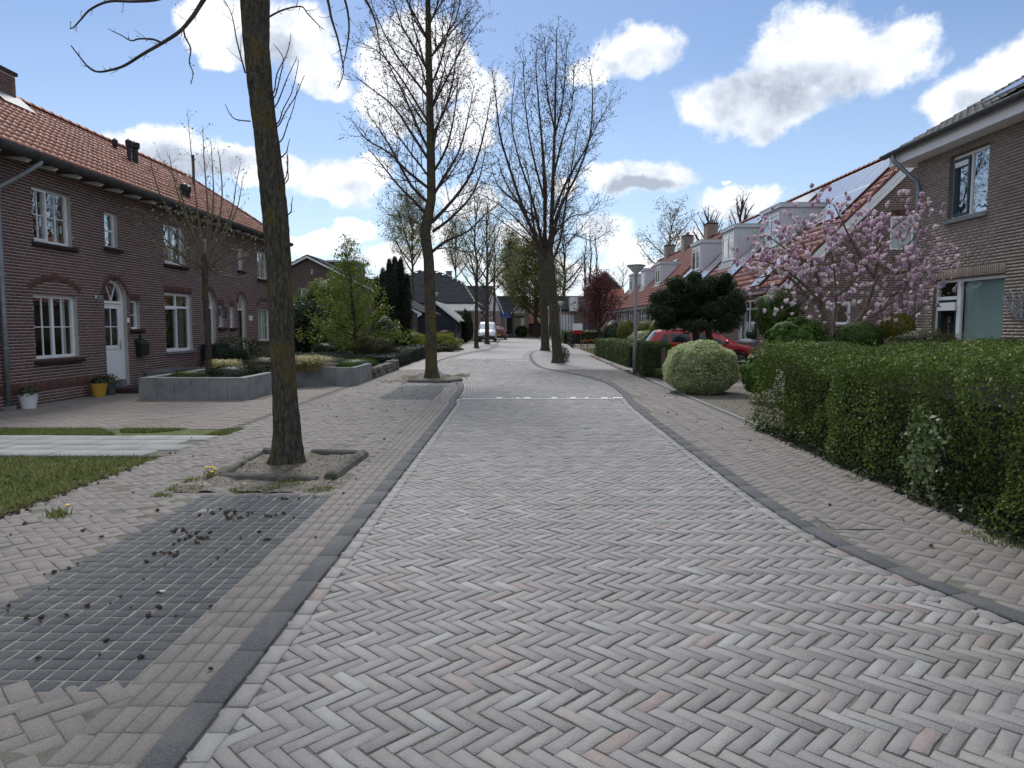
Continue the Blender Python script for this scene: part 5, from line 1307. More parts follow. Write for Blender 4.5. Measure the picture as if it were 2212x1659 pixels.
for i in range(19):
    u = 1.0+i*1.02
    if i in (6, 13): continue
    panel(hb, plB, u, u+1.0, s_top-1.66, s_top)
for u in (1.0, 2.02, 3.04, 7.55, 8.57, 9.59, 13.9, 14.92, 15.94): panel(hb, plB, u, u+1.0, s_top-3.34, s_top-1.68)
for (ua) in (8.4, 9.43, 14.8, 15.83, 2.2, 21.2):
    for k in range(2 if ua > 3 else 1): panel(hb, plB, ua, ua+1.0, .1+k*1.68, .1+k*1.68+1.66)
AW_ = [wn(1340, 1352, 671, 704), wn(1357, 1364, 672, 706), wn(1371, 1379, 664, 706), wn(1401, 1409, 664, 700), wn(1382, 1396, 670, 712)]
ha, plA, FA, _ = row_house(50.9, 76, 'farther row house with red roof, three dormers and brick chimneys', M['brick_brown'], M['mortar_brown'], M['tile_red'], AW_, None,
    [(56.8, 58.9, 4.9, 6.5, 2), (63.6, 65.8, 4.9, 6.5, 2), (70.4, 72.6, 4.9, 6.5, 2)], 120)
for w in AW_: window(ha, FA, *w, horiz=(.7,), fw=.09, sill='stone', curtain=[(0,1,M['curtain'])])
for (a, b, c) in ((60.2, 5, 3.9), (67.6, 4, 3.6)):
    for i in range(b): panel(ha, plA, a-50.8+i*1.02, a-50.8+i*1.02+1.0, 3.9, 5.56)
for y in (55.3, 62.8, 70.2): chimney(ha, XR, y, zR-.35, zR+1.0, .8, 1.1, M['brick_brown'], 4)

# ------------------------------------------------------------------ HOUSES FARTHER OFF
def gable_house(name, label, Y, px_apex, py_apex, slopes, zbase, wallmat, roofmat, depth, board=True, holes=(), tiles=True, zeave_l=None):
    pass
h2 = empty('gable_house', (AY(665, 560, 45)[0], 45, 0), 'dark brown brick house with black roof and pale barge boards behind the garden', 'house')
ap = AY(665, 552, 45); rt = AY(912, 676, 45); lf_x = 2*ap[0]-rt[0]
Wm = M['brick_plum'] = mk('plum_brick', [(.075,.05,.047),(.10,.068,.062)], rough=.9, scale=12, piece=[(.07,.047,.044),(.10,.068,.06)])
sl2 = (ap[2]-rt[2])/(rt[0]-ap[0])
win2 = (AY(745/2212*2212*0+743, 640, 45)[0], AY(782, 640, 45)[0], AY(743, 640, 45)[2]-1.2, AY(743, 622, 45)[2])
cr = lambda x, y: (540+x*.2441, 432+y*.2441)
wp0, wp1 = cr(450, 780), cr(535, 890); win2 = (AY(wp0[0], wp0[1], 45)[0], AY(wp1[0], wp0[1], 45)[0], AY(wp0[0], wp1[1], 45)[2]-.3, AY(wp0[0], wp0[1], 45)[2])
sp0, sp1 = cr(537, 610), cr(549, 655); slot = (AY(sp0[0], sp0[1], 45)[0], AY(sp1[0], sp0[1], 45)[0]+.03, AY(sp0[0], sp1[1], 45)[2], AY(sp0[0], sp0[1], 45)[2])
F2 = frame_y(45)
brick_wall(h2, F2, lf_x+.6, rt[0]-.3, 0, ap[2]-.25, [win2, slot], Wm, M['mortar_brown'], gable=lambda z: (max(lf_x+.6, ap[0]-(ap[2]-.25-z)/sl2), min(rt[0]-.3, ap[0]+(ap[2]-.25-z)/sl2)), limit=40, seed=8)
window(h2, F2, *win2, fw=.06, rec=.04, curtain=[(.1,.9,M['curtain_tan'])]); window(h2, F2, *slot, fw=.03, rec=.04); dark_backing(h2, F2, lf_x+1, rt[0]-1, 0, 4.5, -.8)
tiled_slope(h2, (rt[0], 44.8, rt[2]), (rt[0], 56, rt[2]), (ap[0], 44.8, ap[2]), M['tile_black'], w=.3, h=.36, limit=40)
tiled_slope(h2, (lf_x, 44.8, rt[2]), (lf_x, 56, rt[2]), (ap[0], 44.8, ap[2]), M['tile_black'], w=.3, h=.36, limit=20)
for sg in (-1, 1):
    mb = MB(); a = Vector((ap[0], 44.76, ap[2]-.02)); b = Vector((ap[0]+sg*(rt[0]-ap[0]), 44.76, rt[2]-.02)); mb.prism([a, b, b-Vector((0,0,.14)), a-Vector((0,0,.14))], (0, .05, 0)); mb.build('barge_board', M['grey_board'], h2)
dz = AY(790, 572, 49); mb = MB(); mb.box(AY(710, 575, 48)[0], AY(768, 575, 48)[0], 48, 51, 4.4, AY(740, 566, 48)[2]); mb.build('dormer', M['black'], h2)
mb = MB(); mb.box(AY(706, 575, 48)[0], AY(771, 575, 48)[0], 47.9, 51, AY(740, 566, 48)[2]+.002, AY(740, 566, 48)[2]+.12); mb.build('roof_edge', M['alu'], h2)

barn = empty('barn_house', (-6.5, 76, 0), 'broad old house with a hipped black tile roof behind the shed', 'house')
YB = 74
e0 = AY(874, 655, YB); e1 = AY(1030, 655, YB); t0 = AY(911, 586, YB+4); t1 = AY(936, 586, YB+4)
SLb = sqrt(16+(t0[2]-e0[2])**2)
def barn_lim(s):
    Yq = YB+4*s/SLb; t = s/SLb; lx_ = np.interp(t, [0,.6,.85,1], [868,868,880,911]); rx_ = np.interp(t, [0,.6,.85,1], [1027,1001,966,936]); return ((lx_-1118)*Yq/FPX-e0[0], (rx_-1118)*Yq/FPX-e0[0])
tiled_slope(barn, e0, (e1[0], YB, e0[2]), (e0[0], YB+4, t0[2]), M['tile_black'], w=.34, h=.34, limit=200,
    lim=barn_lim)
mb = MB(); mb.add([(e1[0], YB, e0[2]), (e1[0]+.2, YB+16, e0[2]), (t1[0], YB+12, t0[2]), (t1[0], YB+4, t0[2])], [(0,1,2,3)]); mb.add([(e0[0], YB, e0[2]), (t0[0], YB+4, t0[2]), (t0[0], YB+12, t0[2]), (e0[0], YB+16, e0[2])], [(0,1,2,3)]); mb.quad((t0[0],YB+4,t0[2]),(t1[0],YB+4,t0[2]),(t1[0],YB+12,t0[2]),(t0[0],YB+12,t0[2])); sr_ = mb.build('side_roof', M['tile_black'], barn)
for side in (0, 1):
    for t0_, t1_ in ((0,.6),(.6,.85),(.85,1)):
        q0_ = [e0[0]+barn_lim(SLb*t)[side] for t in (t0_, t1_)]; ridge_caps(sr_, (q0_[0], YB+4*t0_, e0[2]+(t0[2]-e0[2])*t0_+.08), (q0_[1], YB+4*t1_, e0[2]+(t0[2]-e0[2])*t1_+.08), M['tile_black'], r=.13, l=.5)
mb = MB(); mb.box(e0[0]+.3, e1[0]-.3, YB+.4, YB+15.5, 0, e0[2]-.1); mb.build('wall', M['brick_brown'], barn)
lo = AY(1020, 671, YB)
mb = MB(); mb.prism([(e0[0]+2.5, YB-.02, e0[2]-.05), (e1[0]-.1, YB-.02, e0[2]-.05), (e1[0]+.5, YB-1.5, lo[2]), (e0[0]+2.5, YB-1.5, lo[2])], (0, .0, -.12)); mb.build('lean_to_roof', M['slab'], barn)
mb = MB(); mb.tube([(e1[0]-.1, YB-.3, e0[2]-.1), (e1[0]-.6, YB-1.5, lo[2]-.1), (e1[0]-.6, YB-1.6, .1)], .07, 6); mb.build('rain_pipe', M['zinc'], barn)
ck = AY(962, 590, YB+5); chimney(barn, ck[0]+.2, YB+7, t0[2]-.9, t0[2]+.15, .6, .6, M['brick_brown'])

# blue-black weatherboarded shed
YS = 60; shd = empty('garden_shed', (-6, YS, 0), 'navy weatherboarded shed with white barge boards and grey roof', 'shed')
sR = AY(984, 690, YS)[0]; sA = AY(941, 651, YS); sL = 2*sA[0]-sR; sE = AY(1000, 690, YS)[2]
slS = (sA[2]-sE)/(sR-sA[0]+.3)
M['board_navy'] = mk('navy_board', [(.015,.022,.032),(.028,.038,.052)], rough=.7, scale=4, piece=[(.014,.02,.03),(.028,.038,.052)], stretch=(1,1,10))
M['board_grey'] = mk('grey_board_side', [(.05,.058,.062),(.085,.095,.10)], rough=.7, scale=4, piece=[(.05,.058,.062),(.09,.10,.105)], stretch=(1,1,10))
F_ = frame_y(YS); z = 0.0
mb = MB(); mb.add([(sL+.03,YS+.03,0),(sR-.03,YS+.03,0),(sR-.03,YS+.03,sE),(sA[0],YS+.03,sA[2]-.1),(sL+.03,YS+.03,sE)], [(0,1,2,3,4)]); mb.quad((sR-.03,YS+.03,0),(sR-.03,YS+8,0),(sR-.03,YS+8,sE),(sR-.03,YS+.03,sE)); mb.quad((sL+.03,YS+.03,0),(sL+.03,YS+8,0),(sL+.03,YS+8,sE),(sL+.03,YS+.03,sE)); mb.quad((sL,YS+8,0),(sR,YS+8,0),(sR,YS+8,sE),(sL,YS+8,sE))
sw = mb.build('wall', M['black'], shd)
while z < sA[2]-.15:
    if z+.09 < sE: a, b = sL, sR
    else: d = (z+.18-sE)/slS; a, b = sL+d, sR-d
    if b-a > .1:
        q = MB(); q.hexa([F_(a,0,z),F_(b,0,z),F_(b,.045,z),F_(a,.045,z),F_(a,0,z+.19),F_(b,0,z+.19),F_(b,.012,z+.19),F_(a,.012,z+.19)]); q.build('weather_board', M['board_navy'], sw)
    z += .18
Fs = frame_x(sR, 1); z = 0
while z < sE-.1:
    q = MB(); q.hexa([Fs(YS,0,z),Fs(YS+8,0,z),Fs(YS+8,.045,z),Fs(YS,.045,z),Fs(YS,0,z+.19),Fs(YS+8,0,z+.19),Fs(YS+8,.012,z+.19),Fs(YS,.012,z+.19)]); q.build('weather_board', M['board_grey'], sw); z += .18
for (a, b) in ((YS+.7, YS+1.6), (YS+2.1, YS+3.2)):
    q = MB(); q.fbox(Fs, a, b, .046, .09, .9, 2.0); w = q.build('window', M['board_grey'], shd); g = MB(); g.fbox(Fs, a+.1, b-.1, .091, .094, 1.0, 1.9); g.build('glass_pane', M['dormer_glass'], w)
for sg in (-1, 1):
    xe = sA[0]+sg*(sR-sA[0]+.35); q = MB(); q.prism([(sA[0], YS-.3, sA[2]+.02), (xe, YS-.3, sE-.08), (xe, YS-.3, sE-.16), (sA[0], YS-.3, sA[2]-.06)], (0, 8.6, 0)); q.build('roof', M['slab'], shd)
    q = MB(); q.prism([(sA[0], YS-.36, sA[2]+.04), (xe, YS-.36, sE-.05), (xe, YS-.36, sE-.27), (sA[0], YS-.36, sA[2]-.18)], (0, .05, 0)); q.build('barge_board', M['white'], shd)

def far_house(label, Yf, body, eave_z, roofs, wallmat, roofmat, wins=(), extra=None, limit=30):
    """ridge parallel to the picture: body (pxl, pxr, py_bottom, py_eave), ridge row py_r"""
    x0 = AY(body[0], 700, Yf)[0]; x1 = AY(body[1], 700, Yf)[0]; ze = AY(body[0], body[2], Yf)[2]; zr = AY(body[0], body[3], Yf+3.5)[2]
    h = empty('far_house', ((x0+x1)/2, Yf, 0), label, 'house'); mb = MB(); mb.box(x0, x1, Yf, Yf+7, 0, ze); mb.add([(x0,Yf,ze),(x0,Yf+7,ze),(x0,Yf+3.5,zr-.1),(x1,Yf,ze),(x1,Yf+7,ze),(x1,Yf+3.5,zr-.1)], [(0,1,2),(3,5,4)]); mb.build('wall', wallmat, h)
    tiled_slope(h, (x0-.2, Yf-.3, ze-.1), (x1+.2, Yf-.3, ze-.1), (x0-.2, Yf+3.5, zr), roofmat, w=.34, h=.38, limit=limit)
    mb = MB(); mb.quad((x0-.2,Yf+3.5,zr),(x1+.2,Yf+3.5,zr),(x1+.2,Yf+7.2,ze),(x0-.2,Yf+7.2,ze)); mb.build('rear_roof', roofmat, h)
    Fh = frame_y(Yf)
    for (a, b, t, bt, kind) in wins:
        A_, B_ = AY(a, t, Yf), AY(b, bt, Yf); q = MB(); z0_, z1_ = max(.05, B_[2]), A_[2]
        for r_ in ((A_[0], A_[0]+.12, z0_, z1_), (B_[0]-.12, B_[0], z0_, z1_), (A_[0]+.12, B_[0]-.12, z1_-.14, z1_), (A_[0]+.12, B_[0]-.12, z0_, z0_+.1)): q.fbox(Fh, r_[0], r_[1], .005, .06, r_[2], r_[3])
        if kind == 'window': q.fbox(Fh, (A_[0]+B_[0])/2-.04, (A_[0]+B_[0])/2+.04, .005, .05, z0_+.1, z1_-.14)
        w = q.build(kind, M['white'], h); g = MB(); g.fbox(Fh, A_[0]+.12, B_[0]-.12, .004, .02, z0_+.1, z1_-.14); g.build('glass_pane' if kind == 'window' else 'door_leaf', M['dormer_glass'] if kind == 'window' else M['black'], w)
    return h
def gable_front(h, Yg, pl_, pr_, py_e, px_a, py_a, wallmat, roofmat, white=True, wins=(), zb=0.0, depth=4):
    """projecting gable facing the camera, added to a far house"""
    L_, R_, A_ = AY(pl_, py_e, Yg), AY(pr_, py_e, Yg), AY(px_a, py_a, Yg); q = MB()
    q.add([(L_[0],Yg,zb),(R_[0],Yg,zb),(R_[0],Yg,L_[2]),(A_[0],Yg,A_[2]),(L_[0],Yg,L_[2])], [(0,1,2,3,4)]); q.quad((R_[0],Yg,zb),(R_[0],Yg+depth,zb),(R_[0],Yg+depth,L_[2]),(R_[0],Yg,L_[2])); q.quad((L_[0],Yg,zb),(L_[0],Yg+depth,zb),(L_[0],Yg+depth,L_[2]),(L_[0],Yg,L_[2]))
    q.build('gable_wall', wallmat, h)
    if white:
        zc = L_[2]; q = MB(); q.add([(L_[0]+.15,Yg-.03,zc),(R_[0]-.15,Yg-.03,zc),(A_[0],Yg-.03,A_[2]-.2)], [(0,1,2)]); q.build('gable_boarding', M['white'], h)
    for sg, E_ in ((-1, L_), (1, R_)):
        q = MB(); xe = E_[0]+sg*.35; ze = E_[2]-.35; q.prism([(A_[0],Yg-.3,A_[2]+.1),(xe,Yg-.3,ze+.1),(xe,Yg-.3,ze-.05),(A_[0],Yg-.3,A_[2]-.08)], (0,depth,0)); q.build('gable_roof', roofmat, h)
        q = MB(); q.prism([(A_[0],Yg-.36,A_[2]+.12),(xe,Yg-.36,ze+.12),(xe,Yg-.36,ze-.12),(A_[0],Yg-.36,A_[2]-.12)], (0,.05,0)); q.build('barge_board', M['white'], h)
    Fh = frame_y(Yg)
    for (a, b, t, bt) in wins:
        A2, B2 = AY(a, t, Yg), AY(b, bt, Yg); q = MB(); q.fbox(Fh, A2[0], B2[0], .032, .06, B2[2], A2[2]); w = q.build('window', M['white'], h)
        g = MB(); g.fbox(Fh, A2[0]+.12, B2[0]-.12, .061, .065, B2[2]+.1, A2[2]-.1); g.build('glass_pane', M['dormer_glass'], w)
h3 = far_house('black tiled house with a beige gable behind the white van', 92, (1006,1060,676,618), 0, None, M['render_beige'], M['tile_black'])
gable_front(h3, 90, 1052, 1082, 672, 1066, 626, M['render_beige'], M['tile_black'], True, [(1054,1060,658,672),(1056,1066,686,706)])
h4 = far_house('black tiled corner house with white gable facing the end of the street', 101, (1074,1138,676,640), 0, None, M['render_beige'], M['tile_black'], [(1092,1113,684,724,'door'),(1106,1113,684,712,'window')])
gable_front(h4, 99.5, 1106, 1142, 677, 1130, 641, M['render_beige'], M['tile_black'], True, [(1116,1121,664,675),(1124,1129,664,675),(1132,1137,664,675),(1125,1133,686,704)])
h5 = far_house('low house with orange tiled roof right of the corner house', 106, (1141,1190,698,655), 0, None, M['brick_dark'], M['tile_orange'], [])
h6 = far_house('grey roofed house with tall white windows on the right', 88, (1208,1262,668,640), 0, None, M['brick_brown'], M['tile_black'], [(1211+i*6, 1215+i*6, 680, 712, 'window') for i in range(5)])
gable_front(h6, 84, 1270, 1338, 616, 1306, 586, M['tile_black'], M['tile_black'], False)
dn = AY(1232, 645, 86); q = MB(); q.box(dn[0], AY(1249, 645, 86)[0], 85.5, 89, AY(1232, 672, 86)[2], AY(1232, 642, 86)[2]); q.build('dormer', M['white'], h6)
h7 = far_house('house with weathered orange roof behind the plum tree', 79.5, (1300,1352,668,625), 0, None, M['brick_brown'], M['tile_orange'], [(1318,1324,680,708,'window'),(1330,1338,680,708,'window')])
# ------------------------------------------------------------------ trees
M['bark'] = mk('grey_brown_bark', [(.025,.021,.016,.15),(.08,.07,.054,.45),(.11,.10,.078,.6),(.18,.165,.13,1)], rough=.95, scale=30, bump=12, bscale=45, stretch=(1,1,.30), stain=((.16,.125,.03),2.6,.52,.60,.6), nrough=.8)
M['bark2'] = mk('dark_bark', [(.035,.030,.022),(.085,.07,.05)], rough=.95, scale=14, bump=3, bscale=40, stretch=(1,1,.35), stain=((.12,.10,.03),2.2,.52,.75,.5))
M['twig'] = mk('twig_bark', [(.035,.026,.022),(.075,.055,.045)], rough=.9, scale=6)
M['twig_grey'] = mk('pale_twig', [(.10,.085,.06),(.17,.145,.105)], rough=.9, scale=6)
L_bud = leaf_mat('bud', [(.06,.04,.02),(.11,.09,.035),(.13,.13,.05)], .3)
L_budgreen = leaf_mat('young_bud_leaf', [(.13,.15,.05),(.20,.22,.08),(.26,.26,.12)], .5)
L_young = leaf_mat('young_leaf', [(.09,.13,.02),(.14,.19,.03),(.20,.24,.05)], .5)
L_yellow = leaf_mat('yellow_green_leaf', [(.13,.17,.02),(.20,.24,.03),(.27,.29,.05)], .5)
L_green = leaf_mat('hedge_leaf', [(.04,.07,.011),(.068,.112,.016),(.10,.155,.024),(.16,.215,.045)], .38, .55, .28)
L_box = leaf_mat('clipped_hedge_leaf', [(.035,.065,.012),(.06,.10,.016),(.09,.14,.022)], .35, .45, .4)
L_blue = leaf_mat('dark_yew_leaf', [(.016,.03,.018),(.028,.048,.027),(.04,.06,.035)], .2, .5, .4)
L_conif = leaf_mat('conifer_leaf', [(.009,.018,.009),(.02,.034,.015),(.034,.05,.022)], .15, .6, .3)
L_pine = leaf_mat('pine_needle', [(.016,.034,.014),(.03,.056,.02),(.05,.082,.03)], .2, .6, .3)
L_var = leaf_mat('variegated_leaf', [(.14,.22,.06),(.38,.46,.20),(.60,.64,.38),(.72,.74,.52)], .35, .5)
L_plum = leaf_mat('plum_leaf', [(.06,.015,.018),(.11,.03,.032),(.16,.05,.045)], .4)
L_gold = leaf_mat('golden_conifer_leaf', [(.09,.10,.015),(.16,.16,.02),(.23,.21,.035)], .35)
L_hyd = leaf_mat('broad_leaf', [(.05,.11,.018),(.09,.17,.03),(.13,.22,.045)], .45, .55, .25)
L_brown = leaf_mat('brown_old_leaf', [(.10,.05,.03),(.18,.09,.05),(.22,.13,.07)], .4)
L_olyoung = leaf_mat('pale_olive_young_leaf', [(.10,.11,.03),(.15,.16,.045),(.20,.20,.07)], .5)
L_straw = leaf_mat('straw_grass', [(.24,.22,.09),(.36,.33,.16),(.44,.40,.22)], .4, .7)
M['core'] = mk('foliage_shade', [(.006,.008,.004),(.014,.016,.008)], rough=1.0, scale=20)  # solid filler inside foliage; its near-black colour paints the inner shade

def perp(d, rng):
    v = Vector((rng.gauss(0,1), rng.gauss(0,1), rng.gauss(0,1))); v -= d*v.dot(d); return v.normalized()
class Tree:
    def __init__(s, seed, tw=.0035): s.r = random.Random(seed); s.tips = []; s.tdir = []; s.tw = tw
    def limb(s, mb, p, d, L, r, nseg, up, wander, sides, rend=.25):
        pts = [p.copy()]; rad = [r]; d = d.copy()
        for i in range(nseg):
            d = (d + Vector((s.r.gauss(0,wander), s.r.gauss(0,wander), s.r.gauss(0,wander*.6)+up))).normalized()
            p = p + d*(L/nseg); pts.append(p.copy()); rad.append(r*(1-(1-rend)*(i+1)/nseg))
        mb.tube(pts, rad, sides, cap=False); return pts, rad
    def spawn(s, mb, pts, rad, lvl, P):
        """children along a polyline; P[lvl] = (count per metre, length, angle, up, wander, segments, sides, start fraction)"""
        if lvl >= len(P): return
        cnt, Ln, ang, up, wa, ns, sd, st = P[lvl]
        seg = [(pts[i+1]-pts[i]).length for i in range(len(pts)-1)]; tot = sum(seg)
        n = int(cnt*tot*(1-st) + s.r.random())
        az = s.r.uniform(0, 6.28)
        for k in range(n):
            f = st+(1-st)*(k+s.r.random())/max(1, n); x = f*tot; i = 0
            while i < len(seg)-1 and x > seg[i]: x -= seg[i]; i += 1
            t = x/max(seg[i], 1e-6); p = pts[i].lerp(pts[i+1], t); d = (pts[i+1]-pts[i]).normalized(); rr_ = rad[i]*(1-t)+rad[i+1]*t
            az += 2.4+s.r.uniform(-.4, .4); a = ang*s.r.uniform(.75, 1.25)
            ref = Vector((0,0,1)) if abs(d.z) < .95 else Vector((1,0,0)); e1 = d.cross(ref).normalized(); e2 = d.cross(e1)
            o = e1*cos(az)+e2*sin(az); nd = (d*cos(a)+o*sin(a)).normalized()
            l = Ln*s.r.uniform(.6, 1.2)*(1.0-.55*f if lvl == 0 else 1-.35*f)
            r2 = min(rr_*.75, max(s.tw, l*.013)) if lvl < 2 else max(s.tw*.85, min(rr_*.8, l*.011))
            q, rq = s.limb(mb, p, nd, l, r2, ns, up, wa, sd)
            if lvl >= len(P)-2:
                s.tips.append(q[-1]); s.tdir.append((q[-1]-q[-2]).normalized())
            if lvl == len(P)-2 and len(q) > 2: s.tips.append(q[len(q)//2]); s.tdir.append((q[-1]-q[-2]).normalized())
            s.spawn(mb, q, rq, lvl+1, P)
def tips_cloud(T, name, per, spread, size, mat, parent, seed, thin=1.0, aspect=.5, kind=None):
    g = np.random.default_rng(seed); P = np.array([tuple(t) for t in T.tips])
    if thin < 1: P = P[g.random(len(P)) < thin]
    P = np.repeat(P, per, axis=0); P = P + g.normal(0, spread, P.shape); return leaf_cloud(name, P, size, mat, parent, seed, None, aspect, kind=kind)
def flare_trunk(mb, pts, rad, sides, bumps=.06, seed=0, step=.12, ridge=0.0):
    """round trunk with uneven bark ridges and a flared foot"""
    pts = [Vector(p) for p in pts]; P = []; Rr = []
    for i in range(len(pts)-1):
        L_ = (pts[i+1]-pts[i]).length; k = max(1, int(L_/step))
        for j in range(k):
            t = j/k; P.append(pts[i].lerp(pts[i+1], t)); Rr.append(rad[i]*(1-t)+rad[i+1]*t)
    P.append(pts[-1]); Rr.append(rad[-1])
    base = len(mb.v); n = sides
    for i, (p, r) in enumerate(zip(P, Rr)):
        h = (p-P[0]).length; fl = 1+.40*math.exp(-h/.16)
        for k in range(n):
            a = 2*pi*k/n; x, y = cos(a), sin(a)
            q = 1+bumps*mnoise.noise((x*2.2+seed, y*2.2, p.z*.9))*1.6 + bumps*.7*mnoise.noise((x*7, y*7+seed, p.z*2.0)) + .12*math.exp(-h/.16)*sin(5*a+seed)
            if ridge: q -= ridge*(1-min(1, 4*abs(mnoise.noise((x*9, y*9+seed, p.z*2.6))))) - ridge*.8*mnoise.noise((x*20, y*20, p.z*9))
            mb.v.append((p.x+x*r*fl*q, p.y+y*r*fl*q, p.z))
    for i in range(len(P)-1):
        for k in range(n):
            k2 = (k+1) % n; mb.f.append((base+i*n+k, base+i*n+k2, base+(i+1)*n+k2, base+(i+1)*n+k)); mb.m.append(mb.mi)
def rounded(pts, n=5):
    q = [Vector(p) for p in pts]; out = []
    for i in range(len(q)-1):
        p0 = q[max(i-1,0)]; p1 = q[i]; p2 = q[i+1]; p3 = q[min(i+2,len(q)-1)]
        for k in range(n):
            t = k/n; out.append(.5*((2*p1)+(p2-p0)*t+(2*p0-5*p1+4*p2-p3)*t*t+(3*p1-p0-3*p2+p3)*t**3))
    out.append(q[-1]); return out
def taper(n, a, b): return [a+(b-a)*i/(n-1) for i in range(n)]

# --- nearest tree (left foreground), its crown mostly above the picture
Y1 = 8.5
e = empty('street_tree', G(622,1003,PZ), 'thick mossy tree trunk standing nearest on the left pavement', 'tree', 'bare street trees')
tp = [(622,1006),(617,900),(612,800),(608,700),(604,600),(597,500),(588,400),(578,320),(570,250),(561,170),(554,100),(551,0),(546,-160),(540,-420),(532,-800)]
tr_ = [AY(x, y, Y1) for x, y in tp]; tr_[0] = (tr_[0][0], Y1, .0); rd = [.165,.150,.138,.137,.139,.142,.143,.140,.138,.137,.136,.155,.13,.10,.05]
mb = MB(); flare_trunk(mb, tr_, rd, 84, .07, 3, .035, .06); mb.build('trunk', M['bark'], e, smooth=True)
T = Tree(21, .004)
def branch1(T, e, px, Ys, r0, r1, P, lab='branch'):
    pts = rounded([AY(x, y, Yq) for (x, y), Yq in zip(px, np.linspace(Ys[0], Ys[1], len(px)))], 4); mb = MB(); rad = taper(len(pts), r0, r1)
    mb.tube(pts, rad, 7, cap=False); T.spawn(mb, pts, rad, 0, P); mb.build(lab, M['twig'], e)
PS = [(8.0,.22,.9,.10,.28,4,4,.06),(12,.06,1.0,.05,.3,2,4,.1)]
branch1(T, e, [(551,-330),(500,-150),(455,-30),(430,15),(413,40),(388,68),(350,93),(310,116),(270,141),(240,151),(212,155),(192,146),(170,120),(153,98)], (8.5,7.6), .030, .005, PS)
branch1(T, e, [(548,-200),(430,-40),(350,-4),(292,3),(236,3),(196,20),(175,42),(160,58),(151,62)], (8.5,7.9), .022, .005, PS)
branch1(T, e, [(350,93),(330,85),(300,84),(283,88),(262,76),(240,62),(217,72),(221,55)][:4]+[(262,76),(240,66)], (7.75,7.6), .012, .004, PS)
branch1(T, e, [(396,58),(400,80),(412,105),(409,135),(417,158),(412,182)], (7.8,7.7), .010, .004, [(10,.07,.9,.02,.3,2,4,.05)])
branch1(T, e, [(558,-60),(640,-20),(700,-8),(709,5),(716,40),(730,85),(738,125),(742,155),(731,190)], (8.5,8.1), .022, .004, PS)
branch1(T, e, [(556,-250),(700,-120),(770,-40),(790,0),(803,25),(816,70),(823,130)], (8.5,8.6), .026, .005, PS)
branch1(T, e, [(554,-160),(650,-90),(720,-50),(745,0),(754,55),(748,110),(738,150),(733,200)][:7], (8.5,8.9), .022, .005, PS)
branch1(T, e, [(575,40),(610,22),(650,14),(665,30),(690,56),(700,64)], (8.4,8.2), .012, .003, PS)
branch1(T, e, [(530,158),(512,90),(500,30),(478,-10)], (8.4,8.2), .010, .003, PS)
branch1(T, e, [(541,262),(510,258),(496,245),(486,225)], (8.4,8.3), .008, .003, [(9,.05,.9,.1,.2,2,4,.1)])
for q in ([(592,198),(598,160),(618,120),(626,92),(628,72)], [(594,208),(604,170),(612,130),(603,110),(590,95)], [(603,262),(612,235),(630,200),(642,150),(645,128)], [(604,268),(618,240),(640,205),(652,175),(658,162)],
          [(598,225),(612,190),(622,165),(634,140),(642,122)], [(610,300),(622,265),(634,232),(644,180)], [(618,330),(622,315),(626,300)], [(617,385),(622,350),(621,330)], [(628,458),(630,440),(632,425)], [(622,388),(620,352),(621,336)]):
    q = [(q[0][0]-16, q[0][1]+14)]+q
    branch1(T, e, q, (8.5,8.35), .009, .003, [(9,.06,.8,.1,.2,2,4,.1)])
# upper crown, above the frame (seen in reflections and from other places)
for k in range(14):
    a = k*2.4; z0 = 6.2+k*.32; d = Vector((cos(a)*.8, sin(a)*.8, .6)).normalized(); mb = MB(); p = Vector((tr_[-3][0], Y1, z0))
    pts, rad = T.limb(mb, p, d, R.uniform(2.2,3.2), .04, 7, .07, .06, 5); T.spawn(mb, pts, rad, 0, [(2.4,1.1,.8,.08,.1,4,4,.15),(5,.35,.8,.05,.2,3,3,.1)]); mb.build('branch', M['twig'], e)
tips_cloud(T, 'buds', 1, .0, .012, L_bud, e, 5, .8, .4)

def leader_tree(name, label, trunk, trad, leaders, P, seed, Ps=None, bark='bark2', sides=16, group=None, buds=None, bump=.05, cat='tree', twig='twig', tw=.0035):
    """trunk: world points; leaders: list of (points, r0, r1)"""
    e = empty(name, tuple(trunk[0]), label, cat, group); T = Tree(seed, tw); mb = MB(); flare_trunk(mb, trunk, trad, sides, bump, seed); mb.build('trunk', M[bark], e, smooth=True)
    for (pts, r0, r1) in leaders:
        pts = rounded(pts, 3); mb = MB(); rad = taper(len(pts), r0, r1); mb.tube(pts, rad, 8, cap=False); T.spawn(mb, pts, rad, 0, P); mb.build('branch', M[twig], e)
    return e, T
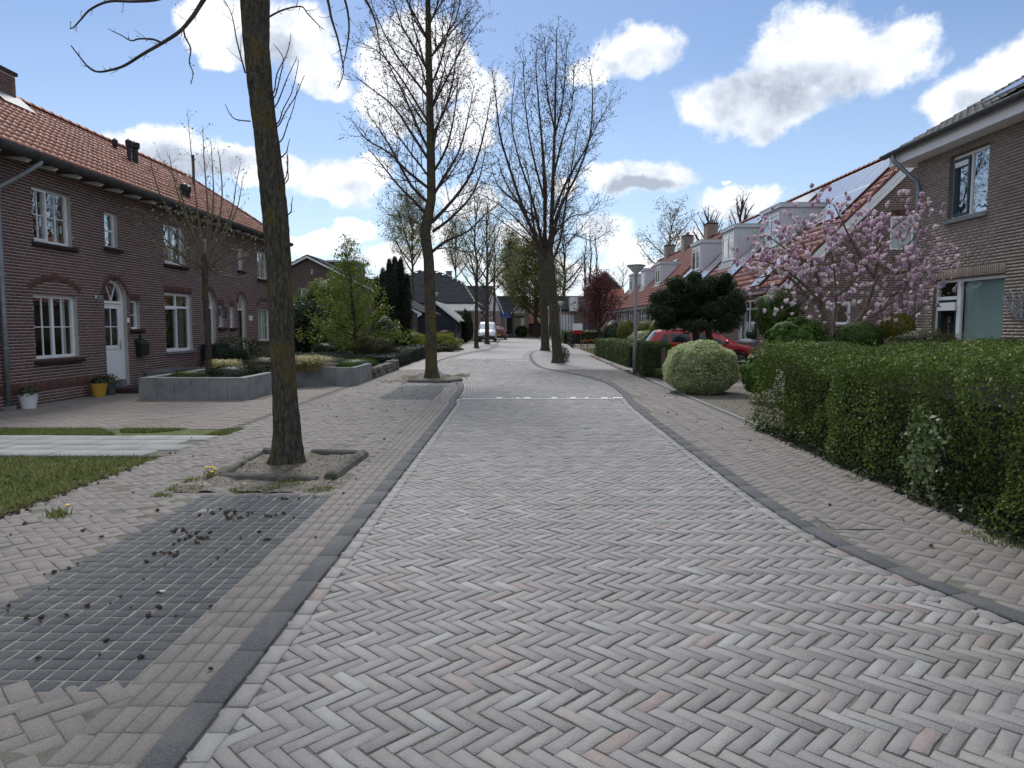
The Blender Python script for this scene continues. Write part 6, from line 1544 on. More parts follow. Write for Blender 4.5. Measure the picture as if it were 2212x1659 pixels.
# --- second tree (left)
Y2 = 22.2
tr2 = [AY(x, y, Y2) for x, y in [(933,818),(931,740),(929,640),(926,560),(918,500),(932,430),(931,350),(929,250),(927,150),(925,50),(923,-80),(922,-250)]]; tr2[0] = (tr2[0][0], Y2, 0)
rad2 = [.19,.17,.165,.16,.17,.135,.13,.115,.10,.085,.06,.02]
e2, T = leader_tree('street_tree', 'bare leafless tree at the kerb, second on the left, in front of the clipped hedges', tr2, rad2, [], None, 31, group='bare street trees', bark='bark')
PM = [(4.4,1.3,.75,.10,.09,5,4,.08),(7.0,.50,.78,.07,.14,3,3,.08),(8.5,.17,.75,.05,.2,2,3,.10)]
T.tw = .0065
lim2 = [((932,545),[(965,520),(1010,500),(1050,462),(1090,430)],.055),((935,500),[(975,470),(1020,420),(1042,360),(1050,300)],.05),((933,480),[(980,430),(1020,370),(1045,290),(1060,210)],.06),((929,470),[(890,430),(860,400),(820,350),(795,320)],.05),
        ((928,440),[(888,400),(850,330),(820,280),(790,240)],.055),((932,430),[(960,380),(990,330),(1010,260),(1025,180)],.05),((930,410),[(880,370),(840,330),(790,300),(760,260)],.05),((931,380),[(960,330),(975,280),(985,220),(990,160)],.045),
        ((929,350),[(890,290),(850,230),(800,190),(760,160)],.05),((929,330),[(900,270),(870,200),(830,120),(800,60)],.045),((930,300),[(955,250),(975,190),(985,120),(985,60)],.045),((929,270),[(895,215),(860,160),(815,110),(770,90)],.04),
        ((929,240),[(950,200),(980,140),(1010,80),(1040,40)],.04),((928,215),[(890,165),(850,110),(820,50),(800,0)],.04),((928,190),[(950,140),(965,80),(980,20),(985,-60)],.035),((927,160),[(900,110),(870,60),(850,0),(835,-60)],.035),((926,130),[(960,80),(985,40),(1000,-30),(1010,-90)],.03),((926,90),[(900,50),(880,0),(870,-60),(860,-110)],.03),((925,60),[(945,10),(960,-50),(970,-120)],.03),((932,540),[(975,535),(1010,545),(1060,530)],.022),((929,505),[(900,480),(870,470),(830,462)],.02)]
for i, (st, pp, r0) in enumerate(lim2):
    dy = R.uniform(-1.6, 1.6); n = len(pp); pts = [AY(*st, Y2)] + [AY(x, y, Y2+dy*(k+1)/n) for k, (x, y) in enumerate(pp)]
    pts = rounded(pts, 3); mb = MB(); rad = taper(len(pts), r0, .008); mb.tube(pts, rad, 7, cap=False); T.spawn(mb, pts, rad, 0, PM); mb.build('branch', M['twig'], e2)
for k in range(16):
    a = k*2.4; z0 = 5.5+k*.5; d = Vector((cos(a)*.7, (-1)**k*.55, .75)).normalized(); mb = MB(); f = min(10, max(3, int((z0-1.65)/Y2*1566/100)+3)); px = 930
    pts, rad = T.limb(mb, Vector((AY(929, 300, Y2)[0], Y2, z0)), d, R.uniform(1.8,2.9), .035, 6, .07, .06, 5); T.spawn(mb, pts, rad, 0, PM); mb.build('branch', M['twig'], e2)
tips_cloud(T, 'buds', 1, .012, .030, L_bud, e2, 6, .9, .5)
# --- right pair
Y6 = 31.0
tr6 = [AY(x, y, Y6) for x, y in [(1206,789),(1200,720),(1194,640),(1188,580),(1186,545)]]; tr6[0] = (tr6[0][0], Y6, 0)
L6 = [([(1186,560),(1190,520),(1193,440),(1196,350),(1199,250),(1201,150),(1203,60)],0,.12,.012), ([(1186,560),(1178,510),(1176,420),(1172,330),(1165,240),(1158,150),(1160,100)],1.2,.085,.01),
      ([(1188,575),(1160,520),(1130,450),(1100,360),(1080,290),(1070,200),(1062,150)],-1.0,.09,.01), ([(1186,560),(1170,520),(1150,430),(1120,340),(1105,260),(1112,170)],.8,.07,.01),
      ([(1190,540),(1210,450),(1250,370),(1275,290),(1280,200),(1275,150)],-.8,.07,.01), ([(1193,470),(1220,400),(1260,330),(1290,270),(1325,210)],.9,.055,.01), ([(1188,560),(1140,500),(1090,450),(1040,420)],-.4,.05,.01),
      ([(1190,520),(1230,470),(1270,460),(1300,430)],.7,.035,.008), ([(1190,530),(1230,505),(1280,520),(1310,500)],-1,.03,.008), ([(1196,380),(1215,300),(1235,230),(1240,140)],1.2,.05,.01), ([(1176,430),(1150,330),(1135,230),(1130,120)],-1.3,.05,.01),
      ([(1197,300),(1215,220),(1222,140),(1225,90)],-.6,.04,.008), ([(1198,280),(1182,200),(1178,120),(1176,80)],.6,.04,.008), ([(1188,575),(1210,520),(1225,420),(1240,330),(1250,250)],1.6,.06,.01), ([(1165,480),(1120,440),(1075,400),(1060,350)],1.4,.045,.01)]
e6, T = leader_tree('street_tree', 'forked leafless tree on the right kerb, the nearer of the close pair', tr6, [.235,.205,.20,.20,.19],
    [([AY(x, y, Y6+dy*k/len(q)) for k, (x, y) in enumerate(q)], r0, r1) for q, dy, r0, r1 in L6], [(4.4,1.45,.70,.10,.10,5,4,.08),(6.8,.55,.76,.07,.15,3,3,.08),(7.5,.19,.75,.04,.2,2,3,.10)], 41, tw=.0085, group='bare street trees', bark='bark')
tips_cloud(T, 'buds', 1, .012, .036, L_bud, e6, 7, .9, .5)
Y7 = 45.5
tr7 = [AY(x, y, Y7) for x, y in [(1178,758),(1176,700),(1174,640),(1172,580),(1166,540)]]; tr7[0] = (tr7[0][0], Y7, 0)
L7 = [([(1168,550),(1150,500),(1120,440),(1090,390),(1075,340)],0,.10,.02), ([(1172,580),(1176,500),(1180,420),(1175,340),(1170,280)],1,.12,.02), ([(1168,550),(1140,520),(1100,490),(1060,460)],-1,.07,.015), ([(1172,570),(1190,500),(1215,430),(1230,360)],-1,.08,.015), ([(1166,545),(1150,470),(1145,400),(1130,330)],1.5,.08,.015), ([(1172,590),(1210,540),(1250,500),(1275,470)],.5,.05,.012)]
e7, T = leader_tree('street_tree', 'dark leafless tree on the right kerb, the farther of the close pair', tr7, [.26,.24,.235,.23,.2],
    [([AY(x, y, Y7+dy*k/len(q)) for k, (x, y) in enumerate(q)], r0, r1) for q, dy, r0, r1 in L7], [(2.3,1.7,.65,.08,.08,5,4,.1),(3.6,.7,.7,.05,.13,3,3,.1),(4.5,.3,.7,.04,.15,2,3,.1)], 43, tw=.011, group='bare street trees')
tips_cloud(T, 'buds', 2, .05, .05, L_budgreen, e7, 8, .5, .4)

def auto_tree(label, px, pyb, Y, py_fork, py_top, half_px, seed, n=14, leaf=None, per=2, size=.06, r=.17, spread=.12, group='bare street trees', name='street_tree', ang=.75, lvl=3, bark='bark2', dens=1.0, cat='tree', up=.09, thin=1.0, zbase=0.0, twig='twig'):
    b = AY(px, pyb, Y); zf = AY(px, py_fork, Y)[2]; zt = AY(px, py_top, Y)[2]; hw = half_px*Y/FPX; x = b[0]
    e = empty(name, (x, Y, zbase), label, cat, group); T = Tree(seed, .00022*Y); rg = T.r; H = zt-zbase
    pts = [Vector((x, Y, zbase))]; k = 9
    for i in range(1, k+1): pts.append(Vector((x+rg.gauss(0,.02)*i*H/20, Y+rg.gauss(0,.03), zbase+H*.94*i/k)))
    rad = [r*(1-.88*i/k) for i in range(k+1)]; mb = MB(); flare_trunk(mb, pts, rad, 10, .05, seed); mb.build('trunk', M[bark], e, smooth=True)
    a = rg.uniform(0, 6.28); cm = MB(); PP = [(2.6*dens,hw*.42,.7,up*.8,.1,4,4,.1),(4.2*dens,hw*.19,.75,.05,.15,3,3,.1),(4.6*dens,hw*.09,.7,.03,.15,2,3,.2)][:lvl]
    for i in range(n):
        f = i/n; z = zf+(zt-zf)*.85*f; a += 2.4+rg.uniform(-.3,.3); L_ = hw*(1.35-.85*f)*rg.uniform(.8,1.15)
        j = min(k-1, int((z-zbase)/(H*.94)*k)); t = (z-pts[j].z)/(pts[j+1].z-pts[j].z); p = pts[j].lerp(pts[j+1], t)
        an = ang*(1.1-.45*f); d = Vector((cos(a)*sin(an), sin(a)*sin(an), cos(an)))
        q, rq = T.limb(cm, p, d, L_, max(.02, r*.42*(1-.6*f)), 6, up, .06, 5); T.spawn(cm, q, rq, 0, PP)
    cm.build('crown', M[twig], e)
    if leaf: tips_cloud(T, 'leaves', per, spread, size, leaf, e, seed, thin, .5)
    return e
auto_tree('slim leafless tree on the left beyond the clipped hedges, third in the row', 1029, 752, 50.4, 632, 395, 78, 51, 17, L_budgreen, 2, .05, .15, .1)
auto_tree('leafless tree on the left directly in front of the white van', 1052, 742, 61, 628, 420, 70, 52, 15, L_budgreen, 2, .055, .20, .12)
auto_tree('thin tree on the left behind the white van', 1068, 735, 76, 640, 450, 55, 53, 13, L_budgreen, 3, .07, .17, .15)
auto_tree('tree with fresh yellow-green leaves standing before the corner house', 1104, 724, 104, 655, 500, 52, 54, 22, L_olyoung, 9, .12, .34, .4, group=None, name='leafy_tree', dens=.8)
auto_tree('broad spreading tree with young green leaves at the end of the street', 1157, 727, 92, 690, 520, 72, 55, 30, L_olyoung, 9, .11, .33, .4, group=None, name='leafy_tree', dens=.8, ang=1.0)
auto_tree('rounded tree with pale opening buds behind the black columnar conifer', 893, 700, 72, 590, 428, 84, 56, 20, L_budgreen, 5, .07, .2, .2, group=None, name='budding_tree')
auto_tree('budding tree above the black tiled barn roof', 985, 700, 96, 600, 470, 56, 57, 16, L_budgreen, 4, .08, .2, .25, group=None, name='budding_tree')
auto_tree('bare twisted tree above the roofs right of the street end', 1218, 690, 112, 640, 492, 70, 58, 14, None, 2, .08, .42, .2, group=None, name='bare_tree', ang=1.05)
for i, (px, t) in enumerate(((1262,488),(1274,482),(1287,492))): auto_tree('narrow bare poplar beyond the roofs, '+('leftmost','middle','rightmost')[i]+' of the three', px, 690, 130, 640, t, 20, 60+i, 22, None, 2, .08, .3, .2, group='bare poplars', name='poplar_tree', ang=.35, dens=.7)
auto_tree('tree with russet leaves behind the chimneys of the farther row house', 1445, 660, 92, 590, 440, 72, 63, 13, L_brown, 2, .10, .25, .2, group=None, name='russet_tree', ang=1.0, dens=.8)
auto_tree('bare fine-twigged tree behind the ridge of the nearer row house', 1598, 640, 62, 560, 412, 62, 64, 20, None, 2, .1, .3, .2, group=None, name='bare_tree', dens=1.2, ang=.7)
auto_tree('bare twiggy tree left of the ridge trees behind the row house', 1530, 640, 70, 560, 450, 55, 65, 18, None, 2, .1, .3, .2, group=None, name='bare_tree', dens=1.2, ang=.8)
auto_tree('small pale bare tree beyond the plum tree roofs', 1345, 690, 140, 640, 560, 40, 66, 10, None, 2, .1, .2, .2, group=None, name='bare_tree', ang=.9, dens=.6)

# --- young tree in the concrete planter
Y0 = 17.6
b0 = AY(452, 812, Y0); e0_ = empty('planter_tree', (b0[0], Y0, .4), 'young tree with opening buds growing in the concrete planter', 'tree')
T = Tree(71, .005); mb = MB(); tp = [AY(x, y, Y0) for x, y in [(452,812),(450,740),(446,680),(443,620),(444,575),(441,550)]]; flare_trunk(mb, tp, [.075,.068,.066,.066,.085,.06], 14, .10, 4)
mb.build('trunk', M['bark2'], e0_, smooth=True)
low = [[(443,600),(400,560),(360,520),(320,500),(292,478)],[(442,590),(410,540),(370,495),(330,470),(300,450)],[(444,600),(490,570),(530,555),(560,540),(575,527)],[(445,590),(480,550),(520,530),(548,510)],[(443,580),(400,575),(350,555),(310,560)],[(444,575),(470,590),(510,600),(540,590)],
       [(442,570),(415,500),(390,440),(372,370),(365,330)],[(443,565),(430,480),(420,400),(412,320),(405,242)],[(444,565),(450,480),(445,400),(440,330),(438,270)],[(445,570),(470,490),(480,420),(475,350),(470,318)],[(446,575),(490,500),(515,440),(525,380)],[(442,575),(395,500),(350,430),(330,370),(325,340)],[(444,570),(470,520),(500,460),(510,400),(520,350)],
       [(442,585),(380,540),(330,525),(300,530)],[(444,590),(430,560),(395,545),(360,560)],[(445,580),(500,540),(550,560)],[(443,570),(405,470),(385,400),(345,340)],[(445,570),(460,450),(460,380),(455,300)]]
for q in low:
    dy = R.uniform(-1.3,1.3); pts = rounded([AY(x, y, Y0+dy*k/len(q)) for k, (x, y) in enumerate(q)], 3); mb = MB(); rad = taper(len(pts), .03, .005); mb.tube(pts, rad, 6, cap=False)
    T.spawn(mb, pts, rad, 0, [(5.0,.6,.65,.08,.14,4,3,.12),(7.5,.20,.75,.05,.18,3,3,.1)]); mb.build('branch', M['twig_grey'], e0_)
tips_cloud(T, 'buds', 1, .015, .030, L_budgreen, e0_, 9, .8, .5)

# --- magnolia
Ym = 14.6
bm = AY(1832, 735, Ym); em = empty('magnolia_tree', (bm[0], Ym, 0), 'magnolia in full pink and white blossom before the gable wall', 'tree'); T = Tree(81)
stems = [[(1832,760),(1836,715),(1868,672),(1888,610),(1893,540),(1900,480)],[(1836,715),(1900,705),(1960,690),(2000,650),(2025,615)],[(1800,760),(1785,700),(1770,660),(1745,640),(1700,625),(1640,620)],[(1790,710),(1775,650),(1760,580),(1730,520),(1715,480)],[(1888,610),(1930,560),(1970,520),(1990,490)],
         [(1775,655),(1720,600),(1670,570),(1625,560)],[(1888,600),(1850,540),(1820,480),(1800,440)],[(1893,540),(1930,490),(1960,470)],[(1800,720),(1806,640),(1800,570),(1790,500)],[(1745,640),(1690,590),(1640,600),(1612,590)],[(1870,670),(1940,630),(1990,590),(2040,590)],[(1760,580),(1700,540),(1660,510)],[(1893,570),(1950,590),(1990,560)],[(1806,640),(1850,600),(1840,540)],[(1836,715),(1930,650),(1960,620)]]
for i, q in enumerate(stems):
    dy = R.uniform(-1.0,1.0) if i > 1 else .2; pts = rounded([AY(x, y, Ym+dy*k/len(q)) for k, (x, y) in enumerate(q)], 3); r0 = .055 if i < 4 else .028; mb = MB(); rad = taper(len(pts), r0, .008); mb.tube(pts, rad, 7, cap=False)
    T.spawn(mb, pts, rad, 0, [(6.0,1.0,.85,.08,.16,4,4,.15),(8.0,.36,.8,.08,.18,3,3,.1)]); mb.build('branch', M['twig_grey'], em)
M['blossom'] = None
def blossom_mat():
    m, nt, b = nmat('magnolia_petal'); N = nt.nodes.new; L = nt.links.new
    a = N('ShaderNodeAttribute'); a.attribute_name = 'tip'; r = ramp_node(nt, [(.42,.14,.30),(.62,.34,.50),(.80,.68,.74),(.86,.80,.82)], a.outputs['Fac'])
    o = N('ShaderNodeObjectInfo'); g = N('ShaderNodeNewGeometry'); s = N('ShaderNodeMath'); s.operation = 'ADD'; L(o.outputs['Random'], s.inputs[0]); L(g.outputs['Random Per Island'], s.inputs[1]); f = N('ShaderNodeMath'); f.operation = 'FRACT'; L(s.outputs[0], f.inputs[0])
    f2 = N('ShaderNodeMath'); f2.operation = 'MULTIPLY'; L(f.outputs[0], f2.inputs[0]); f2.inputs[1].default_value = .55
    mx = N('ShaderNodeMix'); mx.data_type = 'RGBA'; L(f2.outputs[0], mx.inputs[0]); L(r, mx.inputs[6]); mx.inputs[7].default_value = (.50,.24,.42,1)
    L(mx.outputs[2], b.inputs['Base Color']); b.inputs['Roughness'].default_value = .6
    t = N('ShaderNodeBsdfTranslucent'); L(mx.outputs[2], t.inputs['Color']); ms = N('ShaderNodeMixShader'); ms.inputs[0].default_value = .4; L(b.outputs[0], ms.inputs[1]); L(t.outputs[0], ms.inputs[2]); L(ms.outputs[0], nt.nodes['Material Output'].inputs['Surface'])
    return m
# petals: colour runs from rosy base to white tip through the petal itself; two materials keep it simple
M['petal_pink'] = leaf_mat('petal_pink', [(.52,.30,.48),(.66,.46,.60),(.76,.60,.70)], .4, .6)
M['petal_white'] = leaf_mat('petal_white', [(.68,.52,.62),(.80,.69,.75),(.86,.79,.82)], .4, .6)
def blossom_variant(seed, open_):
    g = random.Random(seed); v = []; f = []
    for k in range(7):
        a = 2*pi*k/7+g.uniform(-.3,.3); o = open_*g.uniform(.6,1.3); c, s = cos(a), sin(a); L_ = g.uniform(.8,1.05)
        rows = [(0,.0,.12),(.35,.25*o,.30),(.75,.62*o,.26),(1.0,1.0*o,.04)]; b = len(v)
        for (t, rr_, w) in rows:
            for sg in (-1, 1): v.append((c*rr_*.55-s*w*sg, s*rr_*.55+c*w*sg, t*L_*(1-.25*o*t)))
        f += [(b+2*i, b+2*i+1, b+2*i+3, b+2*i+2) for i in range(3)]
    return np.array(v)*.105, np.array(f)
tips = np.array([tuple(t) for t in T.tips]); tips = tips[NR.permutation(len(tips))]; nb = min(len(tips), 2700); tips_b = tips[:nb]
half = nb//2
for nm, P_, mt, op, sd in (('blossom', tips_b[:int(nb*.62)], 'petal_white', (.5, 1.0, .8), 5), ('blossom', tips_b[int(nb*.62):], 'petal_pink', (.2, .4, .7), 9)):
    n = len(P_); Mx = trs(P_, NR.uniform(0, 6.28, n), NR.uniform(.7, 1.25, (n, 1))*np.ones((1, 3)), (NR.normal(0, .35, n), NR.normal(0, .35, n)))
    scatter(nm, [blossom_variant(sd+i, o) for i, o in enumerate(op)], Mx, M[mt], em, 150, 'blossom_mass')
leaf_cloud('young_leaves', np.repeat(tips[nb//3:], 2, axis=0)+NR.normal(0, .07, (len(np.repeat(tips[nb//3:], 2, axis=0)), 3)), .026, L_olyoung, em, 82)

# ------------------------------------------------------------------ shrubs, hedges, conifers
def blob_points(c, r, n, seed, lump=.12, lf=2.0, depth=.18, flat_bottom=True, power=1.0):
    g = np.random.default_rng(seed); d = g.normal(size=(n, 3)); d /= np.linalg.norm(d, axis=1)[:, None]
    if flat_bottom: d[:, 2] = np.where(d[:, 2] < -.3, -d[:, 2], d[:, 2])
    e = np.abs(d)**power; d2 = np.sign(d)*e if power != 1 else d
    if power != 1: d2 /= np.linalg.norm(d2, axis=1)[:, None]**.6
    k = np.array([mnoise.noise((x*lf+seed, y*lf, z*lf)) for x, y, z in d]); k2 = np.array([mnoise.noise((x*lf*3, y*lf*3+seed, z*lf*3)) for x, y, z in d])
    rad = 1+lump*k*1.6+lump*.6*k2-depth*g.random(n)**2
    return np.array(c)+d2*np.array(r)*rad[:, None], d
def bush(name, label, c, r, n, size, mat, seed, cat='shrub', group=None, core=.8, lump=.12, lf=2.0, aspect=.5, depth=.2, power=1.0, up=.3, stems=0):
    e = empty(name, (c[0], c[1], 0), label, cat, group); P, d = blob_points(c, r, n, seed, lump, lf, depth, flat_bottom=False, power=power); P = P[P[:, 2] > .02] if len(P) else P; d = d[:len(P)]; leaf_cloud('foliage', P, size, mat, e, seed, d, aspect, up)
    if core: mb = MB(); mb.ellipsoid(c, tuple(x*core for x in r), 14, 9, .06); mb.build('shade_core', M['core'], e, smooth=True)
    if stems:
        mb = MB()
        for k in range(stems):
            a = R.uniform(0, 6.28); mb.tube([(c[0]+.08*cos(a), c[1]+.08*sin(a), 0), (c[0]+r[0]*.5*cos(a), c[1]+r[1]*.5*sin(a), c[2]), (c[0]+r[0]*.9*cos(a), c[1]+r[1]*.9*sin(a), c[2]+r[2]*.8)], [.02,.014,.005], 5)
        mb.build('stems', M['twig'], e)
    return e
def hedge(name, label, corners, h, n, size, mat, seed, rough=.04, cat='hedge', group=None, z0=0.02, aspect=.5, wave=.05, wf=.8, up=.3, slope=0.0):
    """corners: four ground points; leaves cover sides and top"""
    Cn = np.array([c[:2] for c in corners], float); g = np.random.default_rng(seed); ctr = Cn.mean(0)
    e = empty(name, (ctr[0], ctr[1], 0), label, cat, group)
    L4 = [np.linalg.norm(Cn[(i+1) % 4]-Cn[i]) for i in range(4)]; ar = [l*h for l in L4]+[L4[0]*L4[1]]; ar = np.array(ar)/sum(ar)
    face = g.choice(5, n, p=ar); u, v = g.random(n), g.random(n); P = np.zeros((n, 3)); Nn = np.zeros((n, 3))
    for i in range(4):
        k = face == i; a, b = Cn[i], Cn[(i+1) % 4]; t = (b-a)/L4[i]; nn_ = np.array([t[1], -t[0]]); 
        if np.dot((a+b)/2-ctr, nn_) < 0: nn_ = -nn_
        P[k, :2] = a+(b-a)*u[k][:, None]; P[k, 2] = z0+(h-z0)*v[k]**.9; Nn[k, :2] = nn_
        P[k, :2] -= nn_*(slope*P[k, 2])[:, None]
    k = face == 4; P[k, :2] = (Cn[0]*(1-u[k])[:, None]+Cn[1]*u[k][:, None])*(1-v[k])[:, None]+(Cn[3]*(1-u[k])[:, None]+Cn[2]*u[k][:, None])*v[k][:, None]; P[k, 2] = h; Nn[k, 2] = 1
    w = np.array([mnoise.noise((p[0]*wf*2+seed, p[1]*wf*2, p[2]*wf*2))+.5*mnoise.noise((p[0]*wf*6, p[1]*wf*6+seed, p[2]*wf*6)) for p in P])
    P += Nn*(w*wave*2-rough*np.abs(g.normal(size=n))*1.5+rough*.6)[:, None]
    P[:, 2] += wave*.8*np.array([mnoise.noise((p[0]*.6, p[1]*.6, seed)) for p in P])*(P[:, 2]/h)
    leaf_cloud('foliage', P, size, mat, e, seed, Nn, aspect, up)
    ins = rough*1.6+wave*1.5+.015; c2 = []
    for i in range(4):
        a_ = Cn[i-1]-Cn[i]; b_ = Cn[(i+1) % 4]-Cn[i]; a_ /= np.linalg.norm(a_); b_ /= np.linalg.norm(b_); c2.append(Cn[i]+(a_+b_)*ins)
    mb = MB(); mb.hexa([(p[0], p[1], 0) for p in c2]+[(p[0], p[1], h-ins*1.1) for p in c2]); mb.build('shade_core', M['core'], e)
    return e
# the big privet hedge on the right
eh = hedge('privet_hedge', 'big glossy green privet hedge along the right pavement', [(3.80,11.5),(3.80,2.6),(7.2,2.6),(7.2,11.5)], 1.30, 165000, .0195, L_green, 3, .07, wave=.13, wf=.42, slope=-.01)
mb = MB()
for i in range(500):
    x, y = R.uniform(3.95,6.6), R.uniform(3.2,11); h_ = R.uniform(.06,.3); a = R.uniform(0,6.28); mb.tube([(x,y,1.1),(x+.1*h_*cos(a),y+.1*h_*sin(a),1.18+h_*.6),(x+.25*h_*cos(a),y+.25*h_*sin(a),1.2+h_)], [.003,.0025,.0012], 3, cap=False)
mb.build('shoots', M['twig'], eh)
P = np.array([mb.v[i] for i in range(3, len(mb.v), 3)]); P = np.repeat(P, 2, axis=0)+NR.normal(0, .012, (len(P)*2, 3)); leaf_cloud('shoot_leaves', P, .016, L_green, eh, 33)
# ivy patch with paler leaves hanging on the hedge face
P = np.c_[NR.normal(3.70, .03, 260), NR.normal(6.55, .2, 260), NR.uniform(.05, .9, 260)]
ivy = empty('bramble', (3.78, 6.6, 0), 'pale-leaved trailing plant growing out of the big privet hedge', 'plant'); leaf_cloud('leaves', P, .028, leaf_mat('pale_ivy', [(.08,.12,.05),(.14,.19,.09),(.20,.25,.14)], .3), ivy, 4, np.tile([-1.0,0,0], (260,1)), .7)
ivyd = leaf_mat('dark_ivy', [(.01,.02,.01),(.02,.035,.018),(.035,.05,.03)], .15, .55, .2)
P = np.c_[NR.uniform(3.66, 4.0, 2600), NR.uniform(3.2, 11.3, 2600), np.abs(NR.normal(0, .07, 2600))+.02]; iv = empty('ivy', (3.85, 9, 0), 'dark ground ivy creeping along the foot of the big hedge', 'plant'); leaf_cloud('leaves', P, .024, ivyd, iv, 6, None, .7)
# variegated dome
bush('variegated_bush', 'dome of cream and green variegated leaves beside the right pavement', (4.42,17.5,.58), (.88,.86,.66), 60000, .0215, L_var, 5, lump=.07, depth=.2, lf=2.4, power=.8)
# clipped hedges right
hedge('clipped_hedge', 'short block of dark green clipped hedge beside the lamp post', [(3.92,22.9),(4.62,21.9),(5.1,25.0),(4.2,26.2)], 1.06, 26000, .021, L_box, 7, .03, group='clipped hedges on the right', wave=.03)
hedge('clipped_hedge', 'long low green clipped hedge on the right beyond the lamp post', [(4.08,38.4),(4.22,27.8),(5.1,27.6),(5.1,38.4)], .92, 26000, .026, L_box, 8, .03, group='clipped hedges on the right', wave=.03)
hedge('clipped_hedge', 'dark clipped hedge beyond the black railing', [(3.9,72),(3.9,62),(8.2,62),(8.2,72)], 1.1, 9000, .05, L_box, 9, .03, group='clipped hedges on the right', wave=.02)
# clipped hedges left
hedge('clipped_hedge', 'low dark yew hedge running back from the pavement beside the rubble wall', [(-4.5,26.4),(-4.5,31.2),(-5.3,31.2),(-13.2,27.4)], .52, 22000, .022, L_blue, 10, .02, group='clipped yew hedges on the left', wave=.015)
hedge('clipped_hedge', 'low dark yew hedge beside the pavement, farther of the two', [(-4.48,31.7),(-4.48,38.5),(-5.6,38.5),(-5.6,31.7)], .60, 14000, .024, L_blue, 11, .02, group='clipped yew hedges on the left', wave=.015)
hedge('clipped_hedge', 'long low yew hedge crossing the garden behind the green beech', [(-5.8,33.4),(-12.5,33.4),(-12.5,34.4),(-5.8,34.4)], .72, 9000, .03, L_blue, 12, .02, group='clipped yew hedges on the left', wave=.015)
# small conifer-like topiary tree before the red car
Yt = 24.2
et = empty('topiary_pine', (AY(1520,720,Yt)[0], Yt, 0), 'dark cloud-pruned pine with two trunks before the red car', 'tree')
mb = MB(); 
for px in ((1507,742,1500,712,1480,670),(1536,742,1528,710,1540,660)):
    pts = [AY(px[0], px[1]+60, Yt), AY(px[0], px[1], Yt), AY(px[2], px[3], Yt), AY(px[4], px[5], Yt)]; mb.tube(pts, [.14,.12,.10,.07], 10)
mb.build('trunk', M['bark2'], et, smooth=True)
pad = [(1450,640,40,24),(1500,622,42,24),(1560,620,36,26),(1590,650,22,24),(1430,675,34,22),(1480,680,46,26),(1540,670,46,28),(1580,690,24,20),(1460,612,20,14),(1500,600,14,12),(1568,602,12,12),(1425,645,22,16),(1440,700,26,14),(1500,705,40,14),(1560,705,30,14),(1520,645,40,24),(1470,655,34,24),(1598,668,12,12),(1412,668,10,10),(1535,612,20,16)]
PP, DD = [], []; core = MB()
for i, (x, y, a, b) in enumerate(pad):
    for rep in range(2):
        c = AY(x, y, Yt+R.uniform(-.8,.8)); r = (a*Yt/FPX*1.0, a*Yt/FPX*.8, b*Yt/FPX); P, d = blob_points(c, r, 1150, 90+i, .28, 3.0, .3, flat_bottom=False); PP.append(P); DD.append(d); core.ellipsoid(c, tuple(q*.72 for q in r), 9, 6, .1)
leaf_cloud('foliage', np.concatenate(PP), .034, L_pine, et, 90, np.concatenate(DD), .35); core.build('shade_core', M['core'], et, smooth=True)
# black columnar conifer
Yc = 38; ec = empty('columnar_conifer', (AY(848,700,Yc)[0], Yc, 0), 'very dark columnar conifer left of the navy shed', 'tree'); PP, DD = [], []; core = MB()
for i, (x, y, a, b) in enumerate([(852,680,34,80),(846,625,20,60),(864,620,18,60),(824,650,15,62),(876,670,15,70),(836,700,30,60),(872,710,18,60),(828,612,8,36),(853,585,7,34),(866,590,6,36),(841,592,6,34),(813,632,7,36),(820,712,18,50),(880,630,6,40),(858,600,10,40)]):
    c = AY(x, y, Yc+R.uniform(-.4,.4)); r = (a*Yc/FPX, a*Yc/FPX, b*Yc/FPX*.8); P, d = blob_points(c, r, 2600, 130+i, .22, 4.0, .25, flat_bottom=False); P[:, 2] += NR.random(len(P))*.1; PP.append(P); DD.append(d*np.array([1,1,.2])); core.ellipsoid(c, tuple(q*.8 for q in r), 9, 7, .05)
leaf_cloud('foliage', np.concatenate(PP), .05, L_conif, ec, 91, np.concatenate(DD), .3, up=1.2); core.build('shade_core', M['core'], ec, smooth=True)
mb = MB(); mb.tube([(AY(848,700,Yc)[0], Yc, 0), (AY(848,700,Yc)[0], Yc, 1.6)], .12, 8); mb.build('trunk', M['bark2'], ec)
# green beech with tiers
Yg = 30; gx = AY(768,760,Yg)[0]; eg = empty('young_beech', (gx, Yg, 0), 'bright yellow-green young beech behind the low yew hedge', 'tree'); T = Tree(95); mb = MB()
tp = [(gx,Yg,0),(gx,Yg,1.5),(gx-.12,Yg,2.9),AY(757,600,Yg),AY(750,560,Yg),AY(765,515,Yg)]; flare_trunk(mb, tp, [.09,.075,.06,.04,.025,.01], 10, .05, 5); mb.build('trunk', M['bark2'], eg, smooth=True); cm = MB()
for i in range(60):
    f = i/60; z = .5+4.6*f; a = i*2.4; L_ = 2.45*(1-f)**1.15*R.uniform(.75,1.1)+.25; x0_ = gx-.12*f*2
    q, rq = T.limb(cm, Vector((x0_, Yg, z)), Vector((cos(a), sin(a), .25+.5*f)).normalized(), L_, .02*(1-f)+.006, 5, .0, .07, 4); T.spawn(cm, q, rq, 0, [(5,.42*(1-.5*f),.9,.0,.12,3,3,.15),(7,.15,.8,0,.15,2,3,.1)])
cm.build('branches', M['twig'], eg); tips_cloud(T, 'leaves', 9, .10, .045, L_young, eg, 96, 1, .6)
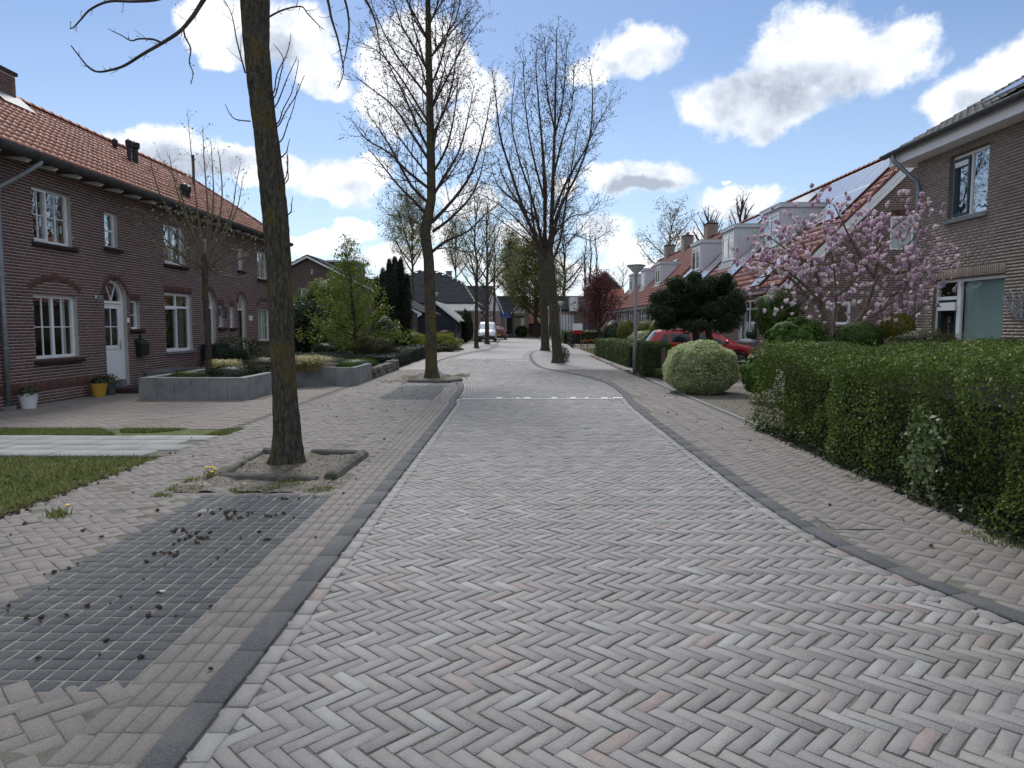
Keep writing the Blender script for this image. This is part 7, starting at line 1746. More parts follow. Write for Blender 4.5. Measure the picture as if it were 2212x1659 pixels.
# garden shrubs left: (label, px, py(base of blob centre), Y, rx px, rz px, leaf, n, size)
def shrub_px(name, label, px, py, Y, hw, hh, mat, n, size, seed, **k):
    c = AY(px, py, Y); r = (hw*Y/FPX, max(.5, hw*Y/FPX*.9), hh*Y/FPX); return bush(name, label, c, r, n, size, mat, seed, **k)
shrub_px('garden_shrub', 'loose yellow-green shrub left of the young beech', 712, 668, 36, 66, 66, L_young, 22000, .06, 201, core=.75, lump=.3, depth=.45)
shrub_px('garden_shrub', 'dark evergreen shrub against the terrace end behind the first trunk', 668, 715, 33, 52, 66, L_dark, 9000, .05, 202, lump=.2)
shrub_px('garden_shrub', 'dark rhododendron between beech and columnar conifer', 832, 722, 31, 32, 34, L_dark, 6000, .05, 203, lump=.2)
shrub_px('garden_shrub', 'olive loose shrub behind the corner of the yew hedge', 812, 752, 29.5, 40, 24, L_olive, 6000, .035, 204, core=.5, lump=.3, depth=.4)
shrub_px('garden_shrub', 'low yellow-green shrub behind the farther yew hedge', 885, 738, 40, 40, 20, L_yellow, 6000, .045, 205, core=.6, lump=.3, depth=.4)
shrub_px('garden_shrub', 'spreading yellow-green juniper before the navy shed', 958, 740, 47, 34, 18, L_yellow, 6000, .05, 206, core=.6, lump=.35, depth=.5)
shrub_px('garden_shrub', 'grey-green creeping shrub right of the second trunk', 962, 752, 44, 30, 10, L_olive, 4000, .05, 207, core=.6, lump=.3, depth=.4)
shrub_px('garden_shrub', 'brown-leaved beech hedge piece in front of the shed', 950, 728, 54, 30, 14, L_brown, 3500, .06, 208, lump=.12, power=.6)
shrub_px('garden_shrub', 'tall dark ivy-clad shrub right of the navy shed', 1008, 705, 66, 14, 34, L_dark, 4500, .07, 209, lump=.15)
shrub_px('garden_shrub', 'round dark shrub at the left of the navy shed', 885, 720, 52, 16, 20, L_plum, 1500, .06, 210, core=.4, lump=.3)
for i, (x, y, w_, h_) in enumerate(((700,760,30,20),(740,770,34,14),(690,735,26,22))):
    shrub_px('garden_shrub', ('dark low shrub under the evergreen, left','dark low shrub under the beech','dark shrub behind the first trunk')[i], x, y, 31.5+i, w_, h_, L_dark, 2500, .04, 215+i, lump=.2)
# right side shrubs
auto_tree('purple-red leaved plum tree on the right before the weathered orange roof', 1295, 742, 47, 725, 600, 66, 220, 34, L_plum, 8, .05, .10, .14, group=None, name='plum_tree', ang=.8, dens=1.2, up=.12)
shrub_px('golden_thuja', 'rounded golden-green conifer left of the lamp post', 1352, 722, 37, 19, 30, L_gold, 5000, .04, 221, lump=.12, power=.8)
shrub_px('golden_thuja', 'golden-green conifer hedge right of the lamp post', 1398, 720, 38, 24, 26, L_gold, 5000, .04, 222, lump=.12, power=.7)
shrub_px('garden_shrub', 'bright yellow-green shrub beside the dark pruned pine', 1420, 724, 35, 20, 28, L_yellow, 4000, .045, 223, lump=.25)
shrub_px('garden_shrub', 'ochre coloured low shrub behind the clipped hedge', 1385, 742, 30, 26, 12, L_olive, 2500, .035, 224, lump=.2)
shrub_px('garden_shrub', 'variegated grey-green shrub behind the lamp post', 1388, 732, 33, 28, 16, L_var, 3000, .035, 225, lump=.2)
shrub_px('garden_shrub', 'dark green shrub between plum tree and golden conifer', 1325, 722, 42, 22, 26, L_dark, 4500, .05, 226, lump=.2)
shrub_px('garden_shrub', 'small dark conifer sprawling before the front wheel of the red car', 1580, 782, 22.5, 17, 24, L_pine, 5000, .03, 227, core=.6, lump=.3)
shrub_px('hydrangea_bush', 'broad-leaved light green shrub left of the magnolia', 1720, 735, 14.2, 58, 44, L_hyd, 2600, .055, 228, core=.7, lump=.25, aspect=.75)
shrub_px('hydrangea_bush', 'broad-leaved shrub rising from bare soil right of the variegated dome', 1636, 806, 15.4, 30, 40, L_hyd, 2200, .045, 229, core=.6, lump=.25, aspect=.75)
shrub_px('garden_shrub', 'dark viburnum below the magnolia blossoms on the left', 1680, 680, 16.5, 46, 48, L_mid, 7000, .03, 230, core=.6, lump=.25)
shrub_px('garden_shrub', 'clipped light green dome under the magnolia', 1855, 728, 13.6, 48, 32, L_mid, 9000, .022, 231, lump=.08)
shrub_px('garden_shrub', 'rounded olive conifer beside the rain pipe of the right house', 1937, 708, 14.4, 27, 30, L_gold, 7000, .02, 232, lump=.08)
shrub_px('garden_shrub', 'thin twiggy green shrub in front of the green door', 2000, 740, 12.4, 60, 28, L_olive, 5000, .02, 233, core=.4, lump=.3, depth=.5, stems=16)
shrub_px('garden_shrub', 'loose leafy shrub below the big window of the right house', 2130, 752, 12.0, 90, 20, L_mid, 9000, .02, 234, core=.5, lump=.3, depth=.4, stems=16)
shrub_px('garden_shrub', 'light leafy mound behind the left end of the big hedge', 1790, 765, 12.2, 90, 26, L_mid, 9000, .026, 235, core=.6, lump=.25, depth=.3)
shrub_px('garden_shrub', 'dark low shrub under the front window of the row house', 1626, 722, 30, 12, 10, L_dark, 1500, .03, 236)
shrub_px('garden_shrub', 'round bush at the foot of the second right-hand tree', 1216, 768, 32, 14, 20, L_mid, 1600, .03, 237, core=.3, lump=.3, depth=.6)
shrub_px('garden_shrub', 'shrub before the corner house at the street end', 1127, 716, 97, 14, 12, L_mid, 1500, .12, 238)
# planter growth
def grass_clump(label, x, y, z, r, h, n, seed, mat=L_straw):
    g = np.random.default_rng(seed); P = np.c_[g.normal(x, r*.35, n), g.normal(y, r*.35, n)]; a = np.arctan2(P[:, 1]-y, P[:, 0]-x)+g.normal(0, .5, n); l = g.uniform(.5, 1, n)*h; o = np.c_[np.cos(a), np.sin(a)]*r*g.uniform(.4, 1.1, (n, 1)); w = np.c_[-np.sin(a), np.cos(a)]*.006
    z0 = np.full(n, z); v = np.stack([np.c_[P-w, z0], np.c_[P+w, z0], np.c_[P+o*.45+w, z0+l*.85], np.c_[P+o*.45-w, z0+l*.85], np.c_[P+o+w*.5, z0+l*.72], np.c_[P+o-w*.5, z0+l*.72]], 1).reshape(-1, 3); i = np.arange(n)[:, None]*6
    me = np_mesh('ornamental_grass', v, np.concatenate([np.c_[i, i+1, i+2, i+3], np.c_[i+3, i+2, i+4, i+5]])); me.materials.append(mat); o_ = bpy.data.objects.new('ornamental_grass', me); COL.objects.link(o_); tag(o_, label, 'grass')
grass_clump('straw-coloured ornamental grass in the planter left of the young tree base', -7.25, 17.9, .42, .34, .45, 800, 1)
grass_clump('straw-coloured ornamental grass spilling behind the first trunk', -5.6, 19.4, .42, .45, .5, 900, 2)
grass_clump('tuft of long green blades at the foot of the clipped hedge', 4.45, 21.6, .03, .3, .4, 300, 3, L_mid)
bush('planter_shrub', 'low grey-green cushion plant at the front of the planter', (-6.6,16.5,.5), (.45,.4,.2), 3500, .022, L_blue, 241)
bush('planter_shrub', 'yellow-green low shrub in the planter', (-6.3,17.9,.55), (.5,.45,.3), 3500, .022, L_olive, 242)
bush('planter_shrub', 'low green ground cover in the front left of the planter', (-7.6,16.6,.46), (.42,.4,.12), 1500, .024, L_mid, 243)
bush('planter_shrub', 'dark rosemary-like shrub beside the navy box', (-8.4,21.5,.6), (.75,.6,.62), 4500, .03, L_pine, 244, core=.6, lump=.25)
bush('planter_shrub', 'green leafy ground cover in the second planter', (-4.95,22.4,.42), (.5,1.9,.16), 4500, .035, L_mid, 245)
bush('planter_shrub', 'brownish low plants along the back of the second planter', (-6.2,23.2,.42), (.8,1.4,.2), 3000, .035, L_olive, 246)
# ------------------------------------------------------------------ concrete planters, rubble wall
def slab_wall(parent, a, b, z0, z1, t, n, cap=True):
    a, b = Vector((a[0], a[1], 0)), Vector((b[0], b[1], 0)); d = (b-a)/n; u = d.normalized(); w = Vector((-u.y, u.x, 0))*t
    for i in range(n):
        p = a+d*i+u*.003; q = a+d*(i+1)-u*.003; zz = z1+R.uniform(-.002,.002); mb = MB(); mb.hexa([(p.x,p.y,z0),(q.x,q.y,z0),(q.x+w.x,q.y+w.y,z0),(p.x+w.x,p.y+w.y,z0),(p.x,p.y,zz),(q.x,q.y,zz),(q.x+w.x,q.y+w.y,zz),(p.x+w.x,p.y+w.y,zz)]); mb.build('wall_panel', M['concrete'], parent, bevel=.004)
M['bark_soil'] = mk('planter_soil', [(.04,.03,.02),(.09,.07,.05)], rough=1, scale=20, bump=2, bscale=60)
def planter(label, x0, x1, y0, y1, h, nx, ny, t=.07):
    e = empty('concrete_planter', ((x0+x1)/2, (y0+y1)/2, 0), label, 'planter', 'grey concrete planters'); 
    slab_wall(e, (x0, y0), (x1, y0), 0, h, t, nx); slab_wall(e, (x1, y0+t), (x1, y1-t), 0, h, t, ny); slab_wall(e, (x1, y1), (x0, y1), 0, h, t, nx); slab_wall(e, (x0, y1-t), (x0, y0+t), 0, h, t, ny)
    mb = MB(); mb.quad((x0+t,y0+t,h-.07),(x1-t,y0+t,h-.07),(x1-t,y1-t,h-.07),(x0+t,y1-t,h-.07)); mb.build('soil', M['bark_soil'], e)
planter('large low concrete planter holding the young tree', -8.22, -5.9, 15.6, 18.7, .50, 6, 5, .20)
planter('long grey concrete planter beside the rubble stones', -7.6, -4.36, 19.35, 21.6, .50, 6, 4, .12)
planter('low grey raised bed against the terrace wall', -9.75, -8.5, 18.9, 20.9, .42, 3, 4, .08)
M['stone'] = mk('dark_rubble', [(.07,.065,.06),(.16,.15,.135),(.22,.21,.19)], rough=.9, scale=7, bump=3, bscale=30, stain=((.06,.07,.03),5,.5,.7,.6))
e = empty('rubble_wall', (-4.4, 22.5, 0), 'low wall of rough dark stones along the pavement edge', 'wall')
y = 21.7
while y < 26.2:
    for lv in range(2 if y < 25.2 else 1):
        l = R.uniform(.28,.45); mb = MB(); h_ = .17 if y < 25.2 else .38; c = (-4.48+R.uniform(-.03,.03), y+l/2+(.12 if lv else 0), h_*.5+lv*.17); q = MB(); w_ = .14
        vs = []
        for dz in (-1,1):
            for (i, j) in ((-1,-1),(1,-1),(1,1),(-1,1)): vs.append((c[0]+i*w_*R.uniform(.8,1.1), c[1]+j*l/2*R.uniform(.85,1.0), c[2]+dz*h_*.5*R.uniform(.85,1.05)))
        q.hexa(vs); q.build('stone', M['stone'], e, bevel=.02)
    y += .40

# ------------------------------------------------------------------ vehicles
M['car_red'] = mk('red_car_paint', [(.33,.006,.010),(.38,.010,.014)], rough=.3, scale=2, spec=.4, coat=.45)
M['van_white'] = mk('white_van_paint', [(.72,.74,.76),(.78,.80,.82)], rough=.3, scale=2, spec=.6, coat=.8)
M['tyre'] = mk('tyre_rubber', [(.012,.012,.013),(.03,.03,.03)], rough=.85, scale=30)
M['rim'] = mk('alloy_rim', [(.35,.36,.37),(.5,.51,.52)], rough=.35, scale=8, metal=.8)
M['car_glass'] = mk('car_glass', [(.010,.013,.015),(.025,.03,.03)], rough=.06, scale=2, spec=.5)
M['head_light'] = mk('headlight_lens', [(.5,.52,.54),(.65,.66,.66)], rough=.1, scale=20, spec=1, coat=1)
M['tail_light'] = mk('taillight_lens', [(.22,.01,.01),(.32,.02,.015)], rough=.15, scale=20, spec=1, coat=1)
M['plate'] = mk('yellow_plate', [(.62,.42,.03),(.70,.48,.05)], rough=.5, scale=20)
M['trim'] = mk('dark_trim', [(.02,.02,.022),(.035,.035,.036)], rough=.6, scale=20)
def car(name, label, loc, ang, L_, W, H, prof, wheels, rw, paint, windows, lights, group=None, bumper=None):
    """prof: list of (x, z_low, z_belt, z_top, half width, half width at the roof); x from rear (0) to front (L)"""
    e = empty(name, (loc[0], loc[1], 0), label, 'van' if 'van' in name else 'car', group); c, s = cos(ang), sin(ang)
    def W_(x, y, z): x -= L_/2; return (loc[0]+x*c-y*s, loc[1]+x*s+y*c, z+PZ)
    xs = sorted(set(list(np.arange(0, L_+.001, .07)) + [p[0] for p in prof])); pr = np.array(prof); 
    def at(x): return [float(np.interp(x, pr[:, 0], pr[:, k])) for k in range(1, 6)]
    def ring(x):
        zl, zb, zt, wb, wt = at(x)
        for wx in wheels:
            if abs(x-wx) < rw*1.14: zl = max(zl, sqrt((rw*1.14)**2-(x-wx)**2)+rw*.95)
        h = zt-zb
        return [(0, zl+.02), (wb*.90, zl), (wb*.985, zl+min(.10,(zb-zl)*.3)), (wb, zl+(zb-zl)*.55), (wb*.975, zb-.03), (wb*.955, zb), (wt+(wb*.955-wt)*.15, zb+h*.80), (wt*.90, zt-.02*min(1,h*3)), (wt*.5, zt), (0, zt+.006)]
    mb = MB(); n = 10; base = 0
    for x in xs:
        r = ring(x); 
        for (y, z) in r: mb.v.append(W_(x, -y, z))
        for (y, z) in r: mb.v.append(W_(x, y, z))
    for i in range(len(xs)-1):
        for k in range(n-1):
            a, b = i*2*n+k, (i+1)*2*n+k; mb.f.append((a, b, b+1, a+1)); mb.m.append(0); mb.f.append((a+n, a+n+1, b+n+1, b+n)); mb.m.append(0)
    for i in (0, len(xs)-1):
        for k in range(n-1): a = i*2*n+k; mb.f.append((a, a+1, a+n+1, a+n)); mb.m.append(0)
    bd = mb.build('body', paint, e, smooth=True)
    m = bd.modifiers.new('edge', 'EDGE_SPLIT'); m.split_angle = radians(38)
    def side_panel(nm, x0, x1, t0, t1, mat, off=.006, lean=(0, 0)):
        for sg in (-1, 1):
            q = MB(); N_ = 5
            for i in range(N_+1):
                x = x0+(x1-x0)*i/N_
                for t in (t0, t1):
                    xx = x+(lean[0] if t == t1 else 0)*(1-i/N_)+(lean[1] if t == t1 else 0)*(i/N_); r = ring(xx) ; a_, b_ = r[5], r[6]; y = a_[0]+(b_[0]-a_[0])*t; z = a_[1]+(b_[1]-a_[1])*t; q.v.append(W_(xx, sg*(y+off), z))
            for i in range(N_): q.f.append((2*i, 2*i+2, 2*i+3, 2*i+1) if sg < 0 else (2*i, 2*i+1, 2*i+3, 2*i+2)); q.m.append(0)
            q.build(nm, mat, e, smooth=True)
    for (x0, x1, t0, t1, l0, l1) in windows['side']: side_panel('side_window', x0, x1, t0, t1, M['car_glass'], .006, (l0, l1))
    for nm, (xa, xb, wa, wb_, ta, tb) in windows['ends'].items():
        q = MB()
        for x, w, t in ((xa, wa, ta), (xb, wb_, tb)):
            zl, zb, zt, wbt, wt = at(x); 
            for y in (-w, -w*.5, 0, w*.5, w): q.v.append(W_(x+(.012 if xa > L_/2 else -.012), y, (zt if t is None else t)+.012-.03*(abs(y)/w)**2))
        for k in range(4): q.f.append((k, k+1, 6+k, 5+k)); q.m.append(0)
        q.build(nm, M['car_glass'], e, smooth=True)
    for wx in wheels:
        for sg in (-1, 1):
            y0 = sg*(W/2-.11); wh = MB(); ring_ = [(rw*.62,-.09),(rw*.93,-.095),(rw,-.06),(rw,.06),(rw*.93,.095),(rw*.62,.09)]; b = 0; nn_ = 24
            for (r, t) in ring_:
                for k in range(nn_): a = 2*pi*k/nn_; wh.v.append(W_(wx+r*cos(a), y0+t*sg, rw+r*sin(a)))
            for i in range(5):
                for k in range(nn_): k2 = (k+1) % nn_; wh.f.append((i*nn_+k, i*nn_+k2, (i+1)*nn_+k2, (i+1)*nn_+k)); wh.m.append(0)
            w = wh.build('wheel', M['tyre'], e); q = MB()
            q.v += [W_(wx, y0+sg*.085, rw)]
            for k in range(10):
                a = 2*pi*k/10; q.v.append(W_(wx+rw*.62*cos(a), y0+sg*.055, rw+rw*.62*sin(a)))
            for k in range(0, 10, 2):
                a = 2*pi*k/10; q.v += [W_(wx+rw*.60*cos(a-.16), y0+sg*.078, rw+rw*.60*sin(a-.16)), W_(wx+rw*.60*cos(a+.16), y0+sg*.078, rw+rw*.60*sin(a+.16)), W_(wx+rw*.12*cos(a+.8), y0+sg*.088, rw+rw*.12*sin(a+.8)), W_(wx+rw*.12*cos(a-.8), y0+sg*.088, rw+rw*.12*sin(a-.8))]
                i = len(q.v)-4; q.f.append((i, i+1, i+2, i+3)); q.m.append(0)
            q.build('rim', M['rim'], w); q = MB(); pts_ = [W_(wx+rw*.62*cos(2*pi*k/16), y0+sg*.05, rw+rw*.62*sin(2*pi*k/16)) for k in range(16)]; q.add(pts_, [tuple(range(16))]); q.build('brake_disc', M['trim'], w)
            q = MB(); q.tube([W_(wx+rw*.64*cos(2*pi*k/20), y0+sg*.084, rw+rw*.64*sin(2*pi*k/20)) for k in range(21)], .012, 5, cap=False); q.build('rim_ring', M['rim'], w)
            ar = MB(); pts_ = [W_(wx+rw*1.10*cos(pi*k/14), sg*(W/2-.20), rw*.95+rw*1.1*sin(pi*k/14)) for k in range(15)]; ar.add(pts_+[W_(wx+rw*1.1, sg*(W/2-.20), .1), W_(wx-rw*1.1, sg*(W/2-.20), .1)][::1], [tuple(range(17))]); ar.build('wheel_arch', M['trim'], e)
    for (nm, x, y0, y1, z0, z1, mt, d) in lights:
        q = MB(); q.hexa([W_(x, y0, z0), W_(x+d, y0, z0), W_(x+d, y1, z0), W_(x, y1, z0), W_(x, y0, z1), W_(x+d*.7, y0, z1), W_(x+d*.7, y1, z1), W_(x, y1, z1)]); q.build(nm, M[mt], e)
    for sg in (-1, 1):
        q = MB(); c_ = W_(windows['mirror'][0], sg*(W/2+.06), windows['mirror'][1]); q.ellipsoid(c_, (.07, .09, .07), 10, 6); q.build('wing_mirror', paint if 'van' not in name else M['trim'], e, smooth=True)
        for (x, z) in windows.get('handles', ()): q = MB(); q.bar(W_(x-.07, sg*(W/2+.005), z), W_(x+.07, sg*(W/2+.005), z), .03, .025); q.build('door_handle', paint, e)
        for (x, zz0, zz1) in windows.get('seams', ()): q = MB(); q.bar(W_(x, sg*(W/2+.001), zz0), W_(x, sg*(W/2+.001), zz1), .008, .008); q.build('door_seam', M['trim'], e)
        q = MB(); q.bar(W_(wheels[0]+rw*1.3, sg*(W/2+.004), .52), W_(wheels[1]-rw*1.3, sg*(W/2+.004), .52), .05, .02); q.build('side_moulding', M['trim'], e)
    return e
wagon = [(0,.32,.86,.90,.76,.62),(.10,.28,.92,1.02,.82,.66),(.42,.24,.96,1.40,.86,.60),(.75,.22,.95,1.46,.865,.60),(1.6,.20,.93,1.485,.865,.60),(2.3,.20,.91,1.47,.865,.59),(2.75,.20,.90,1.36,.865,.57),(3.40,.20,.88,.93,.86,.64),(3.9,.22,.78,.84,.84,.62),(4.25,.28,.66,.70,.76,.56),(4.40,.36,.56,.58,.62,.46)]
car('parked_car', 'red estate car parked on the drive behind the pruned pine', (6.95,27.6), 0.0, 4.4, 1.73, 1.48, wagon, (.82, 3.42), .315, M['car_red'],
    dict(side=[(.50,.84,.14,.80,.16,.02),(.90,1.62,.10,.84,0,0),(1.70,2.50,.08,.84,0,-.12),(2.56,3.12,.08,.5,-.08,-.45)], ends=dict(rear_window=(.10,.40,.58,.54,1.02,1.39), windscreen=(3.30,2.72,.68,.53,.96,1.37)), mirror=(2.95,1.0), handles=((1.75,.84),(2.6,.82)), seams=((1.66,.35,.90),(2.58,.35,.88),(.93,.5,.92))),
    [('headlight',4.22,-.70,-.42,.56,.70,'head_light',.10),('headlight',4.22,.42,.70,.56,.70,'head_light',.10),('tail_light',-.01,-.80,-.60,.62,.86,'tail_light',.06),('tail_light',-.01,.60,.80,.62,.86,'tail_light',.06),('number_plate',-.05,-.26,.26,.48,.60,'plate',.02),('bumper',-.06,-.76,.76,.30,.46,'trim',.10)])
vanp = [(0,.30,1.05,1.80,.80,.70),(.12,.26,1.08,1.86,.85,.73),(1.0,.22,1.08,1.90,.86,.74),(2.5,.22,1.06,1.88,.86,.72),(2.95,.22,1.05,1.74,.86,.68),(3.5,.22,1.02,1.18,.85,.66),(3.95,.26,.86,.95,.80,.60),(4.13,.32,.66,.70,.68,.5)]
vx, vy = -2.9, 70.0
car('delivery_van', 'small white van parked on the left behind the trees', (vx, vy), -pi/2, 4.13, 1.72, 1.88, vanp, (.75, 3.35), .32, M['van_white'],
    dict(side=[(2.2,2.9,.08,.8,0,-.15)], ends=dict(windscreen=(3.46,2.92,.70,.60,1.20,1.74)), mirror=(2.95,1.15), seams=((2.1,.4,1.6),)),
    [('headlight',3.86,-.76,-.44,.70,.90,'head_light',.20),('headlight',3.86,.44,.76,.70,.90,'head_light',.20),('number_plate',4.25,-.26,.26,.40,.52,'plate',.02),('bumper',4.0,-.80,.80,.22,.56,'trim',.24),('grille',4.05,-.34,.34,.60,.68,'trim',.10)])
hatch = [(0,.32,.84,.92,.76,.60),(.15,.26,.90,1.12,.80,.60),(.5,.24,.92,1.38,.82,.56),(1.5,.22,.90,1.42,.82,.56),(2.2,.22,.88,1.36,.82,.54),(2.8,.22,.86,.95,.81,.6),(3.4,.25,.74,.80,.76,.56),(3.75,.34,.58,.62,.62,.46)]
car('parked_car', 'dark red hatchback parked behind the white van', (-2.05, 80.0), pi/2, 3.75, 1.65, 1.42, hatch, (.65, 3.05), .29, mk('dark_red_paint', [(.12,.015,.018),(.15,.02,.02)], rough=.3, coat=1),
    dict(side=[(.5,1.2,.1,.8,.1,0),(1.3,2.2,.1,.8,0,-.15)], ends=dict(rear_window=(.12,.48,.55,.5,1.05,1.36)), mirror=(2.5,1.0)),
    [('tail_light',-.02,-.74,-.54,.62,.84,'tail_light',.06),('tail_light',-.02,.54,.74,.62,.84,'tail_light',.06),('number_plate',-.03,-.26,.26,.46,.57,'plate',.02),('bumper',-.04,-.74,.74,.30,.44,'trim',.07)])

# ------------------------------------------------------------------ street lamps, signs, fences
M['pole'] = mk('galvanised_pole', [(.16,.17,.165),(.26,.27,.265)], rough=.6, scale=7, metal=.3, stain=((.10,.12,.06),3,.5,.75,.4))
M['lamp_glass'] = mk('lamp_diffuser', [(.42,.44,.42),(.55,.56,.54)], rough=.2, scale=6, spec=.8)
def dish_lamp(px, pyb, pyh, Y, label):
    b = AY(px, pyb, Y); zt = AY(px, pyh, Y)[2]; e = empty('street_lamp', (b[0], Y, 0), label, 'street lamp', 'dish-headed street lamps')
    mb = MB(); mb.tube([(b[0],Y,0),(b[0],Y,1.1),(b[0],Y,1.12),(b[0],Y,zt-.35)], [.075,.07,.052,.042], 14); mb.build('pole', M['pole'], e, smooth=True)
    mb = MB(); mb.lathe((b[0],Y,zt-.36), [(.05,0),(.07,.04),(.16,.13),(.27,.24),(.285,.27)], 28); mb.build('diffuser', M['lamp_glass'], e, smooth=True)
    mb = MB(); mb.lathe((b[0],Y,zt-.09), [(.27,-.01),(.315,.0),(.315,.025),(.22,.055),(.05,.07)], 28); mb.build('lamp_cap', M['zinc'], e, smooth=True)
    mb = MB(); mb.lathe((b[0],Y,zt-.30), [(.155,.07),(.16,.075),(.16,.085),(.13,.09)], 24); mb.lathe((b[0],Y,zt-.25), [(.21,.08),(.215,.085),(.215,.09),(.2,.095)], 24); mb.build('cooling_ring', M['zinc'], e)
dish_lamp(1371, 810, 569, 23.9, 'grey street lamp with dish head between the clipped hedges')
dish_lamp(938, 750, 630, 41, 'street lamp head showing behind the second tree trunk')
dish_lamp(1211, 738, 651, 58, 'street lamp right of the close pair of trees')
dish_lamp(1185, 733, 662, 76, 'street lamp seen between the close pair of trunks')
def lantern(px, pyt, Y, label):
    b = AY(px, pyt, Y); zt = b[2]; e = empty('lantern_post', (b[0], Y, 0), label, 'street lamp', 'old-style lantern posts'); x = b[0]
    mb = MB(); mb.tube([(x,Y,0),(x,Y,.6),(x,Y,.62),(x,Y,zt-.75)], [.13,.10,.06,.045], 8); mb.build('post', M['black'], e)
    mb = MB(); mb.lathe((x,Y,zt-.75), [(.10,0),(.2,.42),(.19,.43)], 6); mb.build('lantern_glass', M['lamp_glass'], e)
    mb = MB(); mb.lathe((x,Y,zt-.32), [(.26,0),(.12,.16),(.05,.2),(.05,.28),(.01,.34)], 6); mb.build('lantern_roof', M['black'], e)
lantern(1040, 672, 88, 'black lantern post behind the white van'); lantern(1163, 680, 90, 'black lantern post at the far junction')
M['sign_blue'] = mk('sign_blue', [(.04,.12,.42),(.05,.15,.48)], rough=.4, scale=5)
e = empty('street_sign', (AY(1089,700,90)[0],90,0), 'blue direction signs on a thin post at the far junction', 'sign'); x = AY(1089,700,90)[0]
mb = MB(); mb.tube([(x,90,0),(x,90,3.1)], .04, 6); mb.build('post', M['pole'], e)
for i, z in enumerate((2.95, 2.72, 2.5)): mb = MB(); mb.prism([(x-.55+i*.1,89.94,z),(x+.5+i*.08,89.94,z),(x+.6+i*.08,89.94,z+.07),(x+.5+i*.08,89.94,z+.14),(x-.55+i*.1,89.94,z+.14)], (0,.03,0)); mb.build('sign_board', M['sign_blue'], e)
x = AY(1093,700,88)[0]; p = AY(1087, 738, 86); q = AY(1110, 720, 92)
mb = MB(); zz = AY(1091,682,96)[2]; x2 = AY(1090,690,96)[0]
xs_ = AY(1090+0,700,96)[0]; xp = AY(1700/2.212*0+1093.5,700,96)[0]
e = empty('finger_post', (AY(1909/1.0*0+1092,700,94)[0],94,0), 'dark finger post with two boards before the corner house', 'sign'); xq = AY(1910*.0+1088+24-4,700,94)[0]
mb = MB(); mb.tube([(xq,94,0),(xq,94,3.5)], .06, 6); mb.build('post', M['black'], e); mb = MB(); mb.box(xq-1.4,xq-.08,93.9,93.95,2.75,3.0); mb.build('sign_board', M['wood_dark'], e); mb = MB(); mb.box(xq+.08,xq+1.5,93.9,93.95,2.5,2.75); mb.build('sign_board', M['wood_dark'], e)
for i, (px, Y) in enumerate(((1103+.0,89),(1124,89),(1077+5,89))):
    x = AY(px,700,Y)[0]; e = empty('bollard', (x,Y,0), ('dark bollard left of the corner house window','dark bollard right of the corner house window','dark bollard by the blue direction signs')[i], 'bollard', 'bollards at the junction'); mb = MB(); mb.lathe((x,Y,0), [(.09,0),(.08,.7),(.10,.72),(.10,.85),(.03,.92)], 8); mb.build('bollard_post', M['black'], e)
# black railing on the right
def railing(label, a, b, h, n):
    e = empty('railing', (a[0], a[1], 0), label, 'railing'); a, b = Vector(a+(0,)), Vector(b+(0,))
    for z in (.18, h*.62, h-.05): mb = MB(); mb.bar(a+Vector((0,0,z)), b+Vector((0,0,z)), .03, .03); mb.build('rail', M['black'], e)
    for i in range(n+1):
        p = a.lerp(b, i/n); mb = MB(); w = .05 if i % 6 == 0 else .018; mb.box(p.x-w/2, p.x+w/2, p.y-w/2, p.y+w/2, 0, h+(.05 if i % 6 == 0 else 0)); mb.build('post' if i % 6 == 0 else 'baluster', M['black'], e)
r0_ = G(1238, 753, PZ); r1_ = G(1211, 736, PZ)
railing('low black metal railing along the right pavement before the plum tree', (r0_[0], r0_[1]), (r1_[0], min(r1_[1], 66)), .95, 48)
railing('black garden railing running back from the pavement under the plum tree', (r0_[0], r0_[1]), (r0_[0]+6, r0_[1]+1.5), .9, 36)
# posts
for (px, pyt, Y, lab) in ((1434, 752, 21.9, 'weathered wooden post between clipped hedge and variegated dome'), (1626, 752, 18.8, 'weathered wooden post right of the red car wheel')):
    x, _, zt = AY(px, pyt, Y); e = MB(); e.lathe((x,Y,0), [(.075,0),(.072,.4),(.07,zt-.02),(.055,zt)], 10); tag(e.build('wooden_post', M['wood_dark']), lab, 'post')
x0_, x1_ = AY(1434,760,21.9)[0], AY(1626,760,18.8)[0]
mb = MB(); mb.tube([(x0_,21.9,.7),((x0_+x1_)/2,20.3,.62),(x1_,18.8,.7)], .006, 4); tag(mb.build('fence_wire', M['zinc']), 'thin wire strung between the two wooden posts', 'wire')
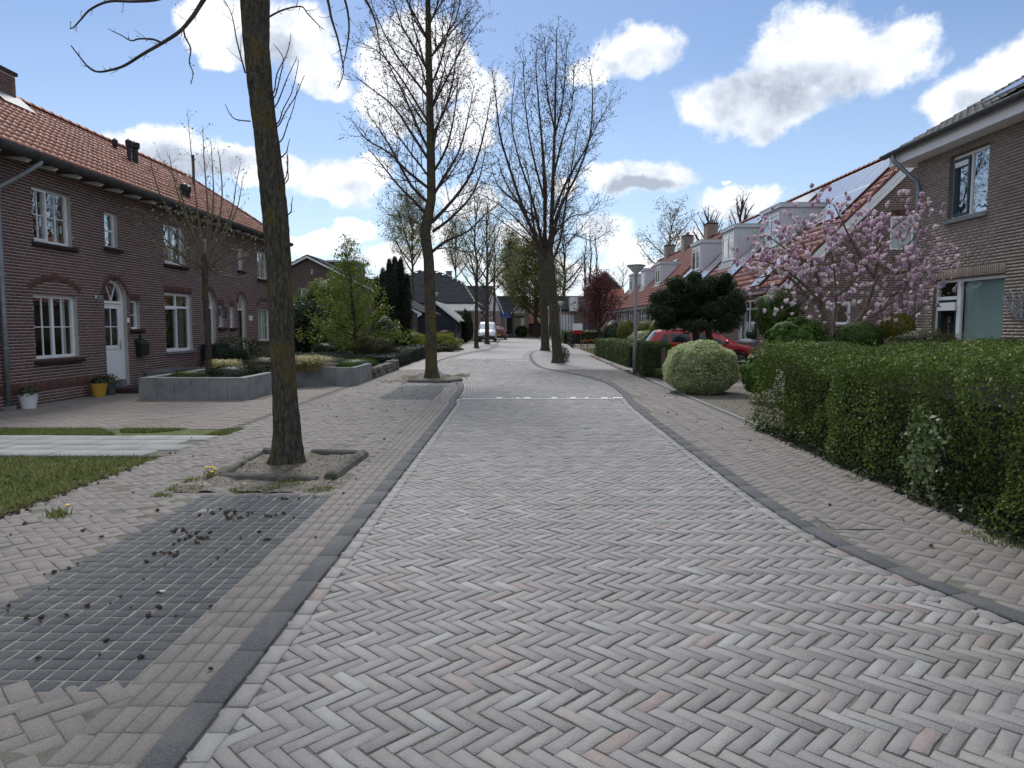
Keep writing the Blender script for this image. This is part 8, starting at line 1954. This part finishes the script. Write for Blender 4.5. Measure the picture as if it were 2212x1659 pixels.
# poster board behind the plum tree
p0 = AY(1292,694,55); p1 = AY(1311,728,55)
cp = lambda x, y: (1464.0*0+918+x*.1953, 486+y*.1953)
a_, b_ = cp(1640,1090), cp(1740,1205); q0, q1 = AY(a_[0]+0, a_[1], 56), AY(b_[0], b_[1], 56)
e = empty('notice_board', (q0[0],56,0), 'white and red notice board behind the plum tree', 'board'); mb = MB(); mb.box(q0[0],q1[0],56,56.05,q1[2],q0[2]); mb.build('board', M['white'], e); mb = MB(); mb.box(q0[0],q1[0],55.97,55.998,q1[2],q1[2]+.28); mb.build('red_band', M['car_red'], e); mb = MB(); mb.tube([(q0[0]+.1,56.03,0),(q0[0]+.1,56.03,q1[2])], .03, 6); mb.tube([(q1[0]-.1,56.03,0),(q1[0]-.1,56.03,q1[2])], .03, 6); mb.build('post', M['wood_dark'], e)
# tulips near the railing, small lawn patch
P = np.c_[NR.uniform(4.2, 7.5, 9000), NR.uniform(39, 50, 9000)]
tag(blades('front_lawn', P, PZ-.01, .03, .08, M['grass'], seed=61), 'small patch of lawn beyond the clipped hedge on the right', 'grass')
M['tulip'] = mk('orange_tulip', [(.75,.16,.05),(.85,.30,.10)], rough=.5, scale=30)
for i, (px, py, n) in enumerate(((1250,750,12),(1098,722,14))):
    p = G(px, py, PZ); e = empty('tulip_bed', (p[0], p[1], 0), ('orange and pink tulips beside the railing under the plum tree','small bed of orange tulips at the far junction')[i], 'flowers'); st = MB(); hd = MB()
    for k in range(n):
        x, y, h_ = p[0]+R.uniform(-.1,1.3), p[1]+R.uniform(-.4,.6), R.uniform(.35,.5); st.tube([(x,y,0),(x,y,h_)], .008, 4); hd.lathe((x,y,h_), [(.02,0),(.045,.03),(.045,.07),(.025,.10)], 7)
    st.build('stem', M['stem'], e); hd.build('flower_head', M['tulip'], e)
# recessed manhole corner in the right pavement
cm_ = G(1830,1130,PZ)
mb = MB(); mb.box(cm_[0]-.2,cm_[0]+.2,cm_[1]-.2,cm_[1]-.185,PZ-.02,PZ+.006); mb.box(cm_[0]-.2,cm_[0]-.185,cm_[1]-.185,cm_[1]+.2,PZ-.02,PZ+.006); o = mb.build('service_cover', M['kerb'], pav_r)
